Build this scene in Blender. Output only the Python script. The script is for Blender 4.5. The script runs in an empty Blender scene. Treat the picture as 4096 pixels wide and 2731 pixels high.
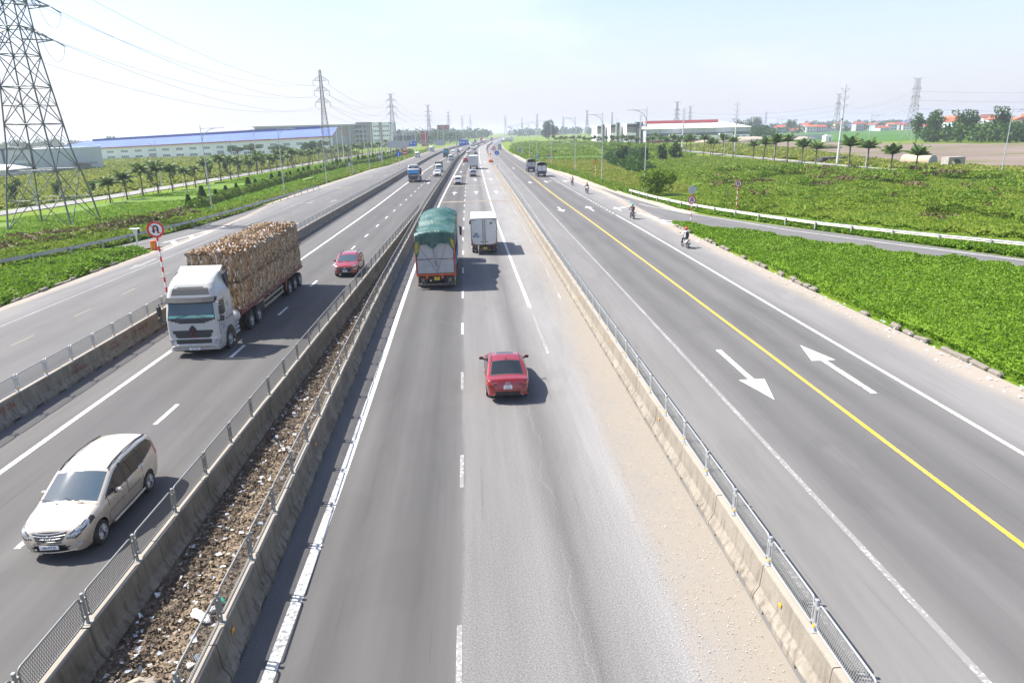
import bpy, bmesh, math, random
import numpy as np
from mathutils import Vector, Matrix, Euler
R = math.radians
PI = math.pi
S = bpy.context.scene
COL = S.collection

# ------------------------------------------------------------------ camera
cam_d = bpy.data.cameras.new('camera')
cam_d.sensor_width = 36.0
cam_d.lens = 24.0
cam_d.clip_start = 0.3
cam_d.clip_end = 20000.0
cam = bpy.data.objects.new('camera', cam_d)
COL.objects.link(cam)
PITCH, YAW, ROLL = R(17.087), R(2.722), R(-1.4)
cam.matrix_world = (Matrix.Translation((0, 0, 10.2)) @ Matrix.Rotation(-YAW, 4, 'Z')
                    @ Matrix.Rotation(PI / 2 - PITCH, 4, 'X') @ Matrix.Rotation(ROLL, 4, 'Z'))
S.camera = cam

# ------------------------------------------------------------------ sky, sun, exposure
SUN_AZ = math.atan2(-0.75, 0.22)      # measured from +Y towards +X
SUN_EL = R(52.0)
W = bpy.data.worlds.new('World')
S.world = W
W.use_nodes = True
wn, wl = W.node_tree.nodes, W.node_tree.links
wn.clear()
wo = wn.new('ShaderNodeOutputWorld')
bg = wn.new('ShaderNodeBackground')
sky = wn.new('ShaderNodeTexSky')
sky.sky_type = 'NISHITA'
sky.sun_disc = False
sky.sun_elevation = SUN_EL
sky.sun_rotation = SUN_AZ
sky.altitude = 10
sky.air_density = 1.0
sky.dust_density = 1.1
sky.ozone_density = 1.0
bg.inputs['Strength'].default_value = 0.108
# a few thin clouds, mixed into the sky by direction
tc = wn.new('ShaderNodeTexCoord')
mp = wn.new('ShaderNodeMapping')
mp.inputs['Scale'].default_value = (1.0, 1.0, 3.2)
nz = wn.new('ShaderNodeTexNoise')
nz.inputs['Scale'].default_value = 3.1
nz.inputs['Detail'].default_value = 7
nz.inputs['Roughness'].default_value = 0.55
rp = wn.new('ShaderNodeValToRGB')
rp.color_ramp.elements[0].position = 0.5
rp.color_ramp.elements[0].color = (0, 0, 0, 1)
rp.color_ramp.elements[1].position = 0.78
rp.color_ramp.elements[1].color = (0.3, 0.3, 0.3, 1)
mx = wn.new('ShaderNodeMixRGB')
mx.inputs[2].default_value = (7.2, 7.6, 8.2, 1)
wl.new(tc.outputs['Generated'], mp.inputs['Vector'])
wl.new(mp.outputs['Vector'], nz.inputs['Vector'])
wl.new(nz.outputs['Fac'], rp.inputs['Fac'])
wl.new(rp.outputs['Color'], mx.inputs['Fac'])
wl.new(sky.outputs['Color'], mx.inputs[1])
tint = wn.new('ShaderNodeMixRGB')
tint.blend_type = 'MULTIPLY'
tint.inputs[0].default_value = 1.0
tint.inputs[2].default_value = (.97, .925, .965, 1)
# pale haze layer low over the horizon, the same all round
sx = wn.new('ShaderNodeSeparateXYZ')
mr = wn.new('ShaderNodeMapRange')
mr.interpolation_type = 'SMOOTHSTEP'
for i_, v_ in ((1, -.02), (2, .26), (3, .8), (4, 0.0)): mr.inputs[i_].default_value = v_
mh = wn.new('ShaderNodeMixRGB')
mh.inputs[2].default_value = (3.1, 3.36, 3.72, 1)
wl.new(tc.outputs['Generated'], sx.inputs[0])
wl.new(sx.outputs[2], mr.inputs[0])
wl.new(mr.outputs[0], mh.inputs['Fac'])
wl.new(mx.outputs['Color'], mh.inputs[1])
wl.new(mh.outputs['Color'], tint.inputs[1])
wl.new(tint.outputs['Color'], bg.inputs['Color'])
wl.new(bg.outputs['Background'], wo.inputs['Surface'])

sun_d = bpy.data.lights.new('sun', 'SUN')
sun_d.energy = 4.5
sun_d.angle = R(0.55)
sun_d.color = (1.0, 0.955, 0.885)
sun = bpy.data.objects.new('sun', sun_d)
COL.objects.link(sun)
sv = Vector((math.sin(SUN_AZ) * math.cos(SUN_EL), math.cos(SUN_AZ) * math.cos(SUN_EL), math.sin(SUN_EL)))
sun.rotation_euler = sv.to_track_quat('Z', 'Y').to_euler()
sun.location = (-60, 40, 90)

S.view_settings.view_transform = 'Standard'
S.view_settings.look = 'None'
S.view_settings.gamma = 1.0
S.view_settings.use_curve_mapping = False
S.view_settings.exposure = 1.22
S.render.engine = 'CYCLES'

# ------------------------------------------------------------------ helpers: objects
rng = random.Random(7)

def tag(o, label=None, cat=None, group=None, kind=None):
    if label: o['label'] = label
    if cat: o['category'] = cat
    if group: o['group'] = group
    if kind: o['kind'] = kind
    return o

def thing(name, label, cat, loc=(0, 0, 0), rotz=0.0, group=None):
    o = bpy.data.objects.new(name, None)
    o.empty_display_size = 0.3
    COL.objects.link(o)
    o.location = loc
    o.rotation_euler = (0, 0, rotz)
    return tag(o, label, cat, group)

KIDS = {}
def link(name, me, parent=None):
    o = bpy.data.objects.new(name, me)
    COL.objects.link(o)
    if parent is not None:
        o.parent = parent
        KIDS.setdefault(parent.name, []).append(o)
    return o

def copy_tree(o, parent=None):
    c = o.copy()
    COL.objects.link(c)
    if parent is not None:
        c.parent = parent
        KIDS.setdefault(parent.name, []).append(c)
    for ch in list(KIDS.get(o.name, [])):
        copy_tree(ch, c)
    return c

def dup(o, loc, rotz=0.0, label=None, group=None, scale=None):
    c = copy_tree(o)
    c.location = loc
    c.rotation_euler = (0, 0, rotz)
    if scale is not None: c.scale = scale if hasattr(scale, '__len__') else (scale,) * 3
    if label: c['label'] = label
    if group: c['group'] = group
    return c

ORD = ['first', 'second', 'third', 'fourth', 'fifth', 'sixth', 'seventh', 'eighth', 'ninth', 'tenth', 'eleventh', 'twelfth',
       'thirteenth', 'fourteenth', 'fifteenth', 'sixteenth', 'seventeenth', 'eighteenth', 'nineteenth', 'twentieth']
TENS = {2: 'twenty', 3: 'thirty', 4: 'forty', 5: 'fifty', 6: 'sixty'}
def ordw(i):
    if i < 20: return ORD[i]
    t, u = divmod(i + 1, 10)
    return (TENS[t][:-1] + 'ieth') if u == 0 else TENS[t] + '-' + ORD[u - 1]

# ------------------------------------------------------------------ helpers: meshes
class MB:
    def __init__(self):
        self.v, self.f, self.m, self.uv = [], [], [], None
    def add(self, vs, fs, mi=0):
        b = len(self.v)
        self.v.extend([tuple(p) for p in vs])
        self.f.extend([tuple(i + b for i in f) for f in fs])
        self.m.extend([mi] * len(fs))
        return self
    def box(self, c, s, mi=0, bev=0.0, rz=0.0, rx=0.0, ry=0.0):
        hx, hy, hz = s[0] / 2, s[1] / 2, s[2] / 2
        if bev <= 0:
            vs = [(x * hx, y * hy, z * hz) for x in (-1, 1) for y in (-1, 1) for z in (-1, 1)]
            fs = [(0, 1, 3, 2), (4, 6, 7, 5), (0, 4, 5, 1), (2, 3, 7, 6), (0, 2, 6, 4), (1, 5, 7, 3)]
        else:
            b = min(bev, hx * .9, hy * .9, hz * .9)
            vs, ix = [], {}
            for x in (-1, 1):
                for y in (-1, 1):
                    for z in (-1, 1):
                        for a in range(3):
                            p = [x * (hx - b), y * (hy - b), z * (hz - b)]
                            p[a] += (x, y, z)[a] * b
                            ix[(x, y, z, a)] = len(vs); vs.append(tuple(p))
            fs = []
            for a in range(3):
                o1, o2 = [(1, 2), (2, 0), (0, 1)][a]
                for sgn in (-1, 1):
                    q = []
                    for u, w in ((-1, -1), (1, -1), (1, 1), (-1, 1)):
                        k = [0, 0, 0]; k[a] = sgn; k[o1] = u; k[o2] = w
                        q.append(ix[(k[0], k[1], k[2], a)])
                    fs.append(tuple(q if sgn > 0 else q[::-1]))
            for a in range(3):
                o1, o2 = [(1, 2), (2, 0), (0, 1)][a]
                for u in (-1, 1):
                    for w in (-1, 1):
                        k0 = [0, 0, 0]; k0[a] = -1; k0[o1] = u; k0[o2] = w
                        k1 = list(k0); k1[a] = 1
                        q = [ix[(*k0, o1)], ix[(*k1, o1)], ix[(*k1, o2)], ix[(*k0, o2)]]
                        fs.append(tuple(q if u * w > 0 else q[::-1]))
            for x in (-1, 1):
                for y in (-1, 1):
                    for z in (-1, 1):
                        q = [ix[(x, y, z, a)] for a in range(3)]
                        fs.append(tuple(q if x * y * z > 0 else q[::-1]))
        if rx or ry or rz:
            M = Euler((rx, ry, rz)).to_matrix()
            vs = [M @ Vector(p) for p in vs]
        return self.add([(p[0] + c[0], p[1] + c[1], p[2] + c[2]) for p in vs], fs, mi)
    def b2(self, a, b, mi=0, bev=0.0):           # box from two corners
        return self.box([(a[i] + b[i]) / 2 for i in range(3)], [abs(b[i] - a[i]) for i in range(3)], mi, bev)
    def cyl(self, p0, p1, r0, r1=None, n=8, mi=0, caps=True):
        r1 = r0 if r1 is None else r1
        p0, p1 = Vector(p0), Vector(p1)
        d = (p1 - p0)
        if d.length < 1e-6: return self
        d.normalize()
        u = d.orthogonal().normalized(); w = d.cross(u)
        vs = []
        for p, r in ((p0, r0), (p1, r1)):
            for i in range(n):
                a = 2 * PI * i / n + PI / n
                vs.append(p + u * (math.cos(a) * r) + w * (math.sin(a) * r))
        fs = [(i, (i + 1) % n, n + (i + 1) % n, n + i) for i in range(n)]
        if caps:
            fs.append(tuple(range(n))[::-1]); fs.append(tuple(range(n, 2 * n)))
        return self.add(vs, fs, mi)
    def tube(self, path, r, n=6, mi=0, closed=False):
        P = [Vector(p) for p in path]
        m = len(P)
        vs = []
        prev = None
        for i, p in enumerate(P):
            if closed: d = P[(i + 1) % m] - P[i - 1]
            else: d = P[min(i + 1, m - 1)] - P[max(i - 1, 0)]
            d.normalize()
            u = d.orthogonal().normalized() if prev is None else (prev - d * prev.dot(d)).normalized()
            prev = u
            w = d.cross(u)
            rr = r[i] if hasattr(r, '__len__') else r
            for k in range(n):
                a = 2 * PI * k / n
                vs.append(p + u * (math.cos(a) * rr) + w * (math.sin(a) * rr))
        fs = []
        for i in range(m if closed else m - 1):
            j = (i + 1) % m
            for k in range(n):
                fs.append((i * n + k, i * n + (k + 1) % n, j * n + (k + 1) % n, j * n + k))
        if not closed:
            fs.append(tuple(range(n))[::-1]); fs.append(tuple(range((m - 1) * n, m * n)))
        return self.add(vs, fs, mi)
    def lathe(self, prof, c=(0, 0, 0), axis='Z', n=16, mi=0, mis=None):
        vs, fs = [], []
        for (r, h) in prof:
            for k in range(n):
                a = 2 * PI * k / n
                x, y = r * math.cos(a), r * math.sin(a)
                p = {'Z': (x, y, h), 'X': (h, x, y), 'Y': (y, h, x)}[axis]
                vs.append((p[0] + c[0], p[1] + c[1], p[2] + c[2]))
        b = len(self.v)
        self.v.extend(vs)
        for i in range(len(prof) - 1):
            for k in range(n):
                self.f.append((b + i * n + k, b + i * n + (k + 1) % n, b + (i + 1) * n + (k + 1) % n, b + (i + 1) * n + k))
                self.m.append(mis[i] if mis else mi)
        return self
    def prism(self, poly, plane, a, b, mi=0):
        # poly: 2-D outline; plane 'XZ','YZ','XY'; extruded along the third axis a..b
        n = len(poly)
        def P(p, h):
            return {'XZ': (p[0], h, p[1]), 'YZ': (h, p[0], p[1]), 'XY': (p[0], p[1], h)}[plane]
        vs = [P(p, a) for p in poly] + [P(p, b) for p in poly]
        fs = [tuple(range(n)), tuple(range(n, 2 * n))[::-1]]
        fs += [(i, n + i, n + (i + 1) % n, (i + 1) % n) for i in range(n)]
        return self.add(vs, fs, mi)
    def quad(self, a, b, c, d, mi=0):
        return self.add([a, b, c, d], [(0, 1, 2, 3)], mi)
    def mesh(self, name, mats, smooth=False, fix=True):
        me = bpy.data.meshes.new(name)
        me.from_pydata(self.v, [], self.f)
        for m in (mats if isinstance(mats, (list, tuple)) else [mats]):
            me.materials.append(m)
        if len(set(self.m)) > 1 or (self.m and self.m[0] != 0):
            me.polygons.foreach_set('material_index', self.m)
        if smooth: me.polygons.foreach_set('use_smooth', [True] * len(me.polygons))
        if fix and len(self.f) < 60000:
            bm = bmesh.new(); bm.from_mesh(me)
            bmesh.ops.recalc_face_normals(bm, faces=bm.faces)
            bm.to_mesh(me); bm.free()
        me.update()
        return me
    def build(self, name, mats, parent=None, smooth=False, fix=True):
        return link(name, self.mesh(name, mats, smooth, fix), parent)

def interp(pts, y):
    ys = [p[0] for p in pts]; xs = [p[1] for p in pts]
    return np.interp(y, ys, xs)

def smooth_line(pts, ys):
    """piecewise cubic (Catmull-Rom) x(y) through (y, x) points"""
    P = sorted(pts)
    py = np.array([p[0] for p in P], float); px = np.array([p[1] for p in P], float)
    m = np.gradient(px, py)
    ys = np.asarray(ys, float)
    k = np.clip(np.searchsorted(py, ys) - 1, 0, len(P) - 2)
    h = py[k + 1] - py[k]
    t = np.clip((ys - py[k]) / h, -0.5, 1.5)
    out = ((2 * t**3 - 3 * t**2 + 1) * px[k] + (t**3 - 2 * t**2 + t) * h * m[k]
           + (-2 * t**3 + 3 * t**2) * px[k + 1] + (t**3 - t**2) * h * m[k + 1])
    lin = np.interp(ys, py, px)
    return 0.6 * out + 0.4 * lin

# ------------------------------------------------------------------ helpers: materials
class NT:
    def __init__(self, name):
        self.mat = bpy.data.materials.new(name)
        self.mat.use_nodes = True
        self.n, self.l = self.mat.node_tree.nodes, self.mat.node_tree.links
        self.b = self.n['Principled BSDF']
        self._tc = None
    def tc(self, out='Object'):
        if self._tc is None: self._tc = self.n.new('ShaderNodeTexCoord')
        return self._tc.outputs[out]
    def set(self, sock, v):
        i = self.b.inputs[sock] if isinstance(sock, str) else sock
        if isinstance(v, bpy.types.NodeSocket): self.l.new(v, i)
        elif hasattr(v, '__len__') and len(v) == 3 and i.type == 'RGBA': i.default_value = (*v, 1)
        else: i.default_value = v
    def noise(self, scale, vec=None, detail=3, rough=.55, dist=0.0, out='Fac', dims='3D'):
        t = self.n.new('ShaderNodeTexNoise')
        t.noise_dimensions = dims
        t.inputs['Scale'].default_value = scale
        t.inputs['Detail'].default_value = detail
        t.inputs['Roughness'].default_value = rough
        t.inputs['Distortion'].default_value = dist
        self.l.new(vec if vec is not None else self.tc(), t.inputs['Vector'])
        return t.outputs[out]
    def vor(self, scale, vec=None, feature='F1', out='Distance', rnd=1.0):
        t = self.n.new('ShaderNodeTexVoronoi')
        t.feature = feature
        t.inputs['Scale'].default_value = scale
        t.inputs['Randomness'].default_value = rnd
        self.l.new(vec if vec is not None else self.tc(), t.inputs['Vector'])
        return t.outputs[out]
    def mapv(self, scale=(1, 1, 1), loc=(0, 0, 0), rot=(0, 0, 0), vec=None):
        t = self.n.new('ShaderNodeMapping')
        t.inputs['Scale'].default_value = scale
        t.inputs['Location'].default_value = loc
        t.inputs['Rotation'].default_value = rot
        self.l.new(vec if vec is not None else self.tc(), t.inputs['Vector'])
        return t.outputs['Vector']
    def sep(self, vec):
        t = self.n.new('ShaderNodeSeparateXYZ'); self.l.new(vec, t.inputs[0]); return t.outputs
    def comb(self, x, y, z=0.0):
        t = self.n.new('ShaderNodeCombineXYZ')
        for i, v in enumerate((x, y, z)): self.set(t.inputs[i], v)
        return t.outputs[0]
    def math(self, op, a, b=0.0, c=None, clamp=False):
        t = self.n.new('ShaderNodeMath'); t.operation = op; t.use_clamp = clamp
        self.set(t.inputs[0], a); self.set(t.inputs[1], b)
        if c is not None: self.set(t.inputs[2], c)
        return t.outputs[0]
    def maprange(self, v, a, b, c=0.0, d=1.0, smooth=False):
        t = self.n.new('ShaderNodeMapRange'); t.clamp = True
        if smooth: t.interpolation_type = 'SMOOTHSTEP'
        self.set(t.inputs[0], v)
        for i, x in enumerate((a, b, c, d)): t.inputs[i + 1].default_value = x
        return t.outputs[0]
    def ramp(self, v, stops, interp='LINEAR'):
        t = self.n.new('ShaderNodeValToRGB'); cr = t.color_ramp; cr.interpolation = interp
        while len(cr.elements) < len(stops): cr.elements.new(0.5)
        for e, (p, c) in zip(cr.elements, stops):
            e.position = p
            e.color = (*c, 1) if hasattr(c, '__len__') else (c, c, c, 1)
        self.l.new(v, t.inputs['Fac'])
        return t.outputs['Color']
    def mix(self, f, a, b, mode='MIX'):
        t = self.n.new('ShaderNodeMixRGB'); t.blend_type = mode
        self.set(t.inputs[0], f); self.set(t.inputs[1], a); self.set(t.inputs[2], b)
        return t.outputs[0]
    def bump(self, h, strength=.3, dist=.02):
        t = self.n.new('ShaderNodeBump')
        t.inputs['Strength'].default_value = strength
        t.inputs['Distance'].default_value = dist
        self.l.new(h, t.inputs['Height']); self.l.new(t.outputs[0], self.b.inputs['Normal'])

MATS = {}
def mat(name, color=(.5, .5, .5), rough=.6, metal=0.0, spec=.5, coat=0.0, var=.0, vscale=3.0, dirt=0.0, dirtcol=(.16, .13, .1), bump=0.0):
    """plain surface with optional large tone variation and dust"""
    if name in MATS: return MATS[name]
    t = NT(name)
    c = color
    if var > 0:
        c = t.mix(t.maprange(t.noise(vscale, detail=5), .3, .7), [x * (1 - var) for x in color], [min(1, x * (1 + var)) for x in color])
    if dirt > 0:
        d = t.math('MULTIPLY', t.maprange(t.noise(vscale * .7, detail=6, rough=.65), .42, .75), dirt)
        c = t.mix(d, c, dirtcol)
    t.set('Base Color', c)
    t.set('Roughness', rough); t.set('Metallic', metal); t.set('Specular IOR Level', spec)
    if coat: t.set('Coat Weight', coat); t.set('Coat Roughness', .04)
    if bump: t.bump(t.noise(vscale * 12, detail=4), bump, .01)
    MATS[name] = t.mat
    return t.mat

def paint(name, color, dust=.12, metal=0.0, rough=.35):
    """vehicle paint: clear coat, slight flake, road dust gathering low on the body"""
    if name in MATS: return MATS[name]
    t = NT(name)
    xyz = t.sep(t.tc())
    low = t.maprange(xyz[2], .95, .25)
    n = t.noise(2.6, detail=6, rough=.6)
    d = t.math('MULTIPLY', t.math('MULTIPLY_ADD', low, .9, .12), t.math('MULTIPLY', t.maprange(n, .3, .7), dust * 3.2), clamp=True)
    t.set('Base Color', t.mix(d, color, (.27, .22, .17)))
    t.set('Metallic', metal)
    t.set('Roughness', t.math('MULTIPLY_ADD', d, .4, rough))
    t.set('Coat Weight', .85); t.set('Coat Roughness', t.math('MULTIPLY_ADD', d, .5, .05))
    MATS[name] = t.mat
    return t.mat

def leafmat(name, cols, rough=.55, scale=.35, trans=.25):
    """foliage: colour varies per leaf clump and by position"""
    if name in MATS: return MATS[name]
    t = NT(name)
    oi = t.n.new('ShaderNodeObjectInfo')
    gi = t.n.new('ShaderNodeNewGeometry')
    v = t.math('MULTIPLY_ADD', gi.outputs['Random Per Island'], .55, t.math('MULTIPLY', t.noise(scale, t.tc('Object'), detail=3), .6))
    v = t.math('MULTIPLY_ADD', oi.outputs['Random'], .12, t.math('SUBTRACT', v, .1))
    k = len(cols)
    t.set('Base Color', t.ramp(v, [(0.1 + .8 * i / max(1, k - 1), c) for i, c in enumerate(cols)]))
    t.set('Roughness', rough); t.set('Specular IOR Level', .25)
    # thin leaves let some light through
    tr = t.n.new('ShaderNodeBsdfTranslucent')
    ms = t.n.new('ShaderNodeMixShader'); ms.inputs[0].default_value = trans
    bc = t.b.inputs['Base Color'].links[0].from_socket
    t.l.new(bc, tr.inputs['Color'])
    out = t.n['Material Output']
    t.l.new(t.b.outputs[0], ms.inputs[1]); t.l.new(tr.outputs[0], ms.inputs[2]); t.l.new(ms.outputs[0], out.inputs['Surface'])
    MATS[name] = t.mat
    return t.mat

def text_mesh(txt, size, mat_, name, parent, loc, rot, align='CENTER', extrude=.002, bold=0.0, sx=1.0):
    cu = bpy.data.curves.new(name, 'FONT')
    cu.body = txt; cu.size = size; cu.align_x = align; cu.align_y = 'CENTER'; cu.extrude = extrude; cu.offset = bold
    cu.resolution_u = 2
    tmp = bpy.data.objects.new(name + '_curve', cu)
    COL.objects.link(tmp)
    dg = bpy.context.evaluated_depsgraph_get()
    me = bpy.data.meshes.new_from_object(tmp.evaluated_get(dg))
    bpy.data.objects.remove(tmp); bpy.data.curves.remove(cu)
    me.materials.clear(); me.materials.append(mat_)
    o = link(name, me, parent)
    o.location = loc; o.rotation_euler = rot; o.scale = (sx, 1, 1)
    return o

# shared plain materials
galv = mat('galvanised steel', (.48, .50, .51), .42, .55, var=.12, vscale=1.5, dirt=.25)
galv_dull = mat('dull galvanised steel', (.40, .415, .42), .55, .35, var=.15, vscale=.6, dirt=.15)
white_p = mat('white gloss paint', (.80, .80, .79), .45, var=.05, dirt=.12)
red_p = mat('red sign paint', (.60, .03, .025), .45, var=.06)
blue_p = mat('blue sign paint', (.02, .13, .55), .4, var=.05)
black_p = mat('black paint', (.02, .02, .022), .5)
yellow_p = mat('yellow plate paint', (.75, .50, .03), .5, dirt=.1)
rubber = mat('tyre rubber', (.028, .028, .028), .85, var=.3, vscale=6, dirt=.35, dirtcol=(.11, .1, .085))
plastic = mat('black plastic', (.03, .031, .033), .5, var=.2, dirt=.15)
glass = None
def glassm(name='dark vehicle glass', col=(.012, .016, .02), rough=.04):
    if name in MATS: return MATS[name]
    t = NT(name)
    t.set('Base Color', col); t.set('Roughness', rough); t.set('IOR', 1.52); t.set('Specular IOR Level', .6)
    MATS[name] = t.mat
    return t.mat
glass = glassm()
chrome = mat('chrome trim', (.62, .63, .64), .16, 1.0)
alloy = mat('alloy wheel', (.42, .43, .44), .32, .8, dirt=.2)
lampglass = mat('headlamp lens', (.40, .42, .44), .15, 0.3, .7, coat=.6, var=.45, vscale=14)
tail_red = mat('tail lamp lens', (.38, .012, .012), .18, 0, .6, coat=.5)
amber = mat('amber reflector', (.72, .32, .02), .3)
plate_white = mat('white number plate', (.76, .77, .78), .5, dirt=.12)
plate_txt = mat('plate lettering', (.03, .03, .035), .6)
# =================================================================== longitudinal lines of the corridor (y, x)
FAR_M = [(270, -6.8), (355, -5.3), (440, -3.9), (545, -.6), (622, 3.9), (750, 10.5), (845, 18.1), (972, 27.5), (1194, 43.5), (1500, 68)]
FAR_R = [(249, 6.0), (330, 5.9), (416, 7.0), (514, 9.6), (620, 14.6), (702, 18.6), (900, 31), (1082, 44.5), (1213, 55), (1500, 79)]
def shift(pts, d, y0=0): return [(y, x + d) for y, x in pts if y >= y0]
LN = {}
LN['edgeL'] = [(-14, -31.4), (70, -31.3), (96, -31.6), (106, -33.0), (130, -33.4), (157, -33.1), (185, -32.3), (220, -31.6), (240, -29.6), (288, -28.7), (340, -28.2), (477, -25.6), (603, -18.5), (755, -6.6), (1000, 13), (1300, 38), (1500, 58)]
LN['whiteSL'] = [(-14, -27.7), (40, -28.0), (90, -28.2), (133, -28.3), (170, -27.4), (230, -26.9), (300, -26), (420, -24.2), (560, -18.4), (755, -4.6), (1000, 15.5), (1300, 40), (1500, 60)]
LN['yellowL'] = [(-14, -24.9), (50, -24.8), (100, -25.05), (190, -25), (300, -24), (450, -21.3), (600, -12), (755, -1), (1000, 18), (1500, 62)]
LN['sepL'] = [(-14, -18.2), (30, -18.25), (70, -18.55), (145, -18.35), (190, -18.5), (244, -19.0), (318, -18.7), (378, -17.8), (495, -13.9), (609, -5.6), (755, 4.5), (991, 21), (1310, 47.5), (1500, 63)]
LN['whiteL'] = [(-14, -15.8), (25, -15.75), (102, -14.8), (150, -14.7), (283, -12.9)] + shift(FAR_M, -6.0, 350)
LN['dashL'] = [(-14, -12.6), (24, -12.35), (41, -12.05), (82, -11.6), (123, -11.1), (200, -10.8)] + shift(FAR_M, -3.3, 350)
LN['medL'] = [(-14, -8.15), (24, -8.05), (50, -7.75), (80, -7.38), (92, -7.25), (150, -7.22)] + shift(FAR_M, -.3)
LN['medR'] = [(-14, -5.4), (13, -5.45), (40, -6.15), (66, -6.5), (92, -6.82), (150, -6.85)] + FAR_M
LN['whiteM'] = [(-14, -4.4), (20, -4.5), (50, -5.0), (107, -5.45), (172, -5.2), (302, -4.2), (388, -2.9), (470, -.6), (545, 2.0)] + shift(FAR_M, 2.2, 600)
LN['dashM'] = [(-14, -.55), (18, -.74), (36, -.98), (54, -1.2), (70, -1.41), (127, -1.8), (184, -1.85), (313, -.4), (430, 2.1), (545, 5.3)] + shift(FAR_M, 5.4, 600)
LN['whiteR'] = [(-14, 3.7), (30, 3.2), (57, 2.75), (81, 2.45), (149, 2.1), (234, 2.1), (344, 2.6), (460, 3.8), (540, 6.4)] + shift(FAR_R, -3.0, 600)
LN['sandR'] = [(-14, 4.45), (22, 4.4), (40, 5.1), (82, 5.2), (148, 5.0), (249, 5.3)] + shift(FAR_R, -.6, 300)
LN['sepR'] = [(-14, 5.85), (60, 5.85), (150, 5.75), (200, 5.7), (249, 5.8)] + FAR_R[1:]
LN['kerbR'] = [(-14, 7.15), (40, 7.2), (147, 7.8), (214, 7.6), (298, 7.5), (420, 9.2)] + shift(FAR_R, 1.6, 500)
LN['whiteSR1'] = [(-14, 9.3), (10, 9.35), (43, 9.5), (128, 9.65), (201, 9.8), (291, 10.3), (378, 10.7), (452, 11.2)] + shift(FAR_R, 3.2, 514)
LN['yellowR'] = [(-14, 13.25), (30, 13.4), (77, 13.3), (115, 13.05), (175, 13.2), (300, 13.6), (416, 14.2)] + shift(FAR_R, 6.4, 514)
LN['whiteSR2'] = [(-14, 17.0), (33, 17.2), (70, 17.4), (106, 17.2), (166, 17.2), (300, 16.9), (416, 17.2)] + shift(FAR_R, 9.2, 514)
LN['edgeR'] = [(-14, 21.5), (80, 21.5), (112, 22.6), (135, 22.6), (161, 22.2), (196, 19.9), (252, 18.1), (315, 18.0), (405, 18.9), (564, 23.0), (698, 28), (900, 43), (1082, 56), (1213, 67), (1500, 90)]
def lx(name, y): return smooth_line(LN[name], y)
YS = np.concatenate([np.arange(-14, 120, 2.0), np.arange(120, 300, 5.0), np.arange(300, 700, 12.0), np.arange(700, 1401, 35.0)])

def sheet(name, mats, ys, lines, urefs, z, sub=3):
    """strip between consecutive lines; UV carries (lateral reference, metres along)"""
    cols, us = [], []
    for i in range(len(lines) - 1):
        for k in range(sub):
            f = k / sub
            cols.append(lines[i] * (1 - f) + lines[i + 1] * f); us.append(urefs[i] * (1 - f) + urefs[i + 1] * f)
    cols.append(lines[-1]); us.append(urefs[-1])
    X = np.array(cols).T
    ny, nx = X.shape
    co = np.zeros((ny, nx, 3)); co[..., 0] = X; co[..., 1] = ys[:, None]; co[..., 2] = z
    idx = np.arange(ny * nx).reshape(ny, nx)
    F = np.stack([idx[:-1, :-1], idx[:-1, 1:], idx[1:, 1:], idx[1:, :-1]], -1).reshape(-1, 4)
    me = bpy.data.meshes.new(name)
    me.from_pydata(co.reshape(-1, 3).tolist(), [], F.tolist())
    uv = me.uv_layers.new(name='lane')
    U = np.zeros((ny, nx, 2)); U[..., 0] = np.array(us)[None, :]; U[..., 1] = ys[:, None]
    uv.data.foreach_set('uv', U.reshape(-1, 2)[F.reshape(-1)].astype(np.float32).ravel())
    me.materials.append(mats)
    o = link(name, me)
    return tag(o, kind='structure')

def asphalt(name, u0, u1, stops, grain=.16, grainscale=55, coarse=None, extra=None):
    """worn asphalt: lateral tone profile (wheel tracks, polished lanes), patches, aggregate grain"""
    t = NT(name)
    uv = t.tc('UV')
    s = t.sep(uv)
    big = t.noise(.9, t.comb(s[0], t.math('MULTIPLY', s[1], .12)), detail=4)
    wob = t.math('MULTIPLY_ADD', t.math('SUBTRACT', big, .5), .55, s[0])
    un = t.maprange(wob, u0, u1)
    w = u1 - u0
    c = t.ramp(un, [((p - u0) / w, col) for p, col in stops])
    patch = t.noise(.35, t.comb(t.math('MULTIPLY', s[0], 1.6), t.math('MULTIPLY', s[1], .22)), detail=5, rough=.6)
    c = t.mix(1.0, c, t.ramp(patch, [(.25, .86), (.75, 1.13)]), 'MULTIPLY')
    streak = t.noise(2.4, t.comb(t.math('MULTIPLY', s[0], 2.2), t.math('MULTIPLY', s[1], .03)), detail=4)
    c = t.mix(1.0, c, t.ramp(streak, [(.3, .955), (.7, 1.04)]), 'MULTIPLY')
    rep = t.noise(.5, t.comb(t.math('MULTIPLY', s[0], .9), t.math('MULTIPLY', s[1], .3), 5), detail=2, dist=.6)
    c = t.mix(1.0, c, t.ramp(rep, [(.565, 1), (.59, .95), (.70, .95), (.72, 1.02)]), 'MULTIPLY')
    skid = t.noise(11, t.comb(s[0], t.math('MULTIPLY', s[1], .012), 3), detail=2)
    c = t.mix(1.0, c, t.ramp(skid, [(.66, 1), (.70, .84)]), 'MULTIPLY')
    g = t.noise(grainscale, t.tc('Object'), detail=2, rough=.7)
    c = t.mix(1.0, c, t.ramp(g, [(.3, 1 - grain), (.7, 1 + grain)]), 'MULTIPLY')
    fleck = t.vor(5.5, t.tc('Object'))
    c = t.mix(t.maprange(fleck, .035, .02, 0, .5), c, (.03, .03, .03))
    if extra: c = extra(t, s, c)
    t.set('Base Color', c)
    t.set('Roughness', .82); t.set('Specular IOR Level', .28)
    t.bump(g, .25, .01)
    return t.mat

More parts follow.
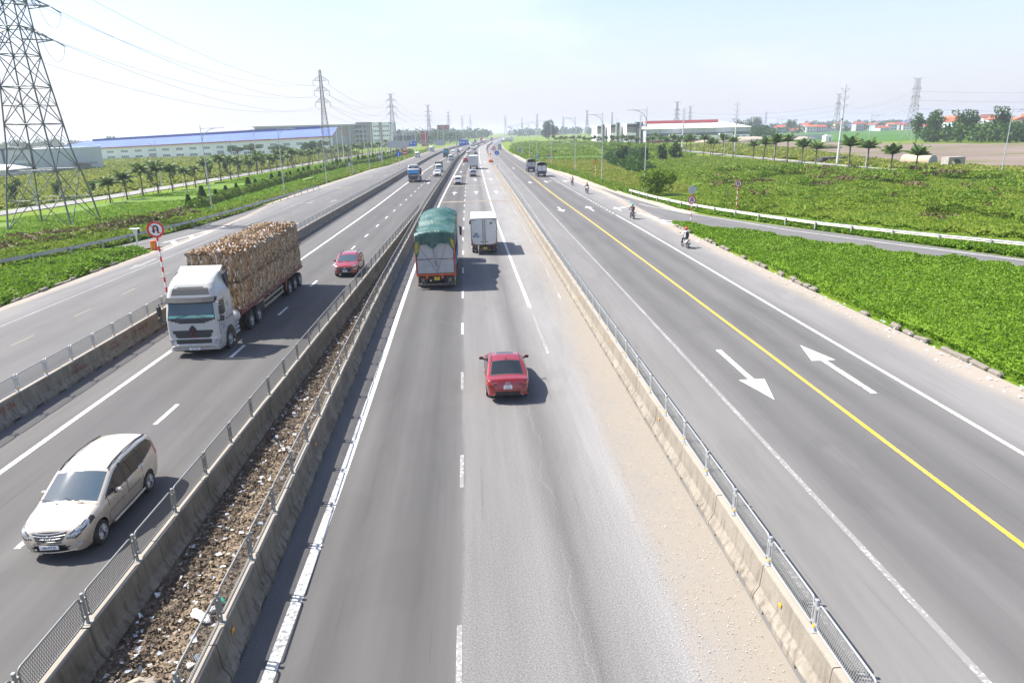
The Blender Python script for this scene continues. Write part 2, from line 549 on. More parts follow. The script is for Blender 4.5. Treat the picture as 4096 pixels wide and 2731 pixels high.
def L(v, k=1.0): return (v * k, v * .97 * k, v * .935 * k)
def bands(t, v, ys, w, soft):
    m = None
    for y in ys:
        b = t.maprange(t.math('ABSOLUTE', t.math('SUBTRACT', v, y)), w, w + soft, 1, 0)
        m = b if m is None else t.math('MAXIMUM', m, b)
    return m

def right_extra(t, s, c):
    o = t.tc('Object')
    # coarse, polished-off aggregate in the second lane and shoulder
    sp = t.noise(26, o, detail=3, rough=.8)
    lane2 = t.math('MULTIPLY', t.maprange(s[0], -.83, -.76), t.maprange(s[1], 75, 25))
    c = t.mix(t.math('MULTIPLY', lane2, .75), c, t.mix(1.0, c, t.ramp(sp, [(.36, .55), (.5, .98), (.66, 1.6)]), 'MULTIPLY'))
    # two wandering pale cracks
    for u0, amp, sc, off in ((1.55, .75, .22, 0), (2.75, .6, .3, 40)):
        n = t.noise(sc, t.comb(off, s[1], off), detail=9, rough=.72)
        d = t.math('ABSOLUTE', t.math('SUBTRACT', s[0], t.math('MULTIPLY_ADD', t.math('SUBTRACT', n, .5), amp * 2, u0)))
        msk = t.math('MULTIPLY', t.maprange(d, .009, .024, .6, 0), t.maprange(t.noise(.16, t.comb(off, s[1], 7)), .44, .55))
        msk = t.math('MULTIPLY', msk, t.maprange(s[1], 50, 34))
        c = t.mix(t.math('MULTIPLY', msk, .35), c, L(.3))
    # sand and grit drifted along the barrier
    n2 = t.noise(1.7, t.comb(s[0], t.math('MULTIPLY', s[1], .35)), detail=6, rough=.62)
    edge = t.math('MULTIPLY_ADD', t.math('SUBTRACT', n2, .5), 1.9, s[0])
    fade = t.maprange(s[1], 100, 30, .25, 1.0)
    m = t.math('MULTIPLY', t.maprange(edge, 3.9, 5.5, 0, 1, True), fade)
    sand = t.mix(t.noise(34, o, detail=3), (.30, .268, .22), (.205, .18, .148))
    c = t.mix(t.math('MULTIPLY', m, .94), c, sand)
    pb = t.vor(5.2, o)
    c = t.mix(t.math('MULTIPLY', m, t.maprange(pb, .12, .05, 0, .8)), c, (.46, .43, .38))
    pb2 = t.vor(3.1, o)
    c = t.mix(t.math('MULTIPLY', m, t.maprange(pb2, .07, .03, 0, .85)), c, (.12, .09, .06))
    # left shoulder grit
    m2 = t.math('MULTIPLY', t.maprange(edge, -4.5, -5.0, 0, 1), .55)
    c = t.mix(t.math('MULTIPLY', m2, t.maprange(t.noise(40, o, detail=2, rough=.8), .5, .62)), c, L(.30))
    return c

ROADB = .118
m_right = asphalt('right carriageway asphalt', -5.4, 5.6, [(-5.3, L(.115)), (-4.55, L(.10)), (-4.0, L(.105)), (-3.5, L(.08)), (-2.7, L(.098)), (-1.75, L(.077)), (-1.0, L(.102)),
                  (-.82, L(.118)), (-.72, L(.165)), (.2, L(.155)), (1.0, L(.175)), (1.75, L(.12)), (2.2, L(.165)), (3.0, L(.215)), (4.2, L(.235)), (5.6, L(.21))], .2, 60, extra=right_extra)
m_left = asphalt('left carriageway asphalt', -18.2, -8.1, [(-18, L(.135)), (-17.1, L(.125)), (-16.2, L(.122)), (-15.6, L(.1)), (-14.6, L(.088)), (-13.9, L(.098)), (-13.1, L(.086)), (-12.3, L(.105)),
                 (-11.5, L(.09)), (-10.8, L(.104)), (-10.0, L(.09)), (-9.0, L(.112)), (-8.1, L(.12))], .15)
def pale_edge(u_in, u_out, col=(.36, .31, .25)):
    def f(t, s, c):
        n = t.noise(.8, t.comb(s[0], t.math('MULTIPLY', s[1], .3)), detail=6, rough=.65)
        e = t.math('MULTIPLY_ADD', t.math('SUBTRACT', n, .5), 1.3, s[0])
        return t.mix(t.math('MULTIPLY', t.maprange(e, u_in, u_out, 0, 1, True), .9), c, t.mix(t.noise(25), col, [x * .75 for x in col]))
    return f
m_sr = asphalt('right service road asphalt', 5.8, 21.6, [(5.8, L(.16)), (7.3, L(.175)), (9.2, L(.165)), (9.7, L(.14)), (10.5, L(.108)), (11.4, L(.13)), (12.3, L(.105)), (13.2, L(.13)), (14.2, L(.105)), (15.2, L(.13)), (16.2, L(.106)),
               (17.2, L(.14)), (18.2, L(.185)), (19.6, L(.2)), (21.6, L(.2))], .13, extra=pale_edge(19.6, 21.0))
m_sl = asphalt('left service road asphalt', -31.4, -18.3, [(-31.4, L(.19)), (-29.4, L(.17)), (-28, L(.14)), (-27, L(.12)), (-25.8, L(.135)), (-24.6, L(.125)), (-23, L(.115)), (-21.5, L(.13)), (-20, L(.12)), (-18.3, L(.15))], .12, extra=pale_edge(-29.9, -31.2))
m_slip = asphalt('slip road asphalt', -5, 5, [(-5, L(.17)), (-2, L(.13)), (0, L(.14)), (2, L(.13)), (5, L(.17))], .12)

X = {k: lx(k, YS) for k in LN}
sheet('left_service_road', m_sl, YS, [X['edgeL'], X['whiteSL'], X['yellowL'], X['sepL']], [-31.4, -28, -24.8, -18.3], 0)
sheet('left_carriageway', m_left, YS, [X['sepL'], X['whiteL'], X['dashL'], X['medL']], [-18.2, -15.7, -12.2, -8.1], 0)
sheet('right_carriageway', m_right, YS, [X['medR'], X['whiteM'], X['dashM'], X['whiteR'], X['sandR'], X['sepR']], [-5.4, -4.45, -.8, 2.95, 5.0, 5.6], 0)
sheet('right_service_road', m_sr, YS, [X['sepR'], X['whiteSR1'], X['yellowR'], X['whiteSR2'], X['edgeR']], [5.8, 9.5, 13.3, 17.3, 21.6], 0)

# slip roads, both sides
yl = np.arange(36, 112.1, 2.0)
slipL_out = interp([(30, -57.5), (40, -51.5), (50, -46.2), (60, -40.9), (64.5, -38.4), (69, -36.9), (75, -35.6), (85, -33.9), (103, -33.1), (113, -33.2)], yl)
slipL_in = interp([(30, -54.5), (40, -48.8), (50, -43.3), (57.5, -39.4), (60.4, -38.6), (65.1, -36.6), (67.4, -35.0), (69, -33.0), (70, -31.3), (96, -31.5), (113, -33.1)], yl)
sheet('left_slip_road', m_slip, yl, [slipL_out, slipL_in], [-4, 4], 0.004)
yr = np.arange(28, 132.1, 2.0)
slipR_in = interp([(28, 50.0), (36, 45.6), (45.9, 38.7), (48.7, 36.7), (52.9, 33.1), (59.4, 29.6), (68.5, 25.7), (75, 22.9), (78, 21.45), (112, 22.4), (132, 22.5)], yr)
slipR_out = interp([(28, 52.8), (40, 46.5), (49.5, 41.6), (66, 34.4), (75.6, 29.9), (82.9, 27.2), (90.5, 25.6), (109.5, 24.0), (132, 22.9)], yr)
sheet('right_slip_road', m_slip, yr, [slipR_in, slipR_out], [-4, 4], 0.004)

# median strip between the two middle barriers: damp earth, packed litter
def dirt_mat():
    t = NT('median earth')
    n = t.noise(1.3, detail=7, rough=.65); n2 = t.noise(13, detail=5, rough=.7)
    c = t.ramp(n, [(.3, (.085, .066, .048)), (.5, (.17, .135, .098)), (.68, (.27, .215, .155))])
    c = t.mix(1.0, c, t.ramp(n2, [(.3, .6), (.7, 1.35)]), 'MULTIPLY')
    t.set('Base Color', c); t.set('Roughness', .95); t.set('Specular IOR Level', .15)
    t.bump(n2, .8, .06)
    return t.mat
m_earth = dirt_mat()
ym = YS[YS < 96]
sheet('median_strip', m_earth, ym, [lx('medL', ym), lx('medR', ym)], [-8, -5.5], 0.03)

# ground reaching the horizon
def ground_mat():
    t = NT('field ground')
    o = t.tc('Object')
    n1 = t.noise(.012, o, detail=6, rough=.6); n2 = t.noise(.11, o, detail=6, rough=.65); n3 = t.noise(1.6, o, detail=5, rough=.7)
    c = t.ramp(t.math('MULTIPLY_ADD', n2, .6, t.math('MULTIPLY', n1, .5)), [(.34, (.07, .13, .012)), (.5, (.12, .20, .016)), (.62, (.17, .225, .022)), (.75, (.20, .215, .04))])
    c = t.mix(t.maprange(n1, .55, .75, 0, .6), c, (.05, .12, .012))
    c = t.mix(1.0, c, t.ramp(n3, [(.25, .62), (.75, 1.3)]), 'MULTIPLY')
    t.set('Base Color', c); t.set('Roughness', .95); t.set('Specular IOR Level', .1)
    t.bump(n3, .7, .25)
    return t.mat
m_ground = ground_mat()
gx = [-7000, -2500, -800, -300, -120, -60, 0, 60, 120, 300, 800, 2500, 7000]; gy = [-60, 0, 60, 120, 250, 500, 1000, 2500, 5000, 9000]
mb = MB()
mb.add([(x, y, -.14) for y in gy for x in gx], [(j * 13 + i, j * 13 + i + 1, (j + 1) * 13 + i + 1, (j + 1) * 13 + i) for j in range(9) for i in range(12)])
tag(mb.build('ground', m_ground), kind='structure')

def area(name, poly, z, m, kind='structure'):
    mb = MB(); mb.add([(x, y, z) for x, y in poly], [tuple(range(len(poly)))])
    return tag(mb.build(name, m), kind=kind)

def soil_mat(name, a, b, g=None, gs=.05):
    t = NT(name)
    n = t.noise(gs, detail=7, rough=.65); n3 = t.noise(1.1, detail=5, rough=.7)
    c = t.ramp(n, [(.3, a), (.68, b)])
    if g: c = t.mix(t.maprange(t.noise(gs * 1.7, t.mapv((.4, 1.6, 1)), detail=6), .52, .62), c, g)
    c = t.mix(1.0, c, t.ramp(n3, [(.25, .75), (.75, 1.2)]), 'MULTIPLY')
    t.set('Base Color', c); t.set('Roughness', .95); t.set('Specular IOR Level', .1); t.bump(n3, .6, .2)
    return t.mat
m_soil = soil_mat('graded soil', (.15, .118, .1), (.235, .185, .155), (.13, .135, .05), .03)
m_paddy = soil_mat('rice paddy', (.10, .155, .014), (.17, .19, .026), None, .07)
m_rice = soil_mat('far rice field', (.04, .12, .018), (.075, .17, .03), None, .02)
m_cut = soil_mat('cut bank soil', (.13, .09, .062), (.24, .165, .115), (.08, .13, .02), .16)
m_sandy = soil_mat('sandy verge', (.33, .28, .22), (.44, .385, .31), None, .4)
m_conc_road = soil_mat('concrete side road', (.24, .235, .225), (.31, .30, .285), None, .08)

area('dirt_field', [(104, 100), (104, 172), (112, 205), (124, 250), (140, 300), (142, 375), (162, 490), (182, 452), (205, 400), (216, 352), (230, 306), (290, 288), (420, 292), (560, 250), (300, 60), (140, 70)], -.05, m_soil)
area('rice_field', [(210, 420), (226, 385), (300, 420), (480, 720), (700, 1000), (640, 1250), (430, 1050), (250, 720)], -.06, m_rice)
area('paddy_field', [(25.5, 118), (36, 112), (38.4, 122), (39.2, 145), (38.6, 168), (31.5, 176), (25.8, 172), (26, 150)], -.05, m_paddy)
area('paddy_field', [(24.5, 182), (33, 180), (43, 178), (44, 205), (45, 240), (23.5, 252), (22.4, 215)], -.05, m_paddy)
area('paddy_field', [(23, 270), (50, 262), (62, 330), (80, 430), (95, 640), (40, 660), (24, 420), (22.5, 330)], -.05, m_rice)
area('paddy_field', [(48, 118), (72, 108), (83, 120), (83.5, 165), (82, 230), (62, 232), (58, 180), (52, 150)], -.055, m_paddy)

# sandy shoulders along the right-hand pavement edge
yb = np.arange(84, 330, 3.0)
gi = interp([(80, 26.6), (90.5, 25.3), (109.5, 23.9), (135, 22.5), (161, 22.1), (196, 19.8), (252, 18.05), (330, 18.0)], yb)
rs = np.random.RandomState(3)
sheet('sandy_shoulder', m_sandy, yb, [gi - .35, gi + 1.25 + rs.uniform(-.25, .3, len(yb))], [0, 1], .008, 2)
# side roads beyond the verges
ysl = np.arange(60, 620, 8.0)
c1 = interp([(40, -92), (80, -81), (106, -74.0), (112, -73.2), (136, -70.6), (169, -68.9), (217, -66.8), (290, -64.5), (420, -59.5), (620, -42)], ysl)
sheet('left_side_road', m_conc_road, ysl, [c1 - 2.6, c1 + 2.6], [0, 1], -.02)
ysr = np.arange(60, 420, 6.0)
c2 = interp([(40, 101), (119, 95.8), (133, 93.6), (158, 92.6), (188, 93), (239, 93.6), (281, 94.5), (326, 96.4), (372, 100), (420, 110)], ysr)
sheet('right_side_road', m_conc_road, ysr, [c2 - 2.2, c2 + 2.2], [0, 1], -.02)
# bare cut banks on the left verge
for poly in ([(-58, 108), (-50, 104), (-44, 110), (-41, 122), (-44, 128), (-50, 121), (-56, 117)], [(-40.5, 98), (-36.6, 103), (-34.6, 118), (-33.6, 134), (-36.5, 136), (-38.8, 122), (-41, 108)],
             [(-53, 150), (-49, 152), (-50, 185), (-53, 215), (-56, 214), (-54.5, 180)], [(-50.5, 112), (-46, 120), (-45.5, 138), (-48.5, 138), (-51, 125)], [(-78, 72), (-70, 74), (-66, 84), (-69, 92), (-78, 90)]):
    area('cut_bank', poly, -.09, m_cut)

# ------------------------------------------------------------------ painted markings
def marking(name, col, wear):
    t = NT(name)
    o = t.tc('Object')
    n = t.noise(9, o, detail=6, rough=.75); n2 = t.noise(.5, o, detail=3)
    m = t.maprange(t.math('MULTIPLY_ADD', n2, .35, n), .66 - wear, .80 - wear)
    d = t.mix(t.noise(3, o, detail=4), col, [c * .86 for c in col])
    t.set('Base Color', t.mix(t.math('MULTIPLY', m, .85), d, L(.16)))
    t.set('Roughness', .7); t.set('Specular IOR Level', .3)
    return t.mat
m_white = marking('white road paint', (.70, .69, .655), .0)
m_worn = marking('worn white road paint', (.60, .59, .56), .16)
m_yel = marking('yellow road paint', (.80, .52, .035), .0)
m_yelw = marking('worn yellow road paint', (.50, .36, .15), .17)
Z1, Z2 = .006, .010
def stripe(mb, name, y0, y1, w, z=Z1, off=0.0, dashes=None):
    """solid or dashed line along a named corridor line"""
    segs = [(y0, y1)] if dashes is None else [(a, min(a + dashes[1], y1)) for a in np.arange(dashes[2], y1, dashes[0]) if a >= y0]
    for a, b in segs:
        n = max(2, int((b - a) / 3) + 1) if dashes is None else 2
        ys = np.linspace(a, b, n); xs = lx(name, ys) + off
        vs = [(x - w / 2, y, z) for x, y in zip(xs, ys)] + [(x + w / 2, y, z) for x, y in zip(xs, ys)]
        mb.add(vs, [(i, n + i, n + i + 1, i + 1) for i in range(n - 1)])
def poly_line(mb, pts, w, z=Z1):
    P = [Vector((x, y, 0)) for x, y in pts]
    vs = []
    for i, p in enumerate(P):
        d = (P[min(i + 1, len(P) - 1)] - P[max(i - 1, 0)]).normalized(); n = Vector((-d.y, d.x, 0)) * (w / 2)
        vs += [(p.x + n.x, p.y + n.y, z), (p.x - n.x, p.y - n.y, z)]
    mb.add(vs, [(2 * i, 2 * i + 1, 2 * i + 3, 2 * i + 2) for i in range(len(P) - 1)])
def mark(name, mb, m): return tag(mb.build(name, m, fix=False), kind='structure')

mb = MB(); stripe(mb, 'whiteM', -14, 700, .25); mark('edge_line', mb, m_white)
mb = MB(); stripe(mb, 'whiteL', -14, 650, .22); mark('edge_line', mb, m_white)
mb = MB(); stripe(mb, 'whiteR', 40, 219, .2); stripe(mb, 'whiteR', 236, 700, .2); mark('edge_line', mb, m_white)
mb = MB(); stripe(mb, 'whiteR', 31, 40, .15); stripe(mb, 'sandR', 60, 78, .16); stripe(mb, 'sandR', 82, 106, .16); stripe(mb, 'sandR', 119, 136, .16); stripe(mb, 'sandR', 139, 178, .16); stripe(mb, 'sandR', 36, 58, .13); mark('edge_line', mb, m_worn)
mb = MB(); stripe(mb, 'dashM', 32, 620, .13, dashes=(8.2, 2.2, 10.2)); mark('lane_line', mb, m_white)
mb = MB(); stripe(mb, 'dashM', 8, 32, .12, dashes=(8.2, 2.2, 10.2)); mark('lane_line', mb, m_worn)
mb = MB(); stripe(mb, 'dashL', 8, 620, .17, dashes=(8.0, 2.0, 16.3)); mark('lane_line', mb, m_white)
mb = MB(); stripe(mb, 'whiteSL', -14, 600, .15); mark('edge_line', mb, m_worn)
mb = MB(); stripe(mb, 'yellowL', 14, 420, .15, dashes=(5.95, 1.95, 18.0)); mark('centre_line', mb, m_yelw)
mb = MB(); stripe(mb, 'kerbR', -14, 420, .16); mark('edge_line', mb, m_worn)
mb = MB(); stripe(mb, 'whiteSR1', -14, 620, .17); mark('edge_line', mb, m_worn)
mb = MB(); stripe(mb, 'yellowR', -14, 163, .16); stripe(mb, 'yellowR', 165, 500, .14, dashes=(6, 2.4, 166)); mark('centre_line', mb, m_yel)
mb = MB(); stripe(mb, 'whiteSR2', -14, 85, .18); stripe(mb, 'whiteSR2', 86, 168, .18, dashes=(2.0, 1.0, 86.2)); stripe(mb, 'whiteSR2', 168, 300, .12); mark('edge_line', mb, m_white)
mb = MB(); poly_line(mb, [(19.2, 200), (20.8, 143.5), (21.1, 125.7), (21.7, 109.2), (22.6, 100)], .13); poly_line(mb, [(23.1, 97), (23.5, 94), (26, 84.2), (28.9, 75.8), (31.6, 67.4), (36.2, 58), (41.1, 48.9), (49, 34)], .16, .012); mark('edge_line', mb, m_white)
mb = MB(); poly_line(mb, [(-49.5, 43), (-43, 56), (-38.9, 64), (-35.5, 71.3), (-34.0, 75.7), (-33.0, 84), (-32.2, 94)], .14, .012); mark('edge_line', mb, m_worn)
# faded yellow rumble bands across the lanes
mb = MB()
for y in (107.4, 140.2, 173.5): mb.add([(-5.25, y - .75, Z2), (4.95, y - .75, Z2), (4.95, y + .75, Z2), (-5.25, y + .75, Z2)], [(0, 1, 2, 3)])
for y in (142, 174, 204): mb.add([(-30.6, y - 1.2, Z2), (-25.2, y + .6, Z2), (-25.2, y + 2.2, Z2), (-30.6, y + .4, Z2)], [(0, 1, 2, 3)])
for y in (215, 246, 280): mb.add([(-16.6, y - 1, Z2), (-12.6, y - 1, Z2), (-12.6, y + 1, Z2), (-16.6, y + 1, Z2)], [(0, 1, 2, 3)])
mark('rumble_band', mb, m_yelw)
# arrows, pointing along +y (s=1) or -y (s=-1)
def arrow(mb, x, y, l, s=1, hw=.55, sw=.13, hl=2.3, z=Z2, turn=0):
    tip, base, tail = y + s * l / 2, y + s * (l / 2 - hl), y - s * l / 2
    mb.add([(x - sw, tail, z), (x + sw, tail, z), (x + sw, base, z), (x - sw, base, z)], [(0, 1, 2, 3)])
    mb.add([(x - hw, base, z), (x + hw, base, z), (x, tip, z)], [(0, 1, 2)])
    if turn:
        mb.add([(x + turn * sw, y, z), (x + turn * .9, y + s * 1.0, z), (x + turn * .9, y + s * 1.7, z), (x + turn * sw, y + s * .7, z)], [(0, 1, 2, 3)])
        mb.add([(x + turn * .9, y + s * .6, z), (x + turn * .9, y + s * 2.1, z), (x + turn * 1.5, y + s * 1.7, z)], [(0, 1, 2)])
for lst, s in (([(11.3, 27.3, 6.4), (11.4, 92.7, 5.8), (11.4, 144.7, 5), (11.3, 203, 5)], -1), ([(15.4, 27.5, 6.4), (15.4, 92.8, 6.2)], 1),
               ([(-3.65, 123.2, 5.8), (.2, 123.3, 5.8), (3.7, 123, 5.9), (.1, 157.3, 6), (3.6, 157, 6.5), (-3.65, 190.6, 5.5), (3.65, 191, 5.5), (3.6, 249.6, 6), (-3.6, 236, 5.5)], 1),
               ([(-10.0, 152, 6), (-13.9, 187, 6), (-10, 187, 6), (-13.8, 228, 6), (-13.7, 262, 6), (-9.6, 262, 6)], -1)):
    for x, y, l in lst:
        mb = MB(); arrow(mb, x, y, l, s); mark('arrow_marking', mb, m_white)
for x, y, tn in ((14.8, 145.2, 1), (18.8, 145, 1), (18.9, 91.4, 1)):
    mb = MB(); arrow(mb, x, y, 4.8, 1, turn=tn); mark('arrow_marking', mb, m_white)
for x, y, s, tn in ((-26.7, 114, -1, -1), (-23.2, 114.6, 1, 0), (-26.6, 182, -1, -1), (-23.2, 184, 1, 0), (-28.9, 60, -1, 0)):
    mb = MB(); arrow(mb, x, y, 5.2, s, turn=tn); mark('arrow_marking', mb, m_worn)
# hatched noses where the slip roads leave
mb = MB()
a, b, tip = (-30.2, 67.0), (-32.6, 72.2), (-30.5, 86.0)
poly_line(mb, [a, tip], .2, .012); poly_line(mb, [(-32.5, 72.5), tip], .2, .012)
for k in range(3):
    y = 70.0 + k * 4.3
    f = (y - 67) / 19
    mb.add([(-30.3, y, .014), (-30.3, y + 1.0, .014), (-31.1, y + 2.6, .014), (-32.2 + f * 1.6, y + 3.9, .014), (-32.2 + f * 1.6, y + 2.9, .014), (-31.1, y + 1.5, .014)], [(0, 1, 2, 5), (5, 2, 3, 4)])
mark('hatched_marking', mb, m_white)
mb = MB()
mb.add([(20.3, 87.0, .014), (21.6, 80.5, .014), (20.75, 80.5, .014)], [(0, 1, 2)])
for k in range(3):
    y = 79.0 - k * 1.75
    mb.add([(20.6, y, .014), (22.3 - k * .1, y - 2.4, .014), (22.3 - k * .1, y - 1.6, .014), (20.6, y + .7, .014)], [(0, 1, 2, 3)])
mark('hatched_marking', mb, m_white)
# =================================================================== concrete barriers, fences, guard rails
def concrete_mat(name, a, b, stain):
    t = NT(name)
    gi = t.n.new('ShaderNodeNewGeometry'); pos = gi.outputs['Position']
    s = t.sep(pos)
    n = t.noise(1.1, pos, detail=6, rough=.65); f = t.noise(30, pos, detail=4, rough=.7)
    run = t.noise(7.0, t.comb(t.math('MULTIPLY', s[0], 1), s[1], t.math('MULTIPLY', s[2], .12)), detail=4)
    c = t.mix(t.maprange(n, .3, .7), a, b)
    c = t.mix(t.math('MULTIPLY', t.maprange(run, .48, .70), t.maprange(s[2], .15, .88, .8, .3)), c, stain)
    c = t.mix(t.math('MULTIPLY', t.maprange(t.noise(2.6, pos, detail=5), .56, .64), t.maprange(s[2], .34, .1, 0, .45)), c, (.38, .34, .27))
    c = t.mix(1.0, c, t.ramp(f, [(.25, .78), (.75, 1.2)]), 'MULTIPLY')
    pit = t.vor(9, pos)
    c = t.mix(t.maprange(pit, .06, .03, 0, .7), c, (.05, .045, .04))
    up = t.sep(gi.outputs['Normal'])[2]
    c = t.mix(t.math('MULTIPLY', t.maprange(up, .55, .9), .85), c, t.mix(n, (.28, .25, .205), (.37, .335, .28)))
    t.set('Base Color', c); t.set('Roughness', .9); t.set('Specular IOR Level', .2); t.bump(f, .4, .01)
    return t.mat
conc_pale = concrete_mat('sandy barrier concrete', (.20, .178, .145), (.285, .255, .21), (.115, .095, .075))
conc_dark = concrete_mat('sooty barrier concrete', (.125, .11, .085), (.235, .21, .165), (.05, .043, .035))
conc_mid = concrete_mat('grey barrier concrete', (.17, .15, .118), (.26, .235, .185), (.08, .066, .05))
mesh_m = mat('expanded steel mesh', (.30, .31, .30), .55, .4, dirt=.2)
mesh_dark = mat('sooty steel mesh', (.15, .15, .145), .65, .3, dirt=.2)
frame_dull = mat('sooty fence frame', (.27, .275, .26), .55, .35, dirt=.4)

def seg_mesh(l, m):
    mb = MB(); h = l / 2 - .012
    prof = [(.285, .09), (.285, .13), (.155, .36), (.115, .875), (.095, .90)]
    poly = prof + [(-x, z) for x, z in prof[::-1]]
    mb.prism(poly, 'XZ', -h, h)
    feet = [(.285, 0), (.285, .09)]
    fp = feet + [(-x, z) for x, z in feet[::-1]]
    for a, b in ((-h, -h + l * .16), (-l * .18, l * .18), (h - l * .16, h)):
        mb.prism(fp, 'XZ', a + .003, b - .003)
    return mb.mesh('concrete_segment', m)
SEG = {}
def barrier(line, y0, y1, m, label, y_far=None, step=3.05):
    t = thing('concrete_barrier', label, 'barrier', (0, 0, 0))
    y = y0
    while y < y1:
        st = step if y < 240 else 12.0
        key = (st, m.name)
        if key not in SEG: SEG[key] = seg_mesh(st, m)
        ya, yb_ = y, y + st
        xa, xb = lx(line, [ya, yb_])
        o = link('concrete_segment', SEG[key], t)
        o.location = ((xa + xb) / 2, (ya + yb_) / 2, rng.uniform(-.012, .004))
        o.rotation_euler = (0, 0, -math.atan2(xb - xa, st) + (rng.uniform(-.004, .004) if st < 5 else 0))
        y = yb_
    return t
OFFR, OFFL = .30, -.0
LN['b_sepR'] = shift(LN['sepR'], .30); LN['b_sepL'] = shift(LN['sepL'], .02)
LN['b_medL'] = shift(LN['medL'], -.02); LN['b_medR'] = shift(LN['medR'], .0)
bl = barrier('b_sepL', -10.6, 700, conc_mid, 'grey concrete barrier with red graffiti between left service road and left carriageway')
bml = barrier('b_medL', -9.5, 90, conc_dark, 'sooty concrete barrier on the left side of the littered median strip')
bmr = barrier('b_medR', -10.2, 760, conc_dark, 'long sooty concrete barrier beside the thick white edge line, right of the median litter')
br = barrier('b_sepR', -11.7, 214, conc_pale, 'sandy pale concrete barrier between the middle carriageway and the right service road')
br2 = barrier('b_sepR', 249, 700, conc_pale, 'far curving pale concrete barrier beyond the orange crash drums')

# red hand-painted phone numbers on the left barrier
graf = mat('red graffiti paint', (.22, .03, .025), .9)
for y, z, txt, sz in ((24.6, .62, '0342 793 256', .34), (29.8, .68, 'Gia Hi', .2), (30.0, .45, '0326116116', .24), (33.2, .68, 'GIA HG', .17), (33.3, .48, '032611116', .18), (34.4, .62, '096 898', .12), (36.2, .62, 'LH 0342793256', .24)):
    x = float(lx('b_sepL', [y])[0])
    o = text_mesh(txt, sz, graf, 'graffiti', bl, (x + .117 + (.875 - z) / .515 * .04 + .008, y, z), (PI / 2, -.0, PI / 2), extrude=.001)
    o.rotation_euler = (PI / 2 - .078, 0, PI / 2)
# amber reflectors bolted on the barrier faces
rf = MB(); rf.box((0, 0, 0), (.03, .11, .09), bev=.008); rfm = rf.mesh('reflector', amber)
for par, line, ys, side in ((bmr, 'b_medR', (11.9, 20.6, 29.6, 38.4, 47.3, 56, 65), 1), (br, 'b_sepR', (11.7, 21.4, 30.5, 39.7, 49, 58, 67, 76), -1)):
    for y in ys:
        o = link('reflector', rfm, par); o.location = (float(lx(line, [y])[0]) + side * .155, y, .62)

def fence_parts(l, fm, mm, band):
    """post (with base plate and bands) and framed mesh panel, local origin at the post foot"""
    mb = MB(); mb.cyl((0, 0, 0), (0, 0, .70), .036, n=8); mb.box((0, 0, .008), (.16, .15, .016)); mb.box((0, 0, .70), (.075, .075, .02), bev=.01)
    for z in (.18, .55): mb.box((0, 0, z), (.05, .2, .045))
    post = mb.mesh('fence_post', fm)
    p = l - .21; z0, z1, r = .09, .68, .09
    path = []
    for cx, cz, a0 in ((p / 2 - r, z1 - r, 0), (-p / 2 + r, z1 - r, 90), (-p / 2 + r, z0 + r, 180), (p / 2 - r, z0 + r, 270)):
        for k in range(4):
            a = R(a0 + k * 30); path.append((0, cx + r * math.cos(a), cz + r * math.sin(a)))
    mb = MB(); mb.tube(path, .021, 6, closed=True); panel = mb.mesh('fence_panel', fm, smooth=True)
    mb = MB(); w = .0062; sl = .36; n = int(p / .052) + 6; hh = (z1 - z0) - .03
    for s in (1, -1):
        for i in range(-5, n + 5):
            ya = -p / 2 + i * .052; yb_ = ya + s * sl * hh
            za, zb = z0 + .015, z1 - .015
            f0, f1 = 0.0, 1.0
            lo, hi = -p / 2 + .02, p / 2 - .02
            d = yb_ - ya
            if d > 0: f0 = max(0, (lo - ya) / d); f1 = min(1, (hi - ya) / d)
            else: f0 = max(0, (hi - ya) / d); f1 = min(1, (lo - ya) / d)
            if f1 - f0 < .02: continue
            y0_, y1_ = ya + d * f0, ya + d * f1; q0, q1 = za + (zb - za) * f0, za + (zb - za) * f1
            mb.add([(s * .003, y0_ - w, q0), (s * .003, y0_ + w, q0), (s * .003, y1_ + w, q1), (s * .003, y1_ - w, q1)], [(0, 1, 2, 3)])
    wire = mb.mesh('wire_mesh', mm, fix=False)
    bd = None
    if band:
        mb = MB(); mb.cyl((0, 0, .1), (0, 0, .17), .04, n=8); bd = mb.mesh('reflective_band', amber_band)
    return post, panel, wire, bd
amber_band = mat('yellow reflective band', (.85, .48, .02), .4)
def fence(line, y0, y1, step, label, fm, mm, band):
    t = thing('barrier_fence', label, 'fence', (0, 0, 0))
    post, panel, wire, bd = fence_parts(step, fm, mm, band)
    ys = np.arange(y0, y1, step); xs = lx(line, ys)
    for i, (x, y) in enumerate(zip(xs, ys)):
        o = link('fence_post', post, t); o.location = (x, y, .895)
        if bd is not None and y < 120: link('reflective_band', bd, o)
        if i + 1 < len(ys):
            a = -math.atan2(xs[i + 1] - x, step)
            q = link('fence_panel', panel, t); q.location = ((x + xs[i + 1]) / 2, y + step / 2, .895); q.rotation_euler = (0, 0, a)
            link('wire_mesh', wire, q)
    return t
fence('b_sepL', 16.6, 196, 1.9, 'bright galvanised mesh fence along the barrier beside the left service road', galv, mesh_m, True)
fence('b_medL', 5.7, 90, 2.1, 'dull mesh fence on the barrier left of the median litter', frame_dull, mesh_dark, False)
fence('b_medR', 5.5, 300, 2.1, 'dull mesh fence on the long barrier right of the median litter', frame_dull, mesh_dark, False)
fence('b_sepR', 6.4, 178, 2.1, 'galvanised mesh fence with yellow bands on the pale barrier of the right service road', galv, mesh_m, True)

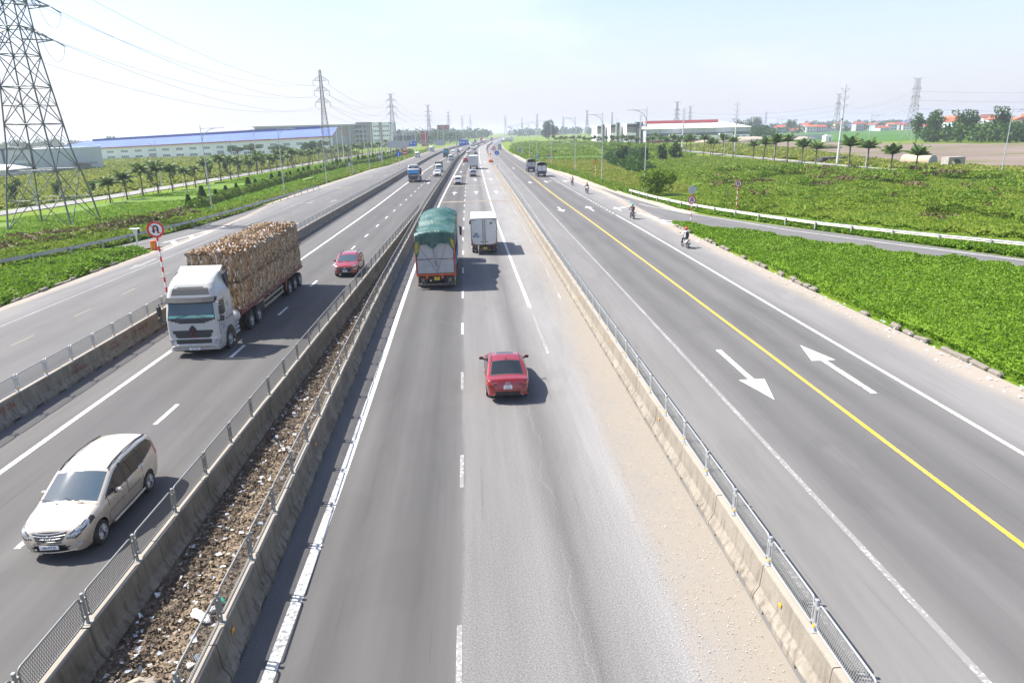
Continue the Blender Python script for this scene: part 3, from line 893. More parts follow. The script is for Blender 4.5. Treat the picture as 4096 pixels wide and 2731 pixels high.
# ------------------------------------------------------------------ W-beam guard rails
def guard_rail(pts, label, m, zt=.78, gap=2.0):
    t = thing('guard_rail', label, 'guard rail', (0, 0, 0))
    P = [Vector((x, y, 0)) for x, y in pts]
    # resample evenly
    out = [P[0]]; acc = 0
    for a, b in zip(P[:-1], P[1:]):
        d = (b - a).length; k = gap - acc
        while k <= d: out.append(a.lerp(b, k / d)); k += gap
        acc = (acc + d) % gap
    prof = [(.0, 0), (.045, -.03), (.045, -.09), (0, -.13), (0, -.18), (.045, -.22), (.045, -.28), (0, -.31)]
    pm = MB(); pm.box((0, 0, .33), (.08, .13, .72)); pm.box((.07, 0, .6), (.1, .12, .2)); post = pm.mesh('rail_post', galv_dull)
    for i, a in enumerate(out[:-1]):
        b = out[i + 1]; d = (b - a).normalized(); nrm = Vector((d.y, -d.x, 0))
        if nrm.dot(Vector((0, 50, 0)) - a) < 0 and False: nrm = -nrm
        if i % 2 == 0:
            o = link('rail_post', post, t); o.location = a; o.rotation_euler = (0, 0, math.atan2(nrm.y, nrm.x))
        if i % 2 == 0:
            e = out[min(i + 2, len(out) - 1)]
            mb = MB(); vs = []
            for p in (a, e):
                for ox, oz in prof: vs.append(p + nrm * (.13 + ox) + Vector((0, 0, zt + oz)))
                for ox, oz in prof[::-1]: vs.append(p + nrm * (.122 + ox) + Vector((0, 0, zt + oz)))
            n = len(prof) * 2
            mb.add(vs, [(k, (k + 1) % n, n + (k + 1) % n, n + k) for k in range(n)] + [tuple(range(n)), tuple(range(n, 2 * n))])
            mb.build('rail_section', m, t)
    return t
rail_white = mat('whitish rail paint', (.66, .65, .60), .45, .1, var=.1, vscale=.8, dirt=.35, dirtcol=(.3, .24, .17))
guard_rail([(24.9, 114.1), (25.8, 101), (27.4, 90.2), (29.3, 82.4), (31.5, 75.6), (34.7, 67.2), (38.7, 60.2), (43.8, 52.5), (50.5, 42.5), (58, 31)][::-1], 'white double-ribbed guard rail curving along the right slip road', rail_white)
guard_rail([(-31.3, 142), (-32.9, 112), (-34.2, 89), (-35.6, 79), (-37.5, 70), (-39.2, 63.6), (-41.2, 59.0), (-46.5, 50), (-53.5, 39)], 'grey galvanised guard rail curving along the left slip road', galv)
# =================================================================== vehicles
# ---- cars: the body is lofted from side profile + plan; windows, lamps and grille are cut out of that surface as parts
def car_surface(sp, res):
    L_, n = sp['L'], max(24, int(sp['L'] / res))
    u = np.linspace(0, 1, n)
    s = L_ * (u + .55 * np.sin(2 * PI * u) / (-2 * PI) * 1.0)          # denser at both ends
    def prof(key, sig=.05):
        fine = np.linspace(-.3, L_ + .3, int((L_ + .6) / .01))
        v = interp(sp[key], fine); k = int(sig / .01 * 3); w = np.exp(-.5 * (np.arange(-k, k + 1) * .01 / sig) ** 2); w /= w.sum()
        vv = np.convolve(np.pad(v, k, 'edge'), w, 'valid')
        return np.interp(s, fine, vv)
    zt, zb, w = prof('top', sp.get('smooth', .045)), prof('bot', .03), prof('plan', .05)
    zs = prof('shoulder', .1)
    K1, K2, K3 = max(8, int(1.1 / res)), 6, max(6, int(.75 / res))
    ring = []
    for i in range(n):
        H = zt[i] - zb[i]
        rc = min(sp.get('rc', .16), H * .45)
        zc = zt[i] - rc
        z1 = np.linspace(zb[i], zc, K1)
        def hw(z):
            lo = np.clip((zs[i] - z) / max(.05, zs[i] - zb[i]), 0, 1); hi = np.clip(z - zs[i], 0, 2)
            return w[i] * (1 - sp.get('tuck', .09) * lo ** 2.2) - sp.get('tum', .26) * np.maximum(0, hi - .03) - .02 * np.clip(hi / .05, 0, 1)
        x1 = hw(z1)
        a = np.linspace(0, PI / 2, K2 + 1)[1:]
        cw = min(.15, x1[-1] * .5)
        cr = sp.get('crown', .045) * min(1, H)
        x2 = x1[-1] - cw + cw * np.cos(a) - .08 * (rc - cr) * np.sin(a); z2 = zc + (rc - cr) * np.sin(a)
        x3 = np.linspace(x2[-1], 0, K3 + 1)[1:]; z3 = zt[i] - cr + cr * (1 - (x3 / x2[-1]) ** 2)
        ring.append(np.stack([np.concatenate([x1, x2, x3]), np.concatenate([z1, z2, z3])], -1))
    ring = np.array(ring)
    def cap(r):                                  # close the end with rings shrinking to a level line
        zm = (r[:, 1].min() + r[:, 1].max()) / 2
        return [np.stack([r[:, 0], zm + (r[:, 1] - zm) * f], -1) for f in (.75, .5, .25, 0)]
    ring = np.concatenate([np.array(cap(ring[0])[::-1]), ring, np.array(cap(ring[-1]))])
    s = np.concatenate([np.full(4, s[0]), s, np.full(4, s[-1])])
    return s, ring, (K1, K2, K3)

def inpoly(px, py, poly):
    r = np.zeros(px.shape, bool); n = len(poly)
    for i in range(n):
        x0, y0 = poly[i]; x1, y1 = poly[(i + 1) % n]
        c = ((y0 > py) != (y1 > py)) & (px < (x1 - x0) * (py - y0) / ((y1 - y0) if y1 != y0 else 1e-9) + x0)
        r ^= c
    return r

def wheel(parent, x, y, r, w, side, rimmat, spokes=5, name='wheel', dish=.03, steel=False):
    """tyre (part) with rim (sub-part); outer face looks towards side*x"""
    key = (r, w, side, rimmat.name, spokes, steel)
    if key not in WH:
        h = w / 2; rr = r * (.66 if not steel else .58)
        mb = MB(); mb.lathe([(rr, -h), (r * .93, -h), (r, -h * .7), (r, h * .7), (r * .93, h), (rr, h), (rr, -h)], axis='X', n=20)
        ty = mb.mesh('wheel', rubber, smooth=False)
        mb = MB(); f = side * h
        if steel:
            mb.lathe([(rr, f), (rr * .94, f - side * .01), (rr * .88, f - side * .07), (rr * .55, f - side * .02), (rr * .42, f + side * .0), (rr * .34, f + side * .05), (0.001, f + side * .06)], axis='X', n=18)
            for k in range(8):
                a = 2 * PI * k / 8; mb.cyl((f - side * .02, rr * .62 * math.cos(a), rr * .62 * math.sin(a)), (f - side * .052, rr * .62 * math.cos(a), rr * .62 * math.sin(a)), rr * .12, n=6, mi=1)
        else:
            mb.lathe([(rr, f), (rr * .95, f + side * .004), (rr * .90, f - side * dish)], axis='X', n=20)
            mb.lathe([(rr * .9, f - side * .08), (.001, f - side * .08)], axis='X', n=14, mi=1)
            for k in range(spokes):
                a = 2 * PI * k / spokes
                for q in (-.11, .11):
                    p0 = (f - side * .02, rr * .2 * math.cos(a + q * 2), rr * .2 * math.sin(a + q * 2)); p1 = (f - side * dish * .6, rr * .93 * math.cos(a + q), rr * .93 * math.sin(a + q))
                    mb.cyl(p0, p1, rr * .10, rr * .085, n=4)
            mb.lathe([(rr * .26, f - side * .03), (rr * .24, f), (.001, f + side * .004)], axis='X', n=12)
        WH[key] = (ty, mb.mesh('rim', [rimmat, plastic]))
    ty, rim = WH[key]
    o = link('wheel', ty, parent); o.location = (x, y, r)
    link('rim', rim, o)
    return o
WH = {}
windshield_m = glassm('windscreen glass', (.045, .075, .10), .03)  # blue in the base colour stands in for reflected sky

def plate(parent, txt, x, y, z, face, w=.33, h=.165, lines=1, m=None, tm=None, tilt=0.0):
    """number plate facing face (+1: +y, -1: -y)"""
    mb = MB(); mb.box((0, 0, 0), (w, .012, h), bev=.004)
    o = mb.build('number_plate', m or plate_white, parent)
    o.location = (x, y, z); o.rotation_euler = (tilt * face, 0, 0)
    rows = txt.split('\n'); n = len(rows)
    for i, r_ in enumerate(rows):
        size = h * (.82 if n == 1 else .50)
        zz = 0 if n == 1 else (h * .23 if i == 0 else -h * .23)
        c = text_mesh(r_, size, tm or plate_txt, 'plate_number', o, (0, face * .008, zz), (PI / 2, 0, PI if face > 0 else 0), sx=min(1.0, w * .92 / (size * .62 * max(4, len(r_)))))
        c['kind'] = 'stuff'
    return o

def build_car(name, label, sp, body, loc, rotz, res=.05, plates=None, group=None, cat='car', detail=1, rim=None):
    t = thing(name, label, cat, loc, rotz, group)
    s, ring, (K1, K2, K3) = car_surface(sp, res)
    L_ = sp['L']; n, K = ring.shape[:2]
    Y = L_ / 2 - s                                             # front is +y
    half = np.zeros((n, K, 3)); half[..., 0] = ring[..., 0]; half[..., 1] = Y[:, None]; half[..., 2] = ring[..., 1]
    mir = half[:, ::-1][:, 1:].copy(); mir[..., 0] *= -1
    V = np.concatenate([half, mir], 1); m = V.shape[1]         # open at the bottom
    idx = np.arange(n * m).reshape(n, m)
    F = np.stack([idx[:-1, :-1], idx[:-1, 1:], idx[1:, 1:], idx[1:, :-1]], -1).reshape(-1, 4)
    vf = V.reshape(-1, 3)
    C = vf[F].mean(1); x, sy, z = np.abs(C[:, 0]), L_ / 2 - C[:, 1], C[:, 2]
    row = np.tile(np.concatenate([np.arange(K - 1), np.arange(K - 2, -1, -1)]), n - 1)
    col = np.repeat(np.arange(n - 1), m - 1)
    side = row < K1 + 1
    top = row >= K1 + K2 - 2
    lab = np.full(len(F), 'body', dtype=object)
    wspan = ring[col, K1 + K2 - 1, 0]
    for key, val in sp['zones']:
        kind = key.split('.')[0]
        if kind == 'side': msk = side & inpoly(sy, z, val)
        elif kind == 'top': msk = (row >= K1 + 1) & (sy > val[0]) & (sy < val[1]) & (x < wspan * val[2] + (val[3] if len(val) > 3 else 0))
        elif kind == 'front': msk = (sy < val[1]) & inpoly(x, z, val[0])
        elif kind == 'rear': msk = (sy > L_ - val[1]) & inpoly(x, z, val[0])
        elif kind == 'low': msk = (z < val)
        elif kind == 'seam': msk = side & (np.abs(sy - (val[0] + (z - .5) * val[3])) < max(res * .5, .011)) & (z > val[1]) & (z < val[2])
        elif kind == 'topseam': msk = (row >= K1) & (np.abs(sy - val[0]) < res * .55) & (x < wspan * 1.1)
        else: continue
        lab[msk] = key.split('.')[1]
    wr, wf, wb = sp['wr'], sp['wf'], sp['wb']
    d = np.minimum(np.hypot(sy - wf, z - wr), np.hypot(sy - wf - wb, z - wr))
    arch = side & (d < wr * 1.17) & (x > .45)
    if sp.get('cladding'): lab[side & (d < wr * 1.4) & (x > .45)] = 'cladding'
    lab[arch] = ''
    wellm = plastic
    mats = {'body': body, 'windshield': windshield_m, 'rear_window': glass, 'side_window': glass, 'sunroof': glass, 'grille': plastic, 'headlight': lampglass, 'tail_light': tail_red,
            'trim': plastic, 'cladding': plastic, 'seam': sp.get('seamm', MATS['black paint']), 'chrome_strip': chrome, 'bumper_insert': plastic, 'fog_lamp': lampglass, 'window_frame': plastic, 'roof_panel': body}
    mats.update(sp.get('mats', {}))
    pieces = []
    for nm in dict.fromkeys(lab):
        if nm == '': continue
        f = F[lab == nm]
        groups_ = [f]
        if nm in ('side_window', 'headlight', 'tail_light', 'fog_lamp'):
            cx = vf[f].mean(1)[:, 0]; groups_ = [f[cx > 0], f[cx <= 0]]
        if nm == 'side_window':
            g2 = []
            for q in groups_:
                qy = L_ / 2 - vf[q].mean(1)[:, 1]; bounds = sp.get('win_split', [])
                k = np.searchsorted(bounds, qy)
                g2 += [q[k == j] for j in range(len(bounds) + 1)]
            groups_ = g2
        for q in groups_:
            if len(q) == 0: continue
            used, inv = np.unique(q, return_inverse=True)
            me = bpy.data.meshes.new(nm)
            me.from_pydata(vf[used].tolist(), [], inv.reshape(q.shape).tolist())
            me.materials.append(mats[nm]); me.polygons.foreach_set('use_smooth', [True] * len(q)); me.update()
            if nm == 'seam': nm_ = 'panel_gap'
            else: nm_ = nm
            link(nm_, me, t)
    # floor pan, wheel housings and wheels
    mb = MB(); wd = sp['plan'][len(sp['plan']) // 2][1]
    mb.b2((-wd * .80, -L_ / 2 + .28, .24), (wd * .80, L_ / 2 - .28, .42))
    mb.b2((-wd * .62, -L_ / 2 + .45, .42), (wd * .62, L_ / 2 - .6, .8))
    mb.build('floor_pan', plastic, t)
    for q in (wf, wf + wb):
        for sd in (-1, 1): wheel(t, sd * (wd - .125), L_ / 2 - q, wr, .215, sd, rim or alloy, sp.get('spokes', 5))
    # mirrors
    my, mz = L_ / 2 - sp['mirror'][0], sp['mirror'][1]
    for sd in (-1, 1):
        mb = MB(); mb.box((sd * (wd + .1), my, mz), (.2, .10, .135), 0, .04); mb.box((sd * (wd + .1), my - .053, mz), (.16, .01, .1), 1); mb.box((sd * (wd - .01), my + .01, mz - .06), (.1, .06, .04), 1)
        mb.build('wing_mirror', [body if sp.get('mirror_body', True) else plastic, plastic], t)
    if detail and 'handles' in sp:
        for hs, hz in sp['handles']:
            for sd in (-1, 1):
                xx = float(np.interp(hs, s, ring[:, int(K1 * .8), 0]))
                mb = MB(); mb.box((sd * (sp.get('hx', wd) + .005), L_ / 2 - hs, hz), (.035, .19, .035), bev=.012); mb.build('door_handle', sp.get('handle_mat', chrome), t)
    if detail:
        for sd in (-.42, .22):
            y0 = L_ / 2 - sp['cowl'][0]; mb = MB(); mb.cyl((sd, y0, sp['cowl'][1]), (sd + .52, y0 - .1, sp['cowl'][1] + .075), .014, .01, n=5); mb.build('wiper', black_p, t)
    for p in (plates or []): plate(t, *p)
    return t

def ellipse_badge(parent, x, y, z, face, w, h, kind):
    mb = MB(); p = [(w / 2 * math.cos(a), 0, h / 2 * math.sin(a)) for a in np.linspace(0, 2 * PI, 19)[:-1]]
    mb.tube(p, .011, 5, closed=True)
    if kind == 'h': mb.tube([(-w * .2, 0, -h * .3), (-w * .08, 0, h * .3)], .01, 5); mb.tube([(w * .08, 0, -h * .3), (w * .2, 0, h * .3)], .01, 5); mb.tube([(-w * .16, 0, -.008), (w * .16, 0, .008)], .009, 5)
    else:
        mb.tube([(w * .2 * math.cos(a), 0, h * .42 * math.sin(a)) for a in np.linspace(0, 2 * PI, 15)[:-1]], .008, 5, closed=True)
        mb.tube([(w * .4 * math.cos(a), 0, h * .12 + h * .22 * math.sin(a)) for a in np.linspace(0, 2 * PI, 15)[:-1]], .008, 5, closed=True)
    o = mb.build('badge', chrome, parent); o.location = (x, y, z); return o

# ---- body styles
MPV = dict(L=4.6, wr=.325, wf=.83, wb=2.75, mirror=(1.72, 1.08), cowl=(1.0, 1.135), tum=.2, rc=.17, crown=.05, spokes=9,
    top=[(0, .52), (.03, .74), (.1, .86), (.3, .95), (.7, 1.05), (.98, 1.105), (1.06, 1.14), (1.92, 1.60), (2.1, 1.67), (2.6, 1.735), (3.6, 1.73), (4.2, 1.66), (4.36, 1.55), (4.5, 1.1), (4.56, .9), (4.6, .6)],
    bot=[(0, .42), (.06, .27), (.3, .22), (4.2, .24), (4.5, .32), (4.6, .46)], plan=[(0, .34), (.03, .52), (.08, .66), (.2, .79), (.5, .85), (1.0, .875), (2.3, .885), (3.6, .885), (4.2, .85), (4.5, .77), (4.57, .62), (4.6, .45)],
    shoulder=[(0, .7), (.6, .85), (1.4, .98), (4.0, 1.06), (4.6, .9)], handles=[(2.45, .98), (3.3, 1.0)], win_split=[2.36, 3.18],
    zones=[('top.windshield', (1.06, 1.93, 1.06)), ('side.window_frame', [(1.22, 1.06), (1.5, 1.24), (2.0, 1.50), (2.3, 1.58), (3.4, 1.60), (3.95, 1.56), (4.25, 1.36), (4.22, 1.24), (3.3, 1.07), (2.3, 1.03)]),
           ('side.side_window', [(1.34, 1.10), (1.56, 1.22), (2.0, 1.45), (2.28, 1.545), (2.30, 1.07)]), ('side.side_window', [(2.40, 1.07), (2.40, 1.555), (3.14, 1.57), (3.14, 1.10)]), ('side.side_window', [(3.24, 1.11), (3.24, 1.565), (3.90, 1.53), (4.18, 1.36), (4.15, 1.27)]),
           ('rear.rear_window', ([(0, 1.15), (.58, 1.15), (.55, 1.5), (0, 1.52)], .5)), ('front.grille', ([(0, .55), (.30, .55), (.44, .82), (0, .82)], .2)), ('front.bumper_insert', ([(0, .33), (.34, .33), (.50, .46), (0, .46)], .14)),
           ('front.trim', ([(.41, .645), (.64, .63), (.86, .86), (.82, .98), (.60, .87)], .66)), ('front.headlight', ([(.45, .67), (.62, .665), (.82, .86), (.79, .94), (.62, .835)], .62)), ('front.fog_lamp', ([(.56, .40), (.76, .44), (.74, .52), (.58, .50)], .3)), ('rear.tail_light', ([(.62, .92), (.95, .92), (.95, 1.32), (.7, 1.32)], .42)),
           ('seam.seam', (1.30, .32, 1.02, .05)), ('seam.seam', (2.36, .32, 1.05, -.03)), ('seam.seam', (3.28, .55, 1.06, -.1)), ('side.chrome_strip', [(1.30, .64), (1.30, .665), (3.3, .70), (3.3, .675)]), ('low.trim', .245), ('topseam.seam', (.995,))])
SEDAN = dict(L=4.44, wr=.31, wf=.83, wb=2.6, mirror=(1.55, .98), cowl=(1.12, .945), tum=.34, rc=.13, crown=.045, mirror_body=True,
    top=[(0, .5), (.05, .66), (.2, .76), (.7, .87), (1.15, .93), (1.22, .96), (2.0, 1.385), (2.2, 1.43), (2.6, 1.455), (3.05, 1.40), (3.2, 1.36), (3.86, 1.04), (3.95, 1.015), (4.3, 1.0), (4.37, .96), (4.41, .72), (4.44, .55)],
    bot=[(0, .38), (.06, .25), (.3, .19), (4.0, .21), (4.38, .3), (4.44, .42)], plan=[(0, .36), (.04, .56), (.1, .7), (.3, .80), (.8, .855), (2.2, .865), (3.6, .86), (4.1, .83), (4.34, .76), (4.41, .62), (4.44, .44)],
    shoulder=[(0, .6), (.6, .74), (1.4, .86), (3.4, .92), (4.44, .86)], handles=[(2.35, .83), (3.2, .85)], win_split=[2.4],
    zones=[('top.windshield', (1.22, 2.02, 1.04)), ('side.window_frame', [(1.4, .92), (1.75, 1.12), (2.1, 1.3), (2.6, 1.36), (3.0, 1.33), (3.4, 1.18), (3.78, .99), (2.4, .915)]), ('side.side_window', [(1.5, .95), (1.8, 1.11), (2.1, 1.265), (2.34, 1.31), (2.35, .945)]), ('side.side_window', [(2.45, .945), (2.44, 1.315), (2.95, 1.29), (3.3, 1.17), (3.62, 1.0)]),
           ('top.trim', (3.10, 3.9, 1.0, -.0)), ('top.rear_window', (3.16, 3.84, .93)), ('top.sunroof', (2.18, 2.5, .62)), ('rear.trim', ([(.40, .80), (.62, .70), (.95, .72), (.95, .95), (.80, .925)], .36)), ('rear.tail_light', ([(.46, .80), (.64, .74), (.95, .76), (.95, .93), (.80, .90)], .34)), ('front.headlight', ([(.4, .58), (.6, .56), (.86, .74), (.8, .78), (.5, .68)], .6)), ('front.grille', ([(0, .36), (.5, .36), (.56, .6), (0, .64)], .2)),
           ('rear.bumper_insert', ([(0, .2), (.9, .2), (.9, .36), (.5, .34), (.4, .30), (0, .30)], .3)), ('rear.chrome_strip', ([(.38, .345), (.88, .375), (.88, .40), (.38, .37)], .3)), ('seam.seam', (1.35, .3, .9, .1)), ('seam.seam', (2.4, .3, .92, -.02)), ('seam.seam', (3.3, .45, .94, -.15)), ('low.trim', .22), ('rear.seam', ([(.52, .52), (.54, .52), (.70, .76), (.68, .76)], .2)), ('rear.seam', ([(0, .505), (.53, .505), (.53, .525), (0, .525)], .2))])
SUV = dict(L=4.17, wr=.335, wf=.82, wb=2.6, mirror=(1.48, 1.06), cowl=(.98, 1.02), tum=.26, rc=.14, crown=.045, cladding=True, spokes=5,
    top=[(0, .5), (.04, .78), (.14, .90), (.5, .98), (1.0, 1.03), (1.06, 1.06), (1.75, 1.46), (1.95, 1.51), (2.4, 1.555), (3.2, 1.53), (3.55, 1.46), (3.7, 1.36), (3.98, 1.02), (4.1, .95), (4.15, .7), (4.17, .55)],
    bot=[(0, .4), (.06, .27), (.3, .23), (3.8, .25), (4.1, .34), (4.17, .45)], plan=[(0, .40), (.04, .60), (.1, .74), (.25, .83), (.7, .885), (2.0, .9), (3.3, .9), (3.85, .87), (4.08, .80), (4.14, .66), (4.17, .5)],
    shoulder=[(0, .7), (.6, .84), (1.4, .94), (3.4, 1.0), (4.17, .95)], handles=[(2.2, .9), (3.0, .94)], win_split=[2.2],
    zones=[('top.windshield', (1.07, 1.76, 1.05)), ('side.window_frame', [(1.25, 1.0), (1.55, 1.2), (1.9, 1.39), (2.4, 1.43), (3.2, 1.40), (3.45, 1.28), (3.4, 1.16), (2.3, 1.0)]), ('side.side_window', [(1.36, 1.03), (1.6, 1.19), (1.93, 1.35), (2.14, 1.385), (2.16, 1.03)]), ('side.side_window', [(2.25, 1.035), (2.24, 1.39), (3.1, 1.365), (3.35, 1.26), (3.2, 1.14)]),
           ('top.rear_window', (3.62, 3.92, .9)), ('rear.tail_light', ([(.5, .86), (.95, .84), (.95, .98), (.52, .96)], .45)), ('front.trim', ([(.46, .78), (.9, .84), (.9, .945), (.46, .86)], .42)), ('front.headlight', ([(.5, .80), (.88, .86), (.88, .92), (.5, .84)], .4)), ('front.fog_lamp', ([(.60, .58), (.84, .6), (.84, .74), (.62, .70)], .32)), ('front.grille', ([(0, .42), (.38, .42), (.56, .72), (.44, .78), (0, .78)], .2)),
           ('front.bumper_insert', ([(0, .26), (.56, .26), (.5, .36), (0, .36)], .2)), ('rear.bumper_insert', ([(0, .3), (.9, .3), (.9, .5), (0, .5)], .25)), ('low.cladding', .36), ('seam.seam', (1.2, .38, .98, .1)), ('seam.seam', (2.2, .38, 1.0, 0)), ('seam.seam', (3.1, .5, 1.02, -.12))])
PICK = dict(SUV, L=5.2, wf=.95, wb=3.1, mirror=(1.75, 1.2), cowl=(1.3, 1.15), wr=.38, handles=[(2.5, 1.0)], cladding=False,
    top=[(0, .6), (.05, .95), (.2, 1.05), (1.3, 1.16), (1.38, 1.2), (2.1, 1.68), (2.6, 1.78), (3.3, 1.75), (3.5, 1.65), (3.66, 1.16), (5.1, 1.13), (5.18, 1.0), (5.2, .6)], bot=[(0, .5), (.06, .36), (5.1, .4), (5.2, .55)], plan=[(0, .7), (.2, .86), (.8, .92), (4.8, .92), (5.2, .82)],
    shoulder=[(0, .8), (1.4, 1.05), (5.2, 1.05)], win_split=[2.5], zones=[('top.windshield', (1.4, 2.15, .95)), ('side.side_window', [(1.65, 1.2), (2.1, 1.5), (2.45, 1.62), (2.45, 1.18)]), ('side.side_window', [(2.55, 1.18), (2.55, 1.63), (3.25, 1.6), (3.4, 1.2)]), ('top.rear_window', (3.5, 3.66, .85)), ('front.grille', ([(0, .7), (.6, .7), (.6, .95), (0, .95)], .25)), ('front.headlight', ([(.62, .8), (.9, .8), (.9, .96), (.62, .96)], .4)), ('rear.tail_light', ([(.75, .7), (.95, .7), (.95, 1.05), (.75, 1.05)], .3)), ('low.trim', .42)])

MPV['mats'] = {'seam': mat('gold panel gap', (.13, .11, .085), .6)}
gold = paint('champagne gold paint', (.58, .51, .41), .2, .3, .26)
red_pearl = paint('dark red pearl paint', (.27, .012, .018), .12, .25, .28)
red_suv = paint('crimson paint', (.30, .014, .022), .16, .25, .28)
white_car = paint('white car paint', (.72, .72, .71), .14, 0, .3)
silver = paint('silver paint', (.40, .41, .42), .15, .6, .3)
grey_car = paint('grey paint', (.16, .165, .17), .15, .5, .3)
dark_car = paint('dark car paint', (.03, .032, .038), .18, .2, .3)

# ---- the three near cars
mpv = build_car('minivan', 'champagne gold minivan with silver slatted grille nearest the camera in the left carriageway', MPV, gold, (-11.05, 17.87, 0), PI, .026,
    plates=[('30A-977.34', 0, 2.345, .46, 1, .47, .115, 1)], cat='minivan')
for k, zz in enumerate((.595, .66, .725)):
    mb = MB(); w = .30 + .05 * k; mb.tube([(x, 2.318 - .085 * (x / .5) ** 2 - .014 * k, zz + .02 * (x / .4) ** 2) for x in np.linspace(-w, w, 9)], .016, 5); mb.build('grille_slat', chrome, mpv)
mb = MB(); mb.tube([(x, 2.285 - .085 * (x / .5) ** 2, .80 + .03 * (x / .42) ** 2) for x in np.linspace(-.42, .42, 11)], .016, 5); mb.build('grille_surround', chrome, mpv)
mb = MB(); mb.tube([(x, 2.315 - .12 * abs(x / .6) ** 2.0, .31) for x in np.linspace(-.60, .60, 13)], .026, 6); mb.build('bumper_lip', chrome, mpv)
ellipse_badge(mpv, 0, 2.325, .705, 1, .17, .115, 't')
for sd in (-1, 1):
    mb = MB(); mb.tube([(sd * .64, 2.3 - s_, z_) for s_, z_ in ((1.95, 1.60), (2.3, 1.675), (2.9, 1.715), (3.6, 1.70), (4.15, 1.63))], .018, 5); mb.build('roof_strip', plastic, mpv)
    mb = MB(); mb.tube([(sd * .885, 2.3 - s_, z_) for s_, z_ in ((1.4, .30), (2.4, .29), (3.2, .30))], .035, 6); mb.build('side_step', gold, mpv)

sed = build_car('sedan', 'dark red sedan with sunroof seen from behind, alone in the middle carriageway', SEDAN, red_pearl, (.96, 27.08, 0), R(.6), .024,
    plates=[('17A\n222.06', 0, -2.225, .70, -1, .33, .165)], cat='sedan')
ellipse_badge(sed, 0, -2.222, .855, -1, .19, .10, 'h')
mb = MB(); mb.prism([(-.09, 0), (.09, 0), (-.06, .075)], 'YZ', -.025, .025); o = mb.build('antenna_fin', red_pearl, sed); o.location = (0, -.80, 1.40)
mb = MB(); mb.tube([(x, -2.16 - .02 * (1 - (x / .72) ** 2), 1.005 - .02 * (x / .72) ** 2) for x in np.linspace(-.72, .72, 11)], .014, 5); mb.build('boot_lip', red_pearl, sed)
for sd, tx in ((-.52, 'ACCENT'), (.56, '1.4 AT')):
    text_mesh(tx, .055 if sd < 0 else .035, chrome, 'badge', sed, (sd, -2.208, .885), (PI / 2, 0, 0))
for sd in (-1, 1):
    mb = MB(); mb.tube([(sd * .575, 2.22 - s_, z_) for s_, z_ in ((2.05, 1.385), (2.5, 1.43), (2.9, 1.40), (3.15, 1.345))], .012, 4); mb.build('roof_strip', plastic, sed)
    mb = MB(); mb.box((sd * .63, -2.175, .40), (.3, .03, .05), bev=.01); mb.build('bumper_reflector', tail_red, sed)

kona = build_car('crossover_car', 'crimson crossover with black wheel arches driving behind the bale truck', SUV, red_suv, (-9.95, 53.1, 0), PI, .036,
    plates=[('30G\n881.33', 0, 2.10, .50, 1, .33, .165)], cat='crossover')
ellipse_badge(kona, 0, 2.075, .70, 1, .2, .1, 'h')
mb = MB(); mb.cyl((0, -1.15, 1.50), (0, -1.32, 1.86), .008, .005, n=5); mb.build('antenna', black_p, kona)
for sd in (-1, 1):
    mb = MB(); mb.tube([(sd * .60, 2.085 - s_, z_) for s_, z_ in ((1.85, 1.46), (2.0, 1.53), (2.8, 1.56), (3.45, 1.50), (3.55, 1.45))], .022, 5); mb.build('roof_rail', black_p, kona)
mb = MB(); mb.tube([(-.54, 2.03, .70), (-.37, 2.09, .43), (-.2, 2.10, .41)], .014, 5); mb.build('grille_surround', chrome, kona)
mb = MB(); mb.tube([(.54, 2.03, .70), (.37, 2.09, .43), (.2, 2.10, .41)], .014, 5); mb.build('grille_surround', chrome, kona)

# ---- cars further along (front faces +y; rotz=pi comes towards the camera)
def far(name, label, sp, m, x, y, rot, cat, res=.11):
    d = math.atan((lx('dashM', [y + 10])[0] - lx('dashM', [y - 10])[0]) / 20)
    return build_car(name, label, sp, m, (x, y, 0), rot - d, res, cat=cat, detail=0)
far('crossover_car', 'white crossover following below the grey covered truck in the left carriageway', SUV, white_car, -9.2, 174.5, PI, 'crossover', .06)
far('minivan', 'white minivan seen from behind near the second yellow rumble band', MPV, white_car, -3.45, 145.3, 0, 'minivan', .06)
far('minivan', 'silver minivan seen from behind just below the white container-box truck', MPV, silver, -.35, 170.2, 0, 'minivan', .06)
far('crossover_car', 'dark red crossover seen from behind to the left of the white box truck', SUV, red_suv, -3.05, 256, 0, 'crossover')
far('sedan', 'black car mostly hidden above the roof of the second white box truck', SEDAN, dark_car, .95, 338, 0, 'sedan')
far('crossover_car', 'white crossover seen from behind, next beyond the dark red crossover', SUV, white_car, -2.75, 360.5, 0, 'crossover')
far('sedan', 'grey sedan seen from behind beyond the hidden black car', SEDAN, grey_car, .65, 420, 0, 'sedan')
far('crossover_car', 'white crossover on the left lane beyond the grey sedan', SUV, white_car, -1.2, 452, 0, 'crossover')
far('crossover_car', 'white crossover in the right lane where the road starts to bend', SUV, white_car, 2.3, 495, 0, 'crossover')
far('sedan', 'small black car behind the white crossover at the bend', SEDAN, dark_car, 3.6, 540, 0, 'sedan')
far('sedan', 'tiny dark car on the far bend left of a tiny red car', SEDAN, grey_car, 7.6, 677, 0, 'sedan')
far('sedan', 'tiny red car on the far bend', SEDAN, red_suv, 10.4, 657, 0, 'sedan')
far('sedan', 'tiny grey car far along the middle carriageway', SEDAN, silver, 14.5, 780, 0, 'sedan')
far('sedan', 'white sedan coming closer behind the green tipper truck', SEDAN, white_car, -11.4, 399, PI, 'sedan')
far('sedan', 'white sedan coming beside the black pickup', SEDAN, white_car, -7.5, 424, PI, 'sedan')
far('pickup', 'black pickup with a covered bed coming beside the overhead sign post', PICK, dark_car, -8.4, 381, PI, 'pickup')
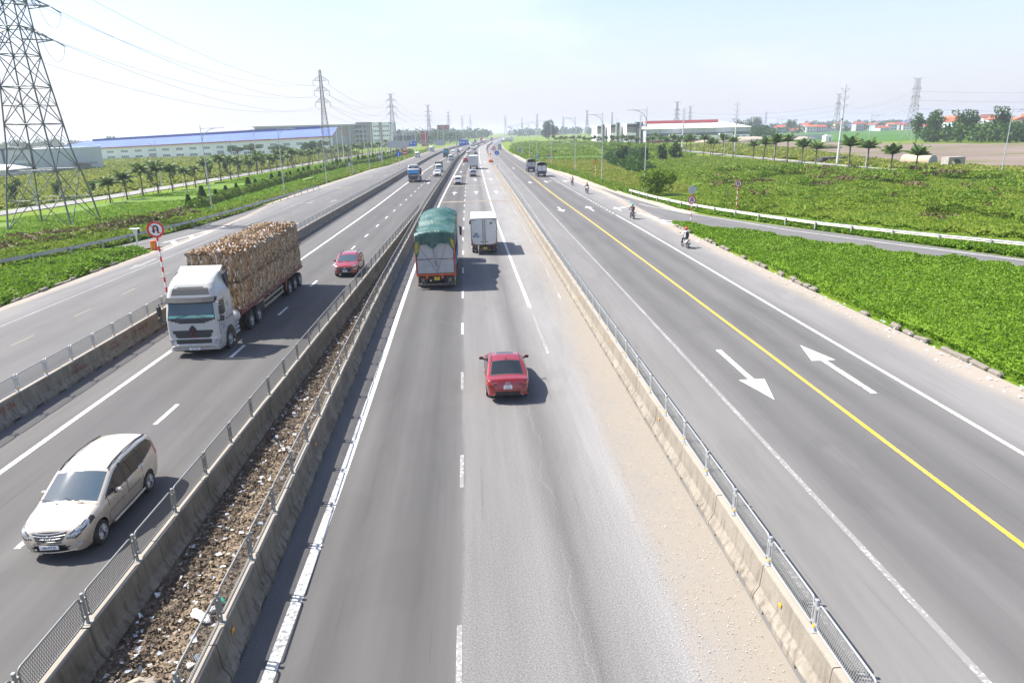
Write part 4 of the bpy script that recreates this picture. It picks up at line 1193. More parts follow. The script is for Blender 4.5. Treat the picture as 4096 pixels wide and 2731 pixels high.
far('sedan', 'tiny white car coming along the left carriageway at the bend', SEDAN, white_car, -2.2, 614, PI, 'sedan')
far('sedan', 'tiny white car beside the far coach', SEDAN, white_car, 5.2, 700, PI, 'sedan')
far('sedan', 'tiny white car beyond the far red truck', SEDAN, white_car, 14, 900, PI, 'sedan')
far('minivan', 'white minivan coming along the right service road behind the red and white posts', MPV, white_car, 11.5, 444, PI, 'minivan')
far('sedan', 'tiny white car coming far along the right service road', SEDAN, white_car, 21.4, 655, PI, 'sedan')
# ---- trucks: cabs are lofted upward from rounded-rectangle rings; glass, grille and lamps are cut from that shell
def cab(parent, sp, mats):
    zs = np.array(sorted(set(np.round(np.concatenate([np.arange(sp['z'][0], sp['z'][1], sp.get('res', .05)), [sp['z'][1]]]), 4))))
    f = interp(sp['front'], zs); w = interp(sp['width'], zs); r = interp(sp['corner'], zs); rear = interp(sp['rear'], zs)
    nf, nc, ns, nb = sp.get('nf', 26), 5, sp.get('ns', 24), 6
    rings = []
    for i in range(len(zs)):
        W_, F_, B_, c = w[i], f[i], rear[i], min(r[i], w[i] * .9)
        pts = [(x, F_) for x in np.linspace(-W_ + c, W_ - c, nf)]
        pts += [(W_ - c + c * math.sin(a), F_ - c + c * math.cos(a)) for a in np.linspace(0, PI / 2, nc + 2)[1:-1]]
        pts += [(W_, y) for y in np.linspace(F_ - c, B_ + .05, ns)]
        pts += [(x, B_) for x in np.linspace(W_ - .05, -W_ + .05, nb)]
        pts += [(-W_, y) for y in np.linspace(B_ + .05, F_ - c, ns)]
        pts += [(-W_ + c - c * math.cos(a), F_ - c + c * math.sin(a)) for a in np.linspace(0, PI / 2, nc + 2)[1:-1]]
        rings.append(np.array([(x, y, zs[i]) for x, y in pts]))
    V = np.array(rings); n, m = V.shape[:2]
    # roof: shrink the last ring to its centre line
    last = V[-1]; cx = np.array([0, (f[-1] + rear[-1]) / 2, 0])
    extra = []
    for q in (.8, .5, .2, .0):
        e = last.copy(); e[:, :2] = cx[:2] + (last[:, :2] - cx[:2]) * q; e[:, 2] += sp.get('roofcrown', .05) * (1 - q * q); extra.append(e)
    V = np.concatenate([V, np.array(extra)]); n = V.shape[0]
    idx = np.arange(n * m).reshape(n, m); nx_ = np.roll(idx, -1, 1)
    F = np.stack([idx[:-1], nx_[:-1], nx_[1:], idx[1:]], -1).reshape(-1, 4)
    vf = V.reshape(-1, 3); C = vf[F].mean(1)
    segi = np.tile(np.arange(m), n - 1)
    kfront = (segi < nf + nc // 2) | (segi >= m - nc // 2 - 1)
    kcorner = ((segi >= nf - 1) & (segi <= nf + nc)) | (segi >= m - nc - 1)
    kside = ((segi >= nf + nc - 1) & (segi < nf + nc + ns)) | ((segi >= nf + nc + ns + nb - 1) & (segi < m - nc))
    x, y, z = C[:, 0], C[:, 1], C[:, 2]; ax = np.abs(x)
    roof = np.repeat(np.arange(n - 1), m) >= n - 5
    lab = np.full(len(F), 'cab_body', dtype=object)
    for key, val in sp['zones']:
        kind, nm = key.split('.')
        if kind == 'front': msk = kfront & ~roof & inpoly(ax, z, val)
        elif kind == 'wrap': msk = (kfront | kcorner) & ~roof & inpoly(ax, z, val)
        elif kind == 'side': msk = kside & ~roof & inpoly(-y, z, val)
        elif kind == 'band': msk = ~roof & (z > val[0]) & (z < val[1])
        lab[msk] = nm
    if 'arch' in sp:
        ay, az, ar = sp['arch']; lab[kside & (np.hypot(y + ay, z - az) < ar + .09)] = 'wheel_arch'; lab[kside & (np.hypot(y + ay, z - az) < ar)] = ''
    for nm in dict.fromkeys(lab):
        if not nm: continue
        fs = F[lab == nm]; gs = [fs]
        if nm in ('side_window', 'headlight', 'wheel_arch', 'air_inlet', 'fog_lamp'):
            c0 = vf[fs].mean(1)[:, 0]; gs = [fs[c0 > 0], fs[c0 <= 0]]
        for q in gs:
            if not len(q): continue
            used, inv = np.unique(q, return_inverse=True)
            me = bpy.data.meshes.new(nm); me.from_pydata(vf[used].tolist(), [], inv.reshape(q.shape).tolist())
            me.materials.append(mats.get(nm, plastic)); me.polygons.foreach_set('use_smooth', [True] * len(q)); me.update()
            link(nm, me, parent)
cabwhite = paint('dusty white cab paint', (.47, .465, .44), .3, 0, .4)
cabmats = dict(sun_shade=mat('mint dashboard shade', (.20, .50, .42), .3), cab_body=cabwhite, panel_line=black_p, sill=plastic, windshield=windshield_m, side_window=glass, headlight=lampglass, grille=plastic, black_band=plastic, wheel_arch=plastic, bumper=cabwhite, fog_lamp=lampglass, air_inlet=plastic, roof_panel=mat('smoked roof panel', (.13, .125, .11), .3, 0, .5, dirt=.3), lower_grille=plastic, name_board=plastic)
HEAVY = dict(z=(.32, 3.9), res=.055, front=[(.32, -.06), (.5, .02), (.9, .03), (1.0, 0), (1.4, -.01), (1.9, -.05), (2.0, -.07), (2.75, -.27), (2.95, -.33), (3.3, -.45), (3.55, -.62), (3.75, -.95), (3.9, -1.5)],
    rear=[(.32, -2.25), (3.9, -2.25)], width=[(.32, 1.18), (.6, 1.24), (1.9, 1.24), (2.8, 1.22), (3.3, 1.15), (3.75, 1.02), (3.9, .98)], corner=[(.32, .3), (1, .22), (2, .16), (3, .28), (3.9, .35)], arch=(1.42, .52, .60),
    zones=[('front.windshield', [(0, 1.93), (1.10, 1.93), (1.06, 2.72), (0, 2.76)]), ('front.sun_shade', [(0, 1.95), (1.06, 1.95), (1.06, 2.09), (0, 2.09)]), ('front.black_band', [(0, 1.70), (.62, 1.70), (1.13, 1.90), (1.13, 1.93), (0, 1.93)]), ('front.grille', [(0, .98), (.80, .98), (1.02, 1.38), (0, 1.34)]), ('front.lower_grille', [(0, .66), (.86, .70), (.80, .94), (0, .94)]),
           ('wrap.headlight', [(.90, .56), (1.25, .62), (1.25, .92), (.84, .90)]), ('side.side_window', [(.28, 2.0), (1.18, 1.98), (1.18, 2.66), (.46, 2.66)]), ('side.panel_line', [(1.26, .9), (1.285, .9), (1.285, 2.9), (1.26, 2.9)]), ('side.air_inlet', [(.14, 1.1), (.24, 1.1), (.24, 1.75), (.14, 1.75)]),
           ('front.roof_panel', [(0, 3.02), (.90, 3.02), (.86, 3.36), (0, 3.40)]), ('band.sill', (.32, .38))])
def heavy_extras(t, body, visor_m, mirror_m, yf=0.0):
    mb = MB(); P = [(-1.2, -.30), (-1.14, -.16), (-.6, -.03), (0, 0), (.6, -.03), (1.14, -.16), (1.2, -.30)]
    vs = [(x, y - .16, 2.93) for x, y in P] + [(x, y + .06, 2.74) for x, y in P] + [(x, y + .05, 2.70) for x, y in P] + [(x, y - .18, 2.88) for x, y in P]
    n = 7; mb.add(vs, [(i, i + 1, n + i + 1, n + i) for i in range(6)] + [(n + i, n + i + 1, 2 * n + i + 1, 2 * n + i) for i in range(6)] + [(2 * n + i, 2 * n + i + 1, 3 * n + i + 1, 3 * n + i) for i in range(6)])
    mb.build('sun_visor', visor_m, t)
    for sd in (-1, 1):
        mb = MB(); mb.box((sd * 1.46, -.06, 2.36), (.22, .13, .5), bev=.05); mb.box((sd * 1.46, -.06, 1.93), (.22, .13, .26), bev=.05); mb.tube([(sd * 1.2, -.2, 2.72), (sd * 1.42, -.04, 2.68), (sd * 1.46, -.06, 2.5)], .03, 5); mb.tube([(sd * 1.2, -.12, 1.78), (sd * 1.42, -.06, 1.82)], .025, 5)
        mb.build('wing_mirror', mirror_m, t)
        mb = MB(); mb.cyl((sd * .75, .0, 1.97), (sd * .08, -.09, 2.12), .018, .012, n=5); mb.build('wiper', black_p, t)
    mb = MB(); mb.box((0, .02, .43), (2.4, .1, .1), bev=.03); mb.build('front_step', body, t)

def truck_wheels(t, axles, w=2.3, r=.5, dual=True):
    for i, y in enumerate(axles):
        for sd in (-1, 1):
            wheel(t, sd * (w / 2 - .14), y, r, .28, sd, galv_dull, steel=True)
            if dual and i > 0: wheel(t, sd * (w / 2 - .45), y, r, .26, sd, galv_dull, steel=True)

# ---- tractor with flat trailer of waste cardboard bales (front towards the camera)
TX, TY = -13.9, 32.55
tr = thing('tractor_unit', 'dusty white high-roofed tractor cab pulling the trailer of cardboard bales', 'truck', (TX, TY, 0), PI)
cab(tr, HEAVY, cabmats)
heavy_extras(tr, cabwhite, mat('grey sun visor', (.04, .042, .045), .75, spec=.2), plastic)
mb = MB(); mb.box((0, .05, .62), (1.75, .1, .17), bev=.05); mb.box((-.98, .02, .56), (.3, .1, .12), bev=.03, ry=-.4); mb.box((.98, .02, .56), (.3, .1, .12), bev=.03, ry=.4); mb.build('bumper_bar', cabwhite, tr)
for x, y, wd in ((0, 1.22, 1.62), (0, 1.10, 1.36)):
    mb = MB(); mb.box((x, .015, y), (wd, .04, .03), bev=.01); mb.build('grille_slat', mat('grille slat', (.05, .055, .065), .5), tr)
redtri = mat('red warning triangle', (.35, .03, .03), .4)
mb = MB(); mb.prism([(0, 1.62), (.14, 1.47), (.17, 1.34), (-.17, 1.34), (-.14, 1.47)], 'XZ', .0, .03); mb.box((0, .016, 1.33), (.26, .03, .05)); mb.build('badge', black_p, tr)
mb = MB(); tri = [Vector((0, .045, 1.32)), Vector((.19, .045, 1.02)), Vector((-.19, .045, 1.02))]; mb.tube(tri, .022, 4, closed=True); mb.build('warning_triangle', redtri, tr)
plate(tr, '14K-103.47', 0, .10, .46, 1, .52, .13)
# side lettering on the door and cab wall (vehicle's left side faces the median)
blue_txt = mat('faded blue lettering', (.10, .09, .26), .6); tan_txt = mat('tan lettering', (.36, .25, .12), .6)
for sd in (-1,):
    rz = -PI / 2
    for y, z, tx, sz, m_ in ((-.55, 1.66, 'CTY CP', .14, tan_txt), (-.62, 1.50, 'Dich vu van tai', .1, blue_txt), (-1.75, 1.62, '14K-103.47', .15, blue_txt), (-.72, 1.02, '0-14K', .07, blue_txt)):
        c_ = text_mesh(tx, sz, m_, 'door_lettering', tr, (sd * 1.247, y, z), (PI / 2, 0, rz)); c_['kind'] = 'stuff'
    mb = MB(); mb.tube([(-1.248, -.72 + .14 * math.cos(a), 1.26 + .14 * math.sin(a)) for a in np.linspace(-.2, PI + .2, 12)], .012, 4); mb.build('door_emblem', blue_txt, tr)
    mb = MB(); mb.prism([(-1.6, 2.35), (-1.52, 2.42), (-1.56, 2.2), (-1.66, 2.12), (-1.6, 2.25)], 'YZ', -1.246, -1.238); mb.build('cab_emblem', mat('green emblem', (.05, .2, .17), .6), tr)
for sd in (-1, 1):
    mb = MB(); mb.box((sd * 1.245, -.42 - .78, 1.62), (.02, .22, .05), bev=.01); mb.build('door_handle', black_p, tr)
    mb = MB(); mb.prism([(-1.72, 3.78), (-2.2, 3.9), (-2.25, 3.2), (-2.02, 2.95), (-1.82, 3.3)], 'YZ', sd * 1.155 - .06, sd * 1.155 + .006); mb.build('roof_vent_panel', black_p, tr)
mb = MB(); mb.prism([(-2.05, 3.86), (-1.75, 3.9), (-2.2, 4.12), (-2.3, 4.1)], 'YZ', -1.02, 1.02); mb.build('roof_lip', cabwhite, tr)
mb = MB()
for sd in (-1, 1): mb.box((sd * .42, -4.3, .86), (.14, 5.6, .26), bev=.02)
mb.box((0, -4.2, 1.06), (1.1, 1.2, .1), bev=.04); mb.build('chassis', plastic, tr)
mb = MB()
for k in range(3): mb.cyl((-1.05, -2.5, .9 - .22 * k), (-1.05, -3.1, .9 - .22 * k), .1, n=10)
mb.build('air_tank', galv_dull, tr)
mb = MB(); mb.box((.85, -2.9, .75), (.6, 1.1, .6), bev=.1); mb.build('fuel_tank', galv_dull, tr)
for sd in (-1, 1):
    mb = MB(); mb.tube([(sd * 1.05, -5.0 + .62 * math.cos(a) - (0.0), .5 + .6 * math.sin(a)) for a in np.linspace(.15, PI - .15, 9)], .05, 4); mb.build('mudguard', plastic, tr)
truck_wheels(tr, (-1.42, -4.95, -6.3), 2.42)
cloth = mat('pale tarpaulin', (.52, .49, .45), .8, var=.2, vscale=4, dirt=.4)
def lump(name, c, s, m, parent=None, n=10, seed=1, rough=.12):
    rr = np.random.RandomState(seed); mb = MB()
    prof = [(math.cos(a), math.sin(a)) for a in np.linspace(-PI / 2, PI / 2, n)]
    vs = []
    for (r, h) in prof:
        for k in range(12):
            a = 2 * PI * k / 12; q = 1 + rr.uniform(-rough, rough)
            vs.append((c[0] + s[0] * r * math.cos(a) * q, c[1] + s[1] * r * math.sin(a) * q, c[2] + s[2] * h * q))
    mb.add(vs, [(i * 12 + k, i * 12 + (k + 1) % 12, (i + 1) * 12 + (k + 1) % 12, (i + 1) * 12 + k) for i in range(n - 1) for k in range(12)])
    return mb.build(name, m, parent, smooth=True)
o = lump('tarpaulin_bundle', (0, 0, 0), (.42, .62, .36), cloth, None, seed=4); o.location = (TX + .85, TY + 2.95, 1.25); tag(o, 'rolled dirty white tarpaulin strapped behind the white tractor cab', 'tarpaulin')

maroon = mat('maroon trailer paint', (.16, .028, .026), .55, var=.2, dirt=.35, vscale=1.2)
tl = thing('flat_trailer', 'maroon flatbed semi-trailer loaded with cardboard bales', 'trailer', (TX, TY, 0), PI)
mb = MB(); mb.b2((-1.25, -16.75, 1.30), (1.25, -3.3, 1.42)); mb.build('deck', maroon, tl)
for sd in (-1, 1):
    mb = MB(); mb.box((sd * 1.265, -10.0, 1.32), (.05, 13.45, .22), bev=.015); mb.build('side_rail', maroon, tl)
    mb = MB(); mb.box((sd * .45, -11, 1.1), (.12, 11.4, .36)); mb.build('main_beam', maroon, tl)
guardm = mat('khaki side guard', (.33, .31, .22), .6, dirt=.3)
for sd in (-1, 1):
    for zz in (.62, .95):
        mb = MB(); mb.box((sd * 1.17, -9.6, zz), (.04, 4.2, .13)); mb.build('side_guard_rail', guardm, tl)
    for yy in (-7.6, -9.6, -11.6):
        mb = MB(); mb.box((sd * 1.13, yy, .9), (.04, .06, .75)); mb.build('side_guard_post', guardm, tl)
mb = MB(); mb.box((0, -16.5, .72), (2.3, .1, .14)); mb.box((-.7, -16.5, 1.0), (.1, .1, .5)); mb.box((.7, -16.5, 1.0), (.1, .1, .5)); mb.build('under_run_bar', maroon, tl)
mb = MB(); mb.prism([(-12.7, 1.25), (-12.5, .5), (-12.35, .5), (-12.35, 1.25)], 'YZ', -1.2, -1.1); mb.build('bracket', maroon, tl)
for i, y in enumerate((-13.2, -14.6, -16.0)):
    for sd in (-1, 1):
        wheel(tl, sd * 1.08, y, .5, .28, sd, galv_dull, steel=True); wheel(tl, sd * .75, y, .5, .26, sd, galv_dull, steel=True)

# bales: compressed cardboard, rough faces with loose flaps
def bale_mat():
    t = NT('waste cardboard')
    o = t.tc('Object')
    at = t.n.new('ShaderNodeAttribute'); at.attribute_name = 'scrap'
    v = t.vor(13, t.mapv((1.0, 1.3, .38), vec=t.mix(.06, o, t.noise(3, o, out='Color'))), out='Color')
    k = t.sep(v)[0]
    c = t.ramp(k, [(.0, (.17, .115, .068)), (.2, (.30, .205, .12)), (.5, (.40, .285, .175)), (.72, (.47, .36, .235)), (.84, (.34, .22, .125)), (.90, (.58, .54, .50)), (.97, (.70, .68, .68)), (1, (.16, .2, .25))], 'CONSTANT')
    st = t.noise(26, t.mapv((1, 1, .2)), detail=4)
    c = t.mix(1.0, c, t.ramp(st, [(.3, (.72, .68, .62)), (.7, (1.4, 1.3, 1.18))]), 'MULTIPLY')
    t.set('Base Color', t.mix(at.outputs['Fac'], c, at.outputs['Color']))
    t.set('Roughness', .9); t.set('Specular IOR Level', .15); t.bump(st, .8, .05)
    return t.mat
m_bale = bale_mat()
SCRAP = [(.46, .35, .22), (.36, .25, .15), (.52, .41, .27), (.30, .20, .12), (.42, .31, .19), (.64, .62, .62), (.48, .37, .24), (.36, .25, .15), (.24, .16, .10), (.70, .69, .70), (.42, .33, .22), (.45, .34, .05), (.12, .2, .32), (.36, .16, .06), (.05, .05, .06)]
def bale(sx, sy, sz, seed, flaps=900):
    rr = np.random.RandomState(seed); mb = MB(); k = 7
    vs, ix, fs = [], {}, []
    for f, (a, b, c_) in enumerate(((0, 1, 2), (0, 2, 1), (1, 2, 0))):
        for s_ in (-1, 1):
            base = len(vs)
            for i in range(k + 1):
                for j in range(k + 1):
                    p = [0, 0, 0]; p[a] = -1 + 2 * i / k; p[b] = -1 + 2 * j / k; p[c_] = s_
                    key = tuple(np.round(p, 3))
                    rs_ = np.random.RandomState(abs(hash((key, seed))) % 2**31)
                    bulge = .05 * (1 - p[a] ** 2) * (1 - p[b] ** 2) if c_ < 2 else .03
                    q = [p[0] * sx / 2, p[1] * sy / 2, p[2] * sz / 2]; q[c_] += s_ * bulge
                    vs.append([q[m_] + rs_.uniform(-.035, .035) for m_ in range(3)])
            for i in range(k):
                for j in range(k):
                    q = [base + i * (k + 1) + j, base + (i + 1) * (k + 1) + j, base + (i + 1) * (k + 1) + j + 1, base + i * (k + 1) + j + 1]
                    fs.append(q)
    nb_ = len(fs); mb.add(vs, fs)
    cols = [(0, 0, 0, 0)] * nb_
    for _ in range(flaps):
        c_ = rr.choice([0, 0, 1, 2, 2, 2]); s_ = rr.choice([-1, 1]) if c_ < 2 else 1
        p = rr.uniform(-1, 1, 3) * (sx / 2, sy / 2, sz / 2); p[c_] = s_ * (sx, sy, sz)[c_] / 2 + s_ * rr.uniform(0, .03)
        l, w_ = (rr.uniform(.06, .24), rr.uniform(.010, .045)) if c_ < 2 else (rr.uniform(.1, .4), rr.uniform(.03, .12))
        n_ = Vector([0, 0, 0]); n_[c_] = s_
        d = Vector(rr.normal(0, .35, 3)); d[2] += (-1 if c_ < 2 else 0); d += n_ * rr.uniform(.05, .5)
        if c_ == 2: d += Vector((rr.uniform(-1, 1), rr.uniform(-1, 1), 0))
        d.normalize(); u = d.cross(n_ + Vector(rr.normal(0, .25, 3))).normalized()
        P = Vector(p); a0 = P - d * l * .3
        mb.add([a0 - u * w_, a0 + u * w_, P + d * l * .7 + u * w_ * rr.uniform(.3, 1.2), P + d * l * .7 - u * w_ * rr.uniform(.3, 1.2)], [(0, 1, 2, 3)])
        kk = rr.randint(len(SCRAP)) if c_ < 2 else rr.choice([0, 2, 2, 4, 6, 10, 5, 9]); v_ = rr.uniform(.75, 1.2); cols.append((*[x * v_ for x in SCRAP[kk]], 1))  # top flaps draw paler scraps: sunlight put into their colour
    me = mb.mesh('paper_bale', m_bale, fix=False)
    ca = me.attributes.new('scrap', 'FLOAT_COLOR', 'FACE'); ca.data.foreach_set('color', np.array(cols, np.float32).ravel())
    return me
bms = [bale(1.24, 1.62, 1.44, s_) for s_ in (1, 2, 3, 4)]
q = 0
for row in range(8):
    for sd in (0, 1):
        for lv in (0, 1):
            o = link('paper_bale', bms[q % 4]); q += 1
            o.location = (TX - .635 + 1.27 * sd + rng.uniform(-.03, .03), TY + 4.45 + 1.625 * row + rng.uniform(-.02, .02), 1.44 + .74 + lv * 1.46 + rng.uniform(-.02, .02) + (.05 if lv and row % 3 == 0 else 0))
            o.rotation_euler = (0, 0, rng.choice([0, PI]) + rng.uniform(-.025, .025))
            where = ('front row behind the cab' if row == 0 else 'rear row of the trailer' if row == 7 else ordw(row) + ' row from the cab')
            tag(o, '%s cardboard bale in the %s, %s side' % ('upper' if lv else 'lower', where, 'median' if sd else 'service road'), 'bale', 'bales of waste cardboard stacked on the trailer')
strap = mat('orange strap', (.62, .20, .04), .6)
mb = MB(); mb.tube([(1.22, 0, .05), (1.34, .0, 1.0), (1.32, .02, 2.0), (1.28, .05, 3.0), (1.2, .05, 3.08), (-1.2, .05, 3.08)], .022, 4)
o = mb.build('cargo_strap', strap); o.location = (TX, TY + 4.9, 1.42); tag(o, 'orange strap running down the first bales behind the cab', 'strap')

# ---- truck with green tarpaulin (rear towards the camera)
GX = -2.86
gt = thing('tarpaulin_truck', 'grey-doored cargo truck under a bulging green tarpaulin', 'truck', (GX, 45.95, 0), 0)
orange_fr = mat('orange truck frame', (.50, .085, .025), .5, var=.15, dirt=.2); greypanel = mat('grey steel panel', (.42, .43, .435), .55, .2, var=.06, vscale=1.5, dirt=.15); greyframe = mat('grey panel frame', (.42, .43, .43), .5, .2, dirt=.2)
hw = 1.27
mb = MB(); mb.box((0, .03, 1.02), (2 * hw + .16, .14, .16), bev=.02); mb.box((-.62, .0, .86), (.16, .1, .22)); mb.box((.42, 0, .86), (.16, .1, .22)); mb.build('rear_sill', orange_fr, gt)
for sd in (-1, 1):
    mb = MB(); mb.box((sd * (hw + .04), .04, 2.35), (.09, .12, 2.6), bev=.02); mb.build('corner_post', orange_fr, gt)
    mb = MB(); mb.box((sd * hw, 4.8, 2.35), (.06, 9.4, 2.6)); mb.build('side_wall', mat('blue side tarpaulin', (.05, .19, .48), .6, var=.2, vscale=2, dirt=.2), gt)
mb = MB(); mb.box((0, 4.8, 1.02), (2 * hw, 9.5, .1)); mb.build('load_floor', orange_fr, gt)
for sd in (-1, 1):
    mb = MB(); mb.box((sd * .62, .02, 2.85), (1.2, .05, 1.5), bev=.01); mb.build('upper_door', greypanel, gt)
mb = MB(); mb.box((0, .0, 1.60), (2.46, .05, .92), bev=.01); mb.build('tailgate', greypanel, gt)
mb = MB()
for xx in (-1.2, -.72, -.24, .24, .72, 1.2): mb.box((xx, -.04, 1.6), (.05, .04, .92))
for zz in (1.16, 1.62, 2.04): mb.box((0, -.045, zz), (2.44, .045, .05))
mb.build('tailgate_frame', greyframe, gt)['kind'] = 'stuff'
mb = MB(); mb.box((0, -.02, 2.75), (.12, .05, 1.5), bev=.01); mb.box((.14, -.03, 2.7), (.035, .03, 1.5)); mb.box((-.12, -.03, 2.7), (.035, .03, 1.5)); mb.build('lock_bar', greyframe, gt)['kind'] = 'stuff'
ropem = mat('dark rope', (.05, .05, .045), .9)
for a_, b_ in (((-.25, -.10, 3.55), (.12, -.08, 1.5)), ((.9, -.09, 3.5), (.16, -.1, 1.3)), ((-1.1, -.09, 3.0), (.1, -.12, 1.2)), ((.1, -.1, 1.5), (.02, -.14, .45))):
    mb = MB(); mb.tube([a_, ((a_[0] + b_[0]) / 2, -.11, (a_[2] + b_[2]) / 2), b_], .011, 4); mb.build('rope', ropem, gt)
mb = MB(); mb.tube([(0, -.12, 2.0), (-.06, -.13, 1.8), (.06, -.13, 1.62), (.09, -.12, 1.78), (.0, -.13, 1.95)], .014, 4); mb.build('red_rope', redtri, gt)
# mudflaps, lamps, bar
for sd in (-1, 1):
    mb = MB(); mb.box((sd * .92, .25, .55), (.66, .03, .72)); fl = mb.build('mud_flap', plastic, gt)
    fig = mat('pale mudflap print', (.42, .40, .34), .8); mb = MB()
    # a fighter's silhouette printed on the flap: torso, head, bent arms and legs
    for p, q_, r_ in (((0, .12), (0, -.02), .045), ((0, .05), (.11, .1), .016), ((.11, .1), (.17, .2), .014), ((0, .05), (-.12, .09), .016), ((-.12, .09), (-.16, .19), .014), ((0, -.02), (.12, -.1), .022), ((.12, -.1), (.08, -.2), .02), ((0, -.02), (-.12, -.08), .022), ((-.12, -.08), (-.14, -.2), .02), ((0, .13), (0, .18), .03)):
        mb.cyl((p[0], 0, p[1]), (q_[0], 0, q_[1]), r_, n=6)
    o = mb.build('flap_print', fig, fl); o.location = (sd * .92, .225, .56); o['kind'] = 'stuff'
    mb = MB(); mb.box((sd * .95, .12, .83), (.56, .1, .14), bev=.02); lm = mb.build('tail_lamp', plastic, gt)
    mb = MB()
    for k in range(4): mb.cyl((sd * .95 - .19 + .127 * k, .07, .83), (sd * .95 - .19 + .127 * k, .055, .83), .05, n=10)
    mb.build('lamp_lens', mat('dusty tail lamp', (.15, .05, .045), .5), lm)['kind'] = 'stuff'
    mb = MB(); mb.tube([(sd * 1.24, .18, .9), (sd * 1.26, .2, .2)], .02, 4); mb.build('yellow_marker', yellow_p, gt)
plate(gt, '90H\n115.80', .04, .02, .74, -1, .36, .24, m=yellow_p, tm=mat('red-brown plate lettering', (.25, .05, .02), .6))
mb = MB(); mb.box((-.02, .0, .34), (2.5, .12, .16), bev=.02); mb.build('under_run_bar', mat('rusty steel bar', (.10, .085, .075), .8, var=.3, dirt=.3), gt)
mb = MB(); mb.b2((-.5, .3, .6), (.5, 9.4, .95)); mb.build('chassis', plastic, gt)
for y in (1.0, 2.35, 8.6):
    for sd in (-1, 1): wheel(gt, sd * 1.08, y, .5, .28, sd, galv_dull, steel=True); wheel(gt, sd * .76, y, .5, .26, sd, galv_dull, steel=True)
def tarp_mat():
    t = NT('green tarpaulin'); o = t.tc('Object'); s = t.sep(o)
    yb_ = t.math('ADD', s[2], t.math('MULTIPLY', t.math('SUBTRACT', t.noise(1.5, o, detail=4), .5), .25))
    at = t.n.new('ShaderNodeAttribute'); at.attribute_name = 'trim'
    c = t.mix(t.noise(.8, o, detail=5), (.006, .055, .040), (.014, .095, .074))
    fold = t.noise(5, t.mapv((1, 2.5, 1)), detail=6, rough=.7)
    c = t.mix(t.maprange(t.noise(1.1, o, detail=7, rough=.7), .42, .68, 0, .7), c, (.12, .185, .175))  # whitish sheen painted into the cloth colour in noise patches
    y_ = t.mix(t.maprange(t.noise(8, t.mapv((1, 1, 2.2)), detail=5), .52, .58), (.42, .34, .02), (.10, .17, .04))
    c = t.mix(at.outputs['Fac'], c, y_)
    t.set('Base Color', c); t.set('Roughness', .38); t.set('Specular IOR Level', .5); t.bump(fold, .55, .08)
    return t.mat
m_tarp = tarp_mat()
def tarp():
    rr = np.random.RandomState(5); nu, nv = 68, 58
    vs, tm_ = [], []
    ridges = [0.15, 2.4, 4.4, 6.4, 8.9]
    for j in range(nv + 1):
        fv = j / nv; y = -.12 + 9.6 * fv
        dip = min(abs(y - r_) for r_ in ridges)
        for i in range(nu + 1):
            u_ = -1 + 2 * i / nu; a = abs(u_)
            hump = .5 * math.sin(min(1, max(0, (y - 3.0) / 6.5)) * PI * .78)
            top = 3.95 + hump - .24 * min(1, dip / .95) ** .7 - .14 * (1 if y > 9.2 else 0)
            if a < .62:
                k = a / .62; x = u_ / .62 * 1.30; z = top - .06 + (.20 + .42 * hump) * (1 - k ** 2.2) + .03 * math.sin(7 * y + 3 * u_)
            else:
                k = (a - .62) / .38; drop = .62 + .22 * math.sin(y * 1.9) * (1 if u_ > 0 else .6)
                if u_ < 0 and y < 1.0: drop += .75 * (1 - y / 1.0)
                elif y < .9: drop += .25
                x = math.copysign(1.31 + .05 * math.sin(9 * y + 4 * k), u_); z = top - k * drop
            z += rr.normal(0, .008); x += rr.normal(0, .006)
            vs.append((x, y, z)); tm_.append(1.0 if (a > .80 and a < .95) else 0.0)
    F = [(j * (nu + 1) + i, j * (nu + 1) + i + 1, (j + 1) * (nu + 1) + i + 1, (j + 1) * (nu + 1) + i) for j in range(nv) for i in range(nu)]
    # rear valance, pulled in pleats to a knot
    b = len(vs); nk = 9
    for k in range(1, nk + 1):
        f = k / nk
        for i in range(nu + 1):
            u_ = -1 + 2 * i / nu; x0, y0, z0 = vs[i]
            uu = max(-1, min(1, x0 / 1.31))
            if abs(u_) < .62:
                drop = .80 + .38 * max(0, 1 - abs(uu + .1) / .35) + .45 * max(0, uu - .72) / .28 + (.72 if uu < -.78 else 0) * min(1, (-.78 - uu) / .08)
                gather = -.06 * f * (uu + .12) * (1 if abs(uu) < .7 else 0)
                x = x0 + gather; z = z0 - f * drop; y = y0 - .05 + .05 * math.sin(uu * 17 + f * 2) * f + .015 * math.sin(uu * 41)
            else:
                x, y, z = x0, y0 - .03 * f, z0 - f * .02
            vs.append((x, y, z)); tm_.append(1.0 if (abs(uu) > .82 and abs(u_) < .62 and .35 < f < .78) else 0.0)
    for k in range(nk):
        r0 = (lambda i: i) if k == 0 else (lambda i, q=b + (k - 1) * (nu + 1): q + i)
        r1 = lambda i, q=b + k * (nu + 1): q + i
        F += [(r0(i), r0(i + 1), r1(i + 1), r1(i)) for i in range(nu) if abs(-1 + 2 * (i + .5) / nu) < .62]
    mb = MB(); mb.add(vs, F); me = mb.mesh('tarpaulin', m_tarp, smooth=True)
    ca = me.attributes.new('trim', 'FLOAT', 'POINT'); ca.data.foreach_set('value', np.array(tm_, np.float32))
    return link('tarpaulin', me, gt)
tp = tarp()
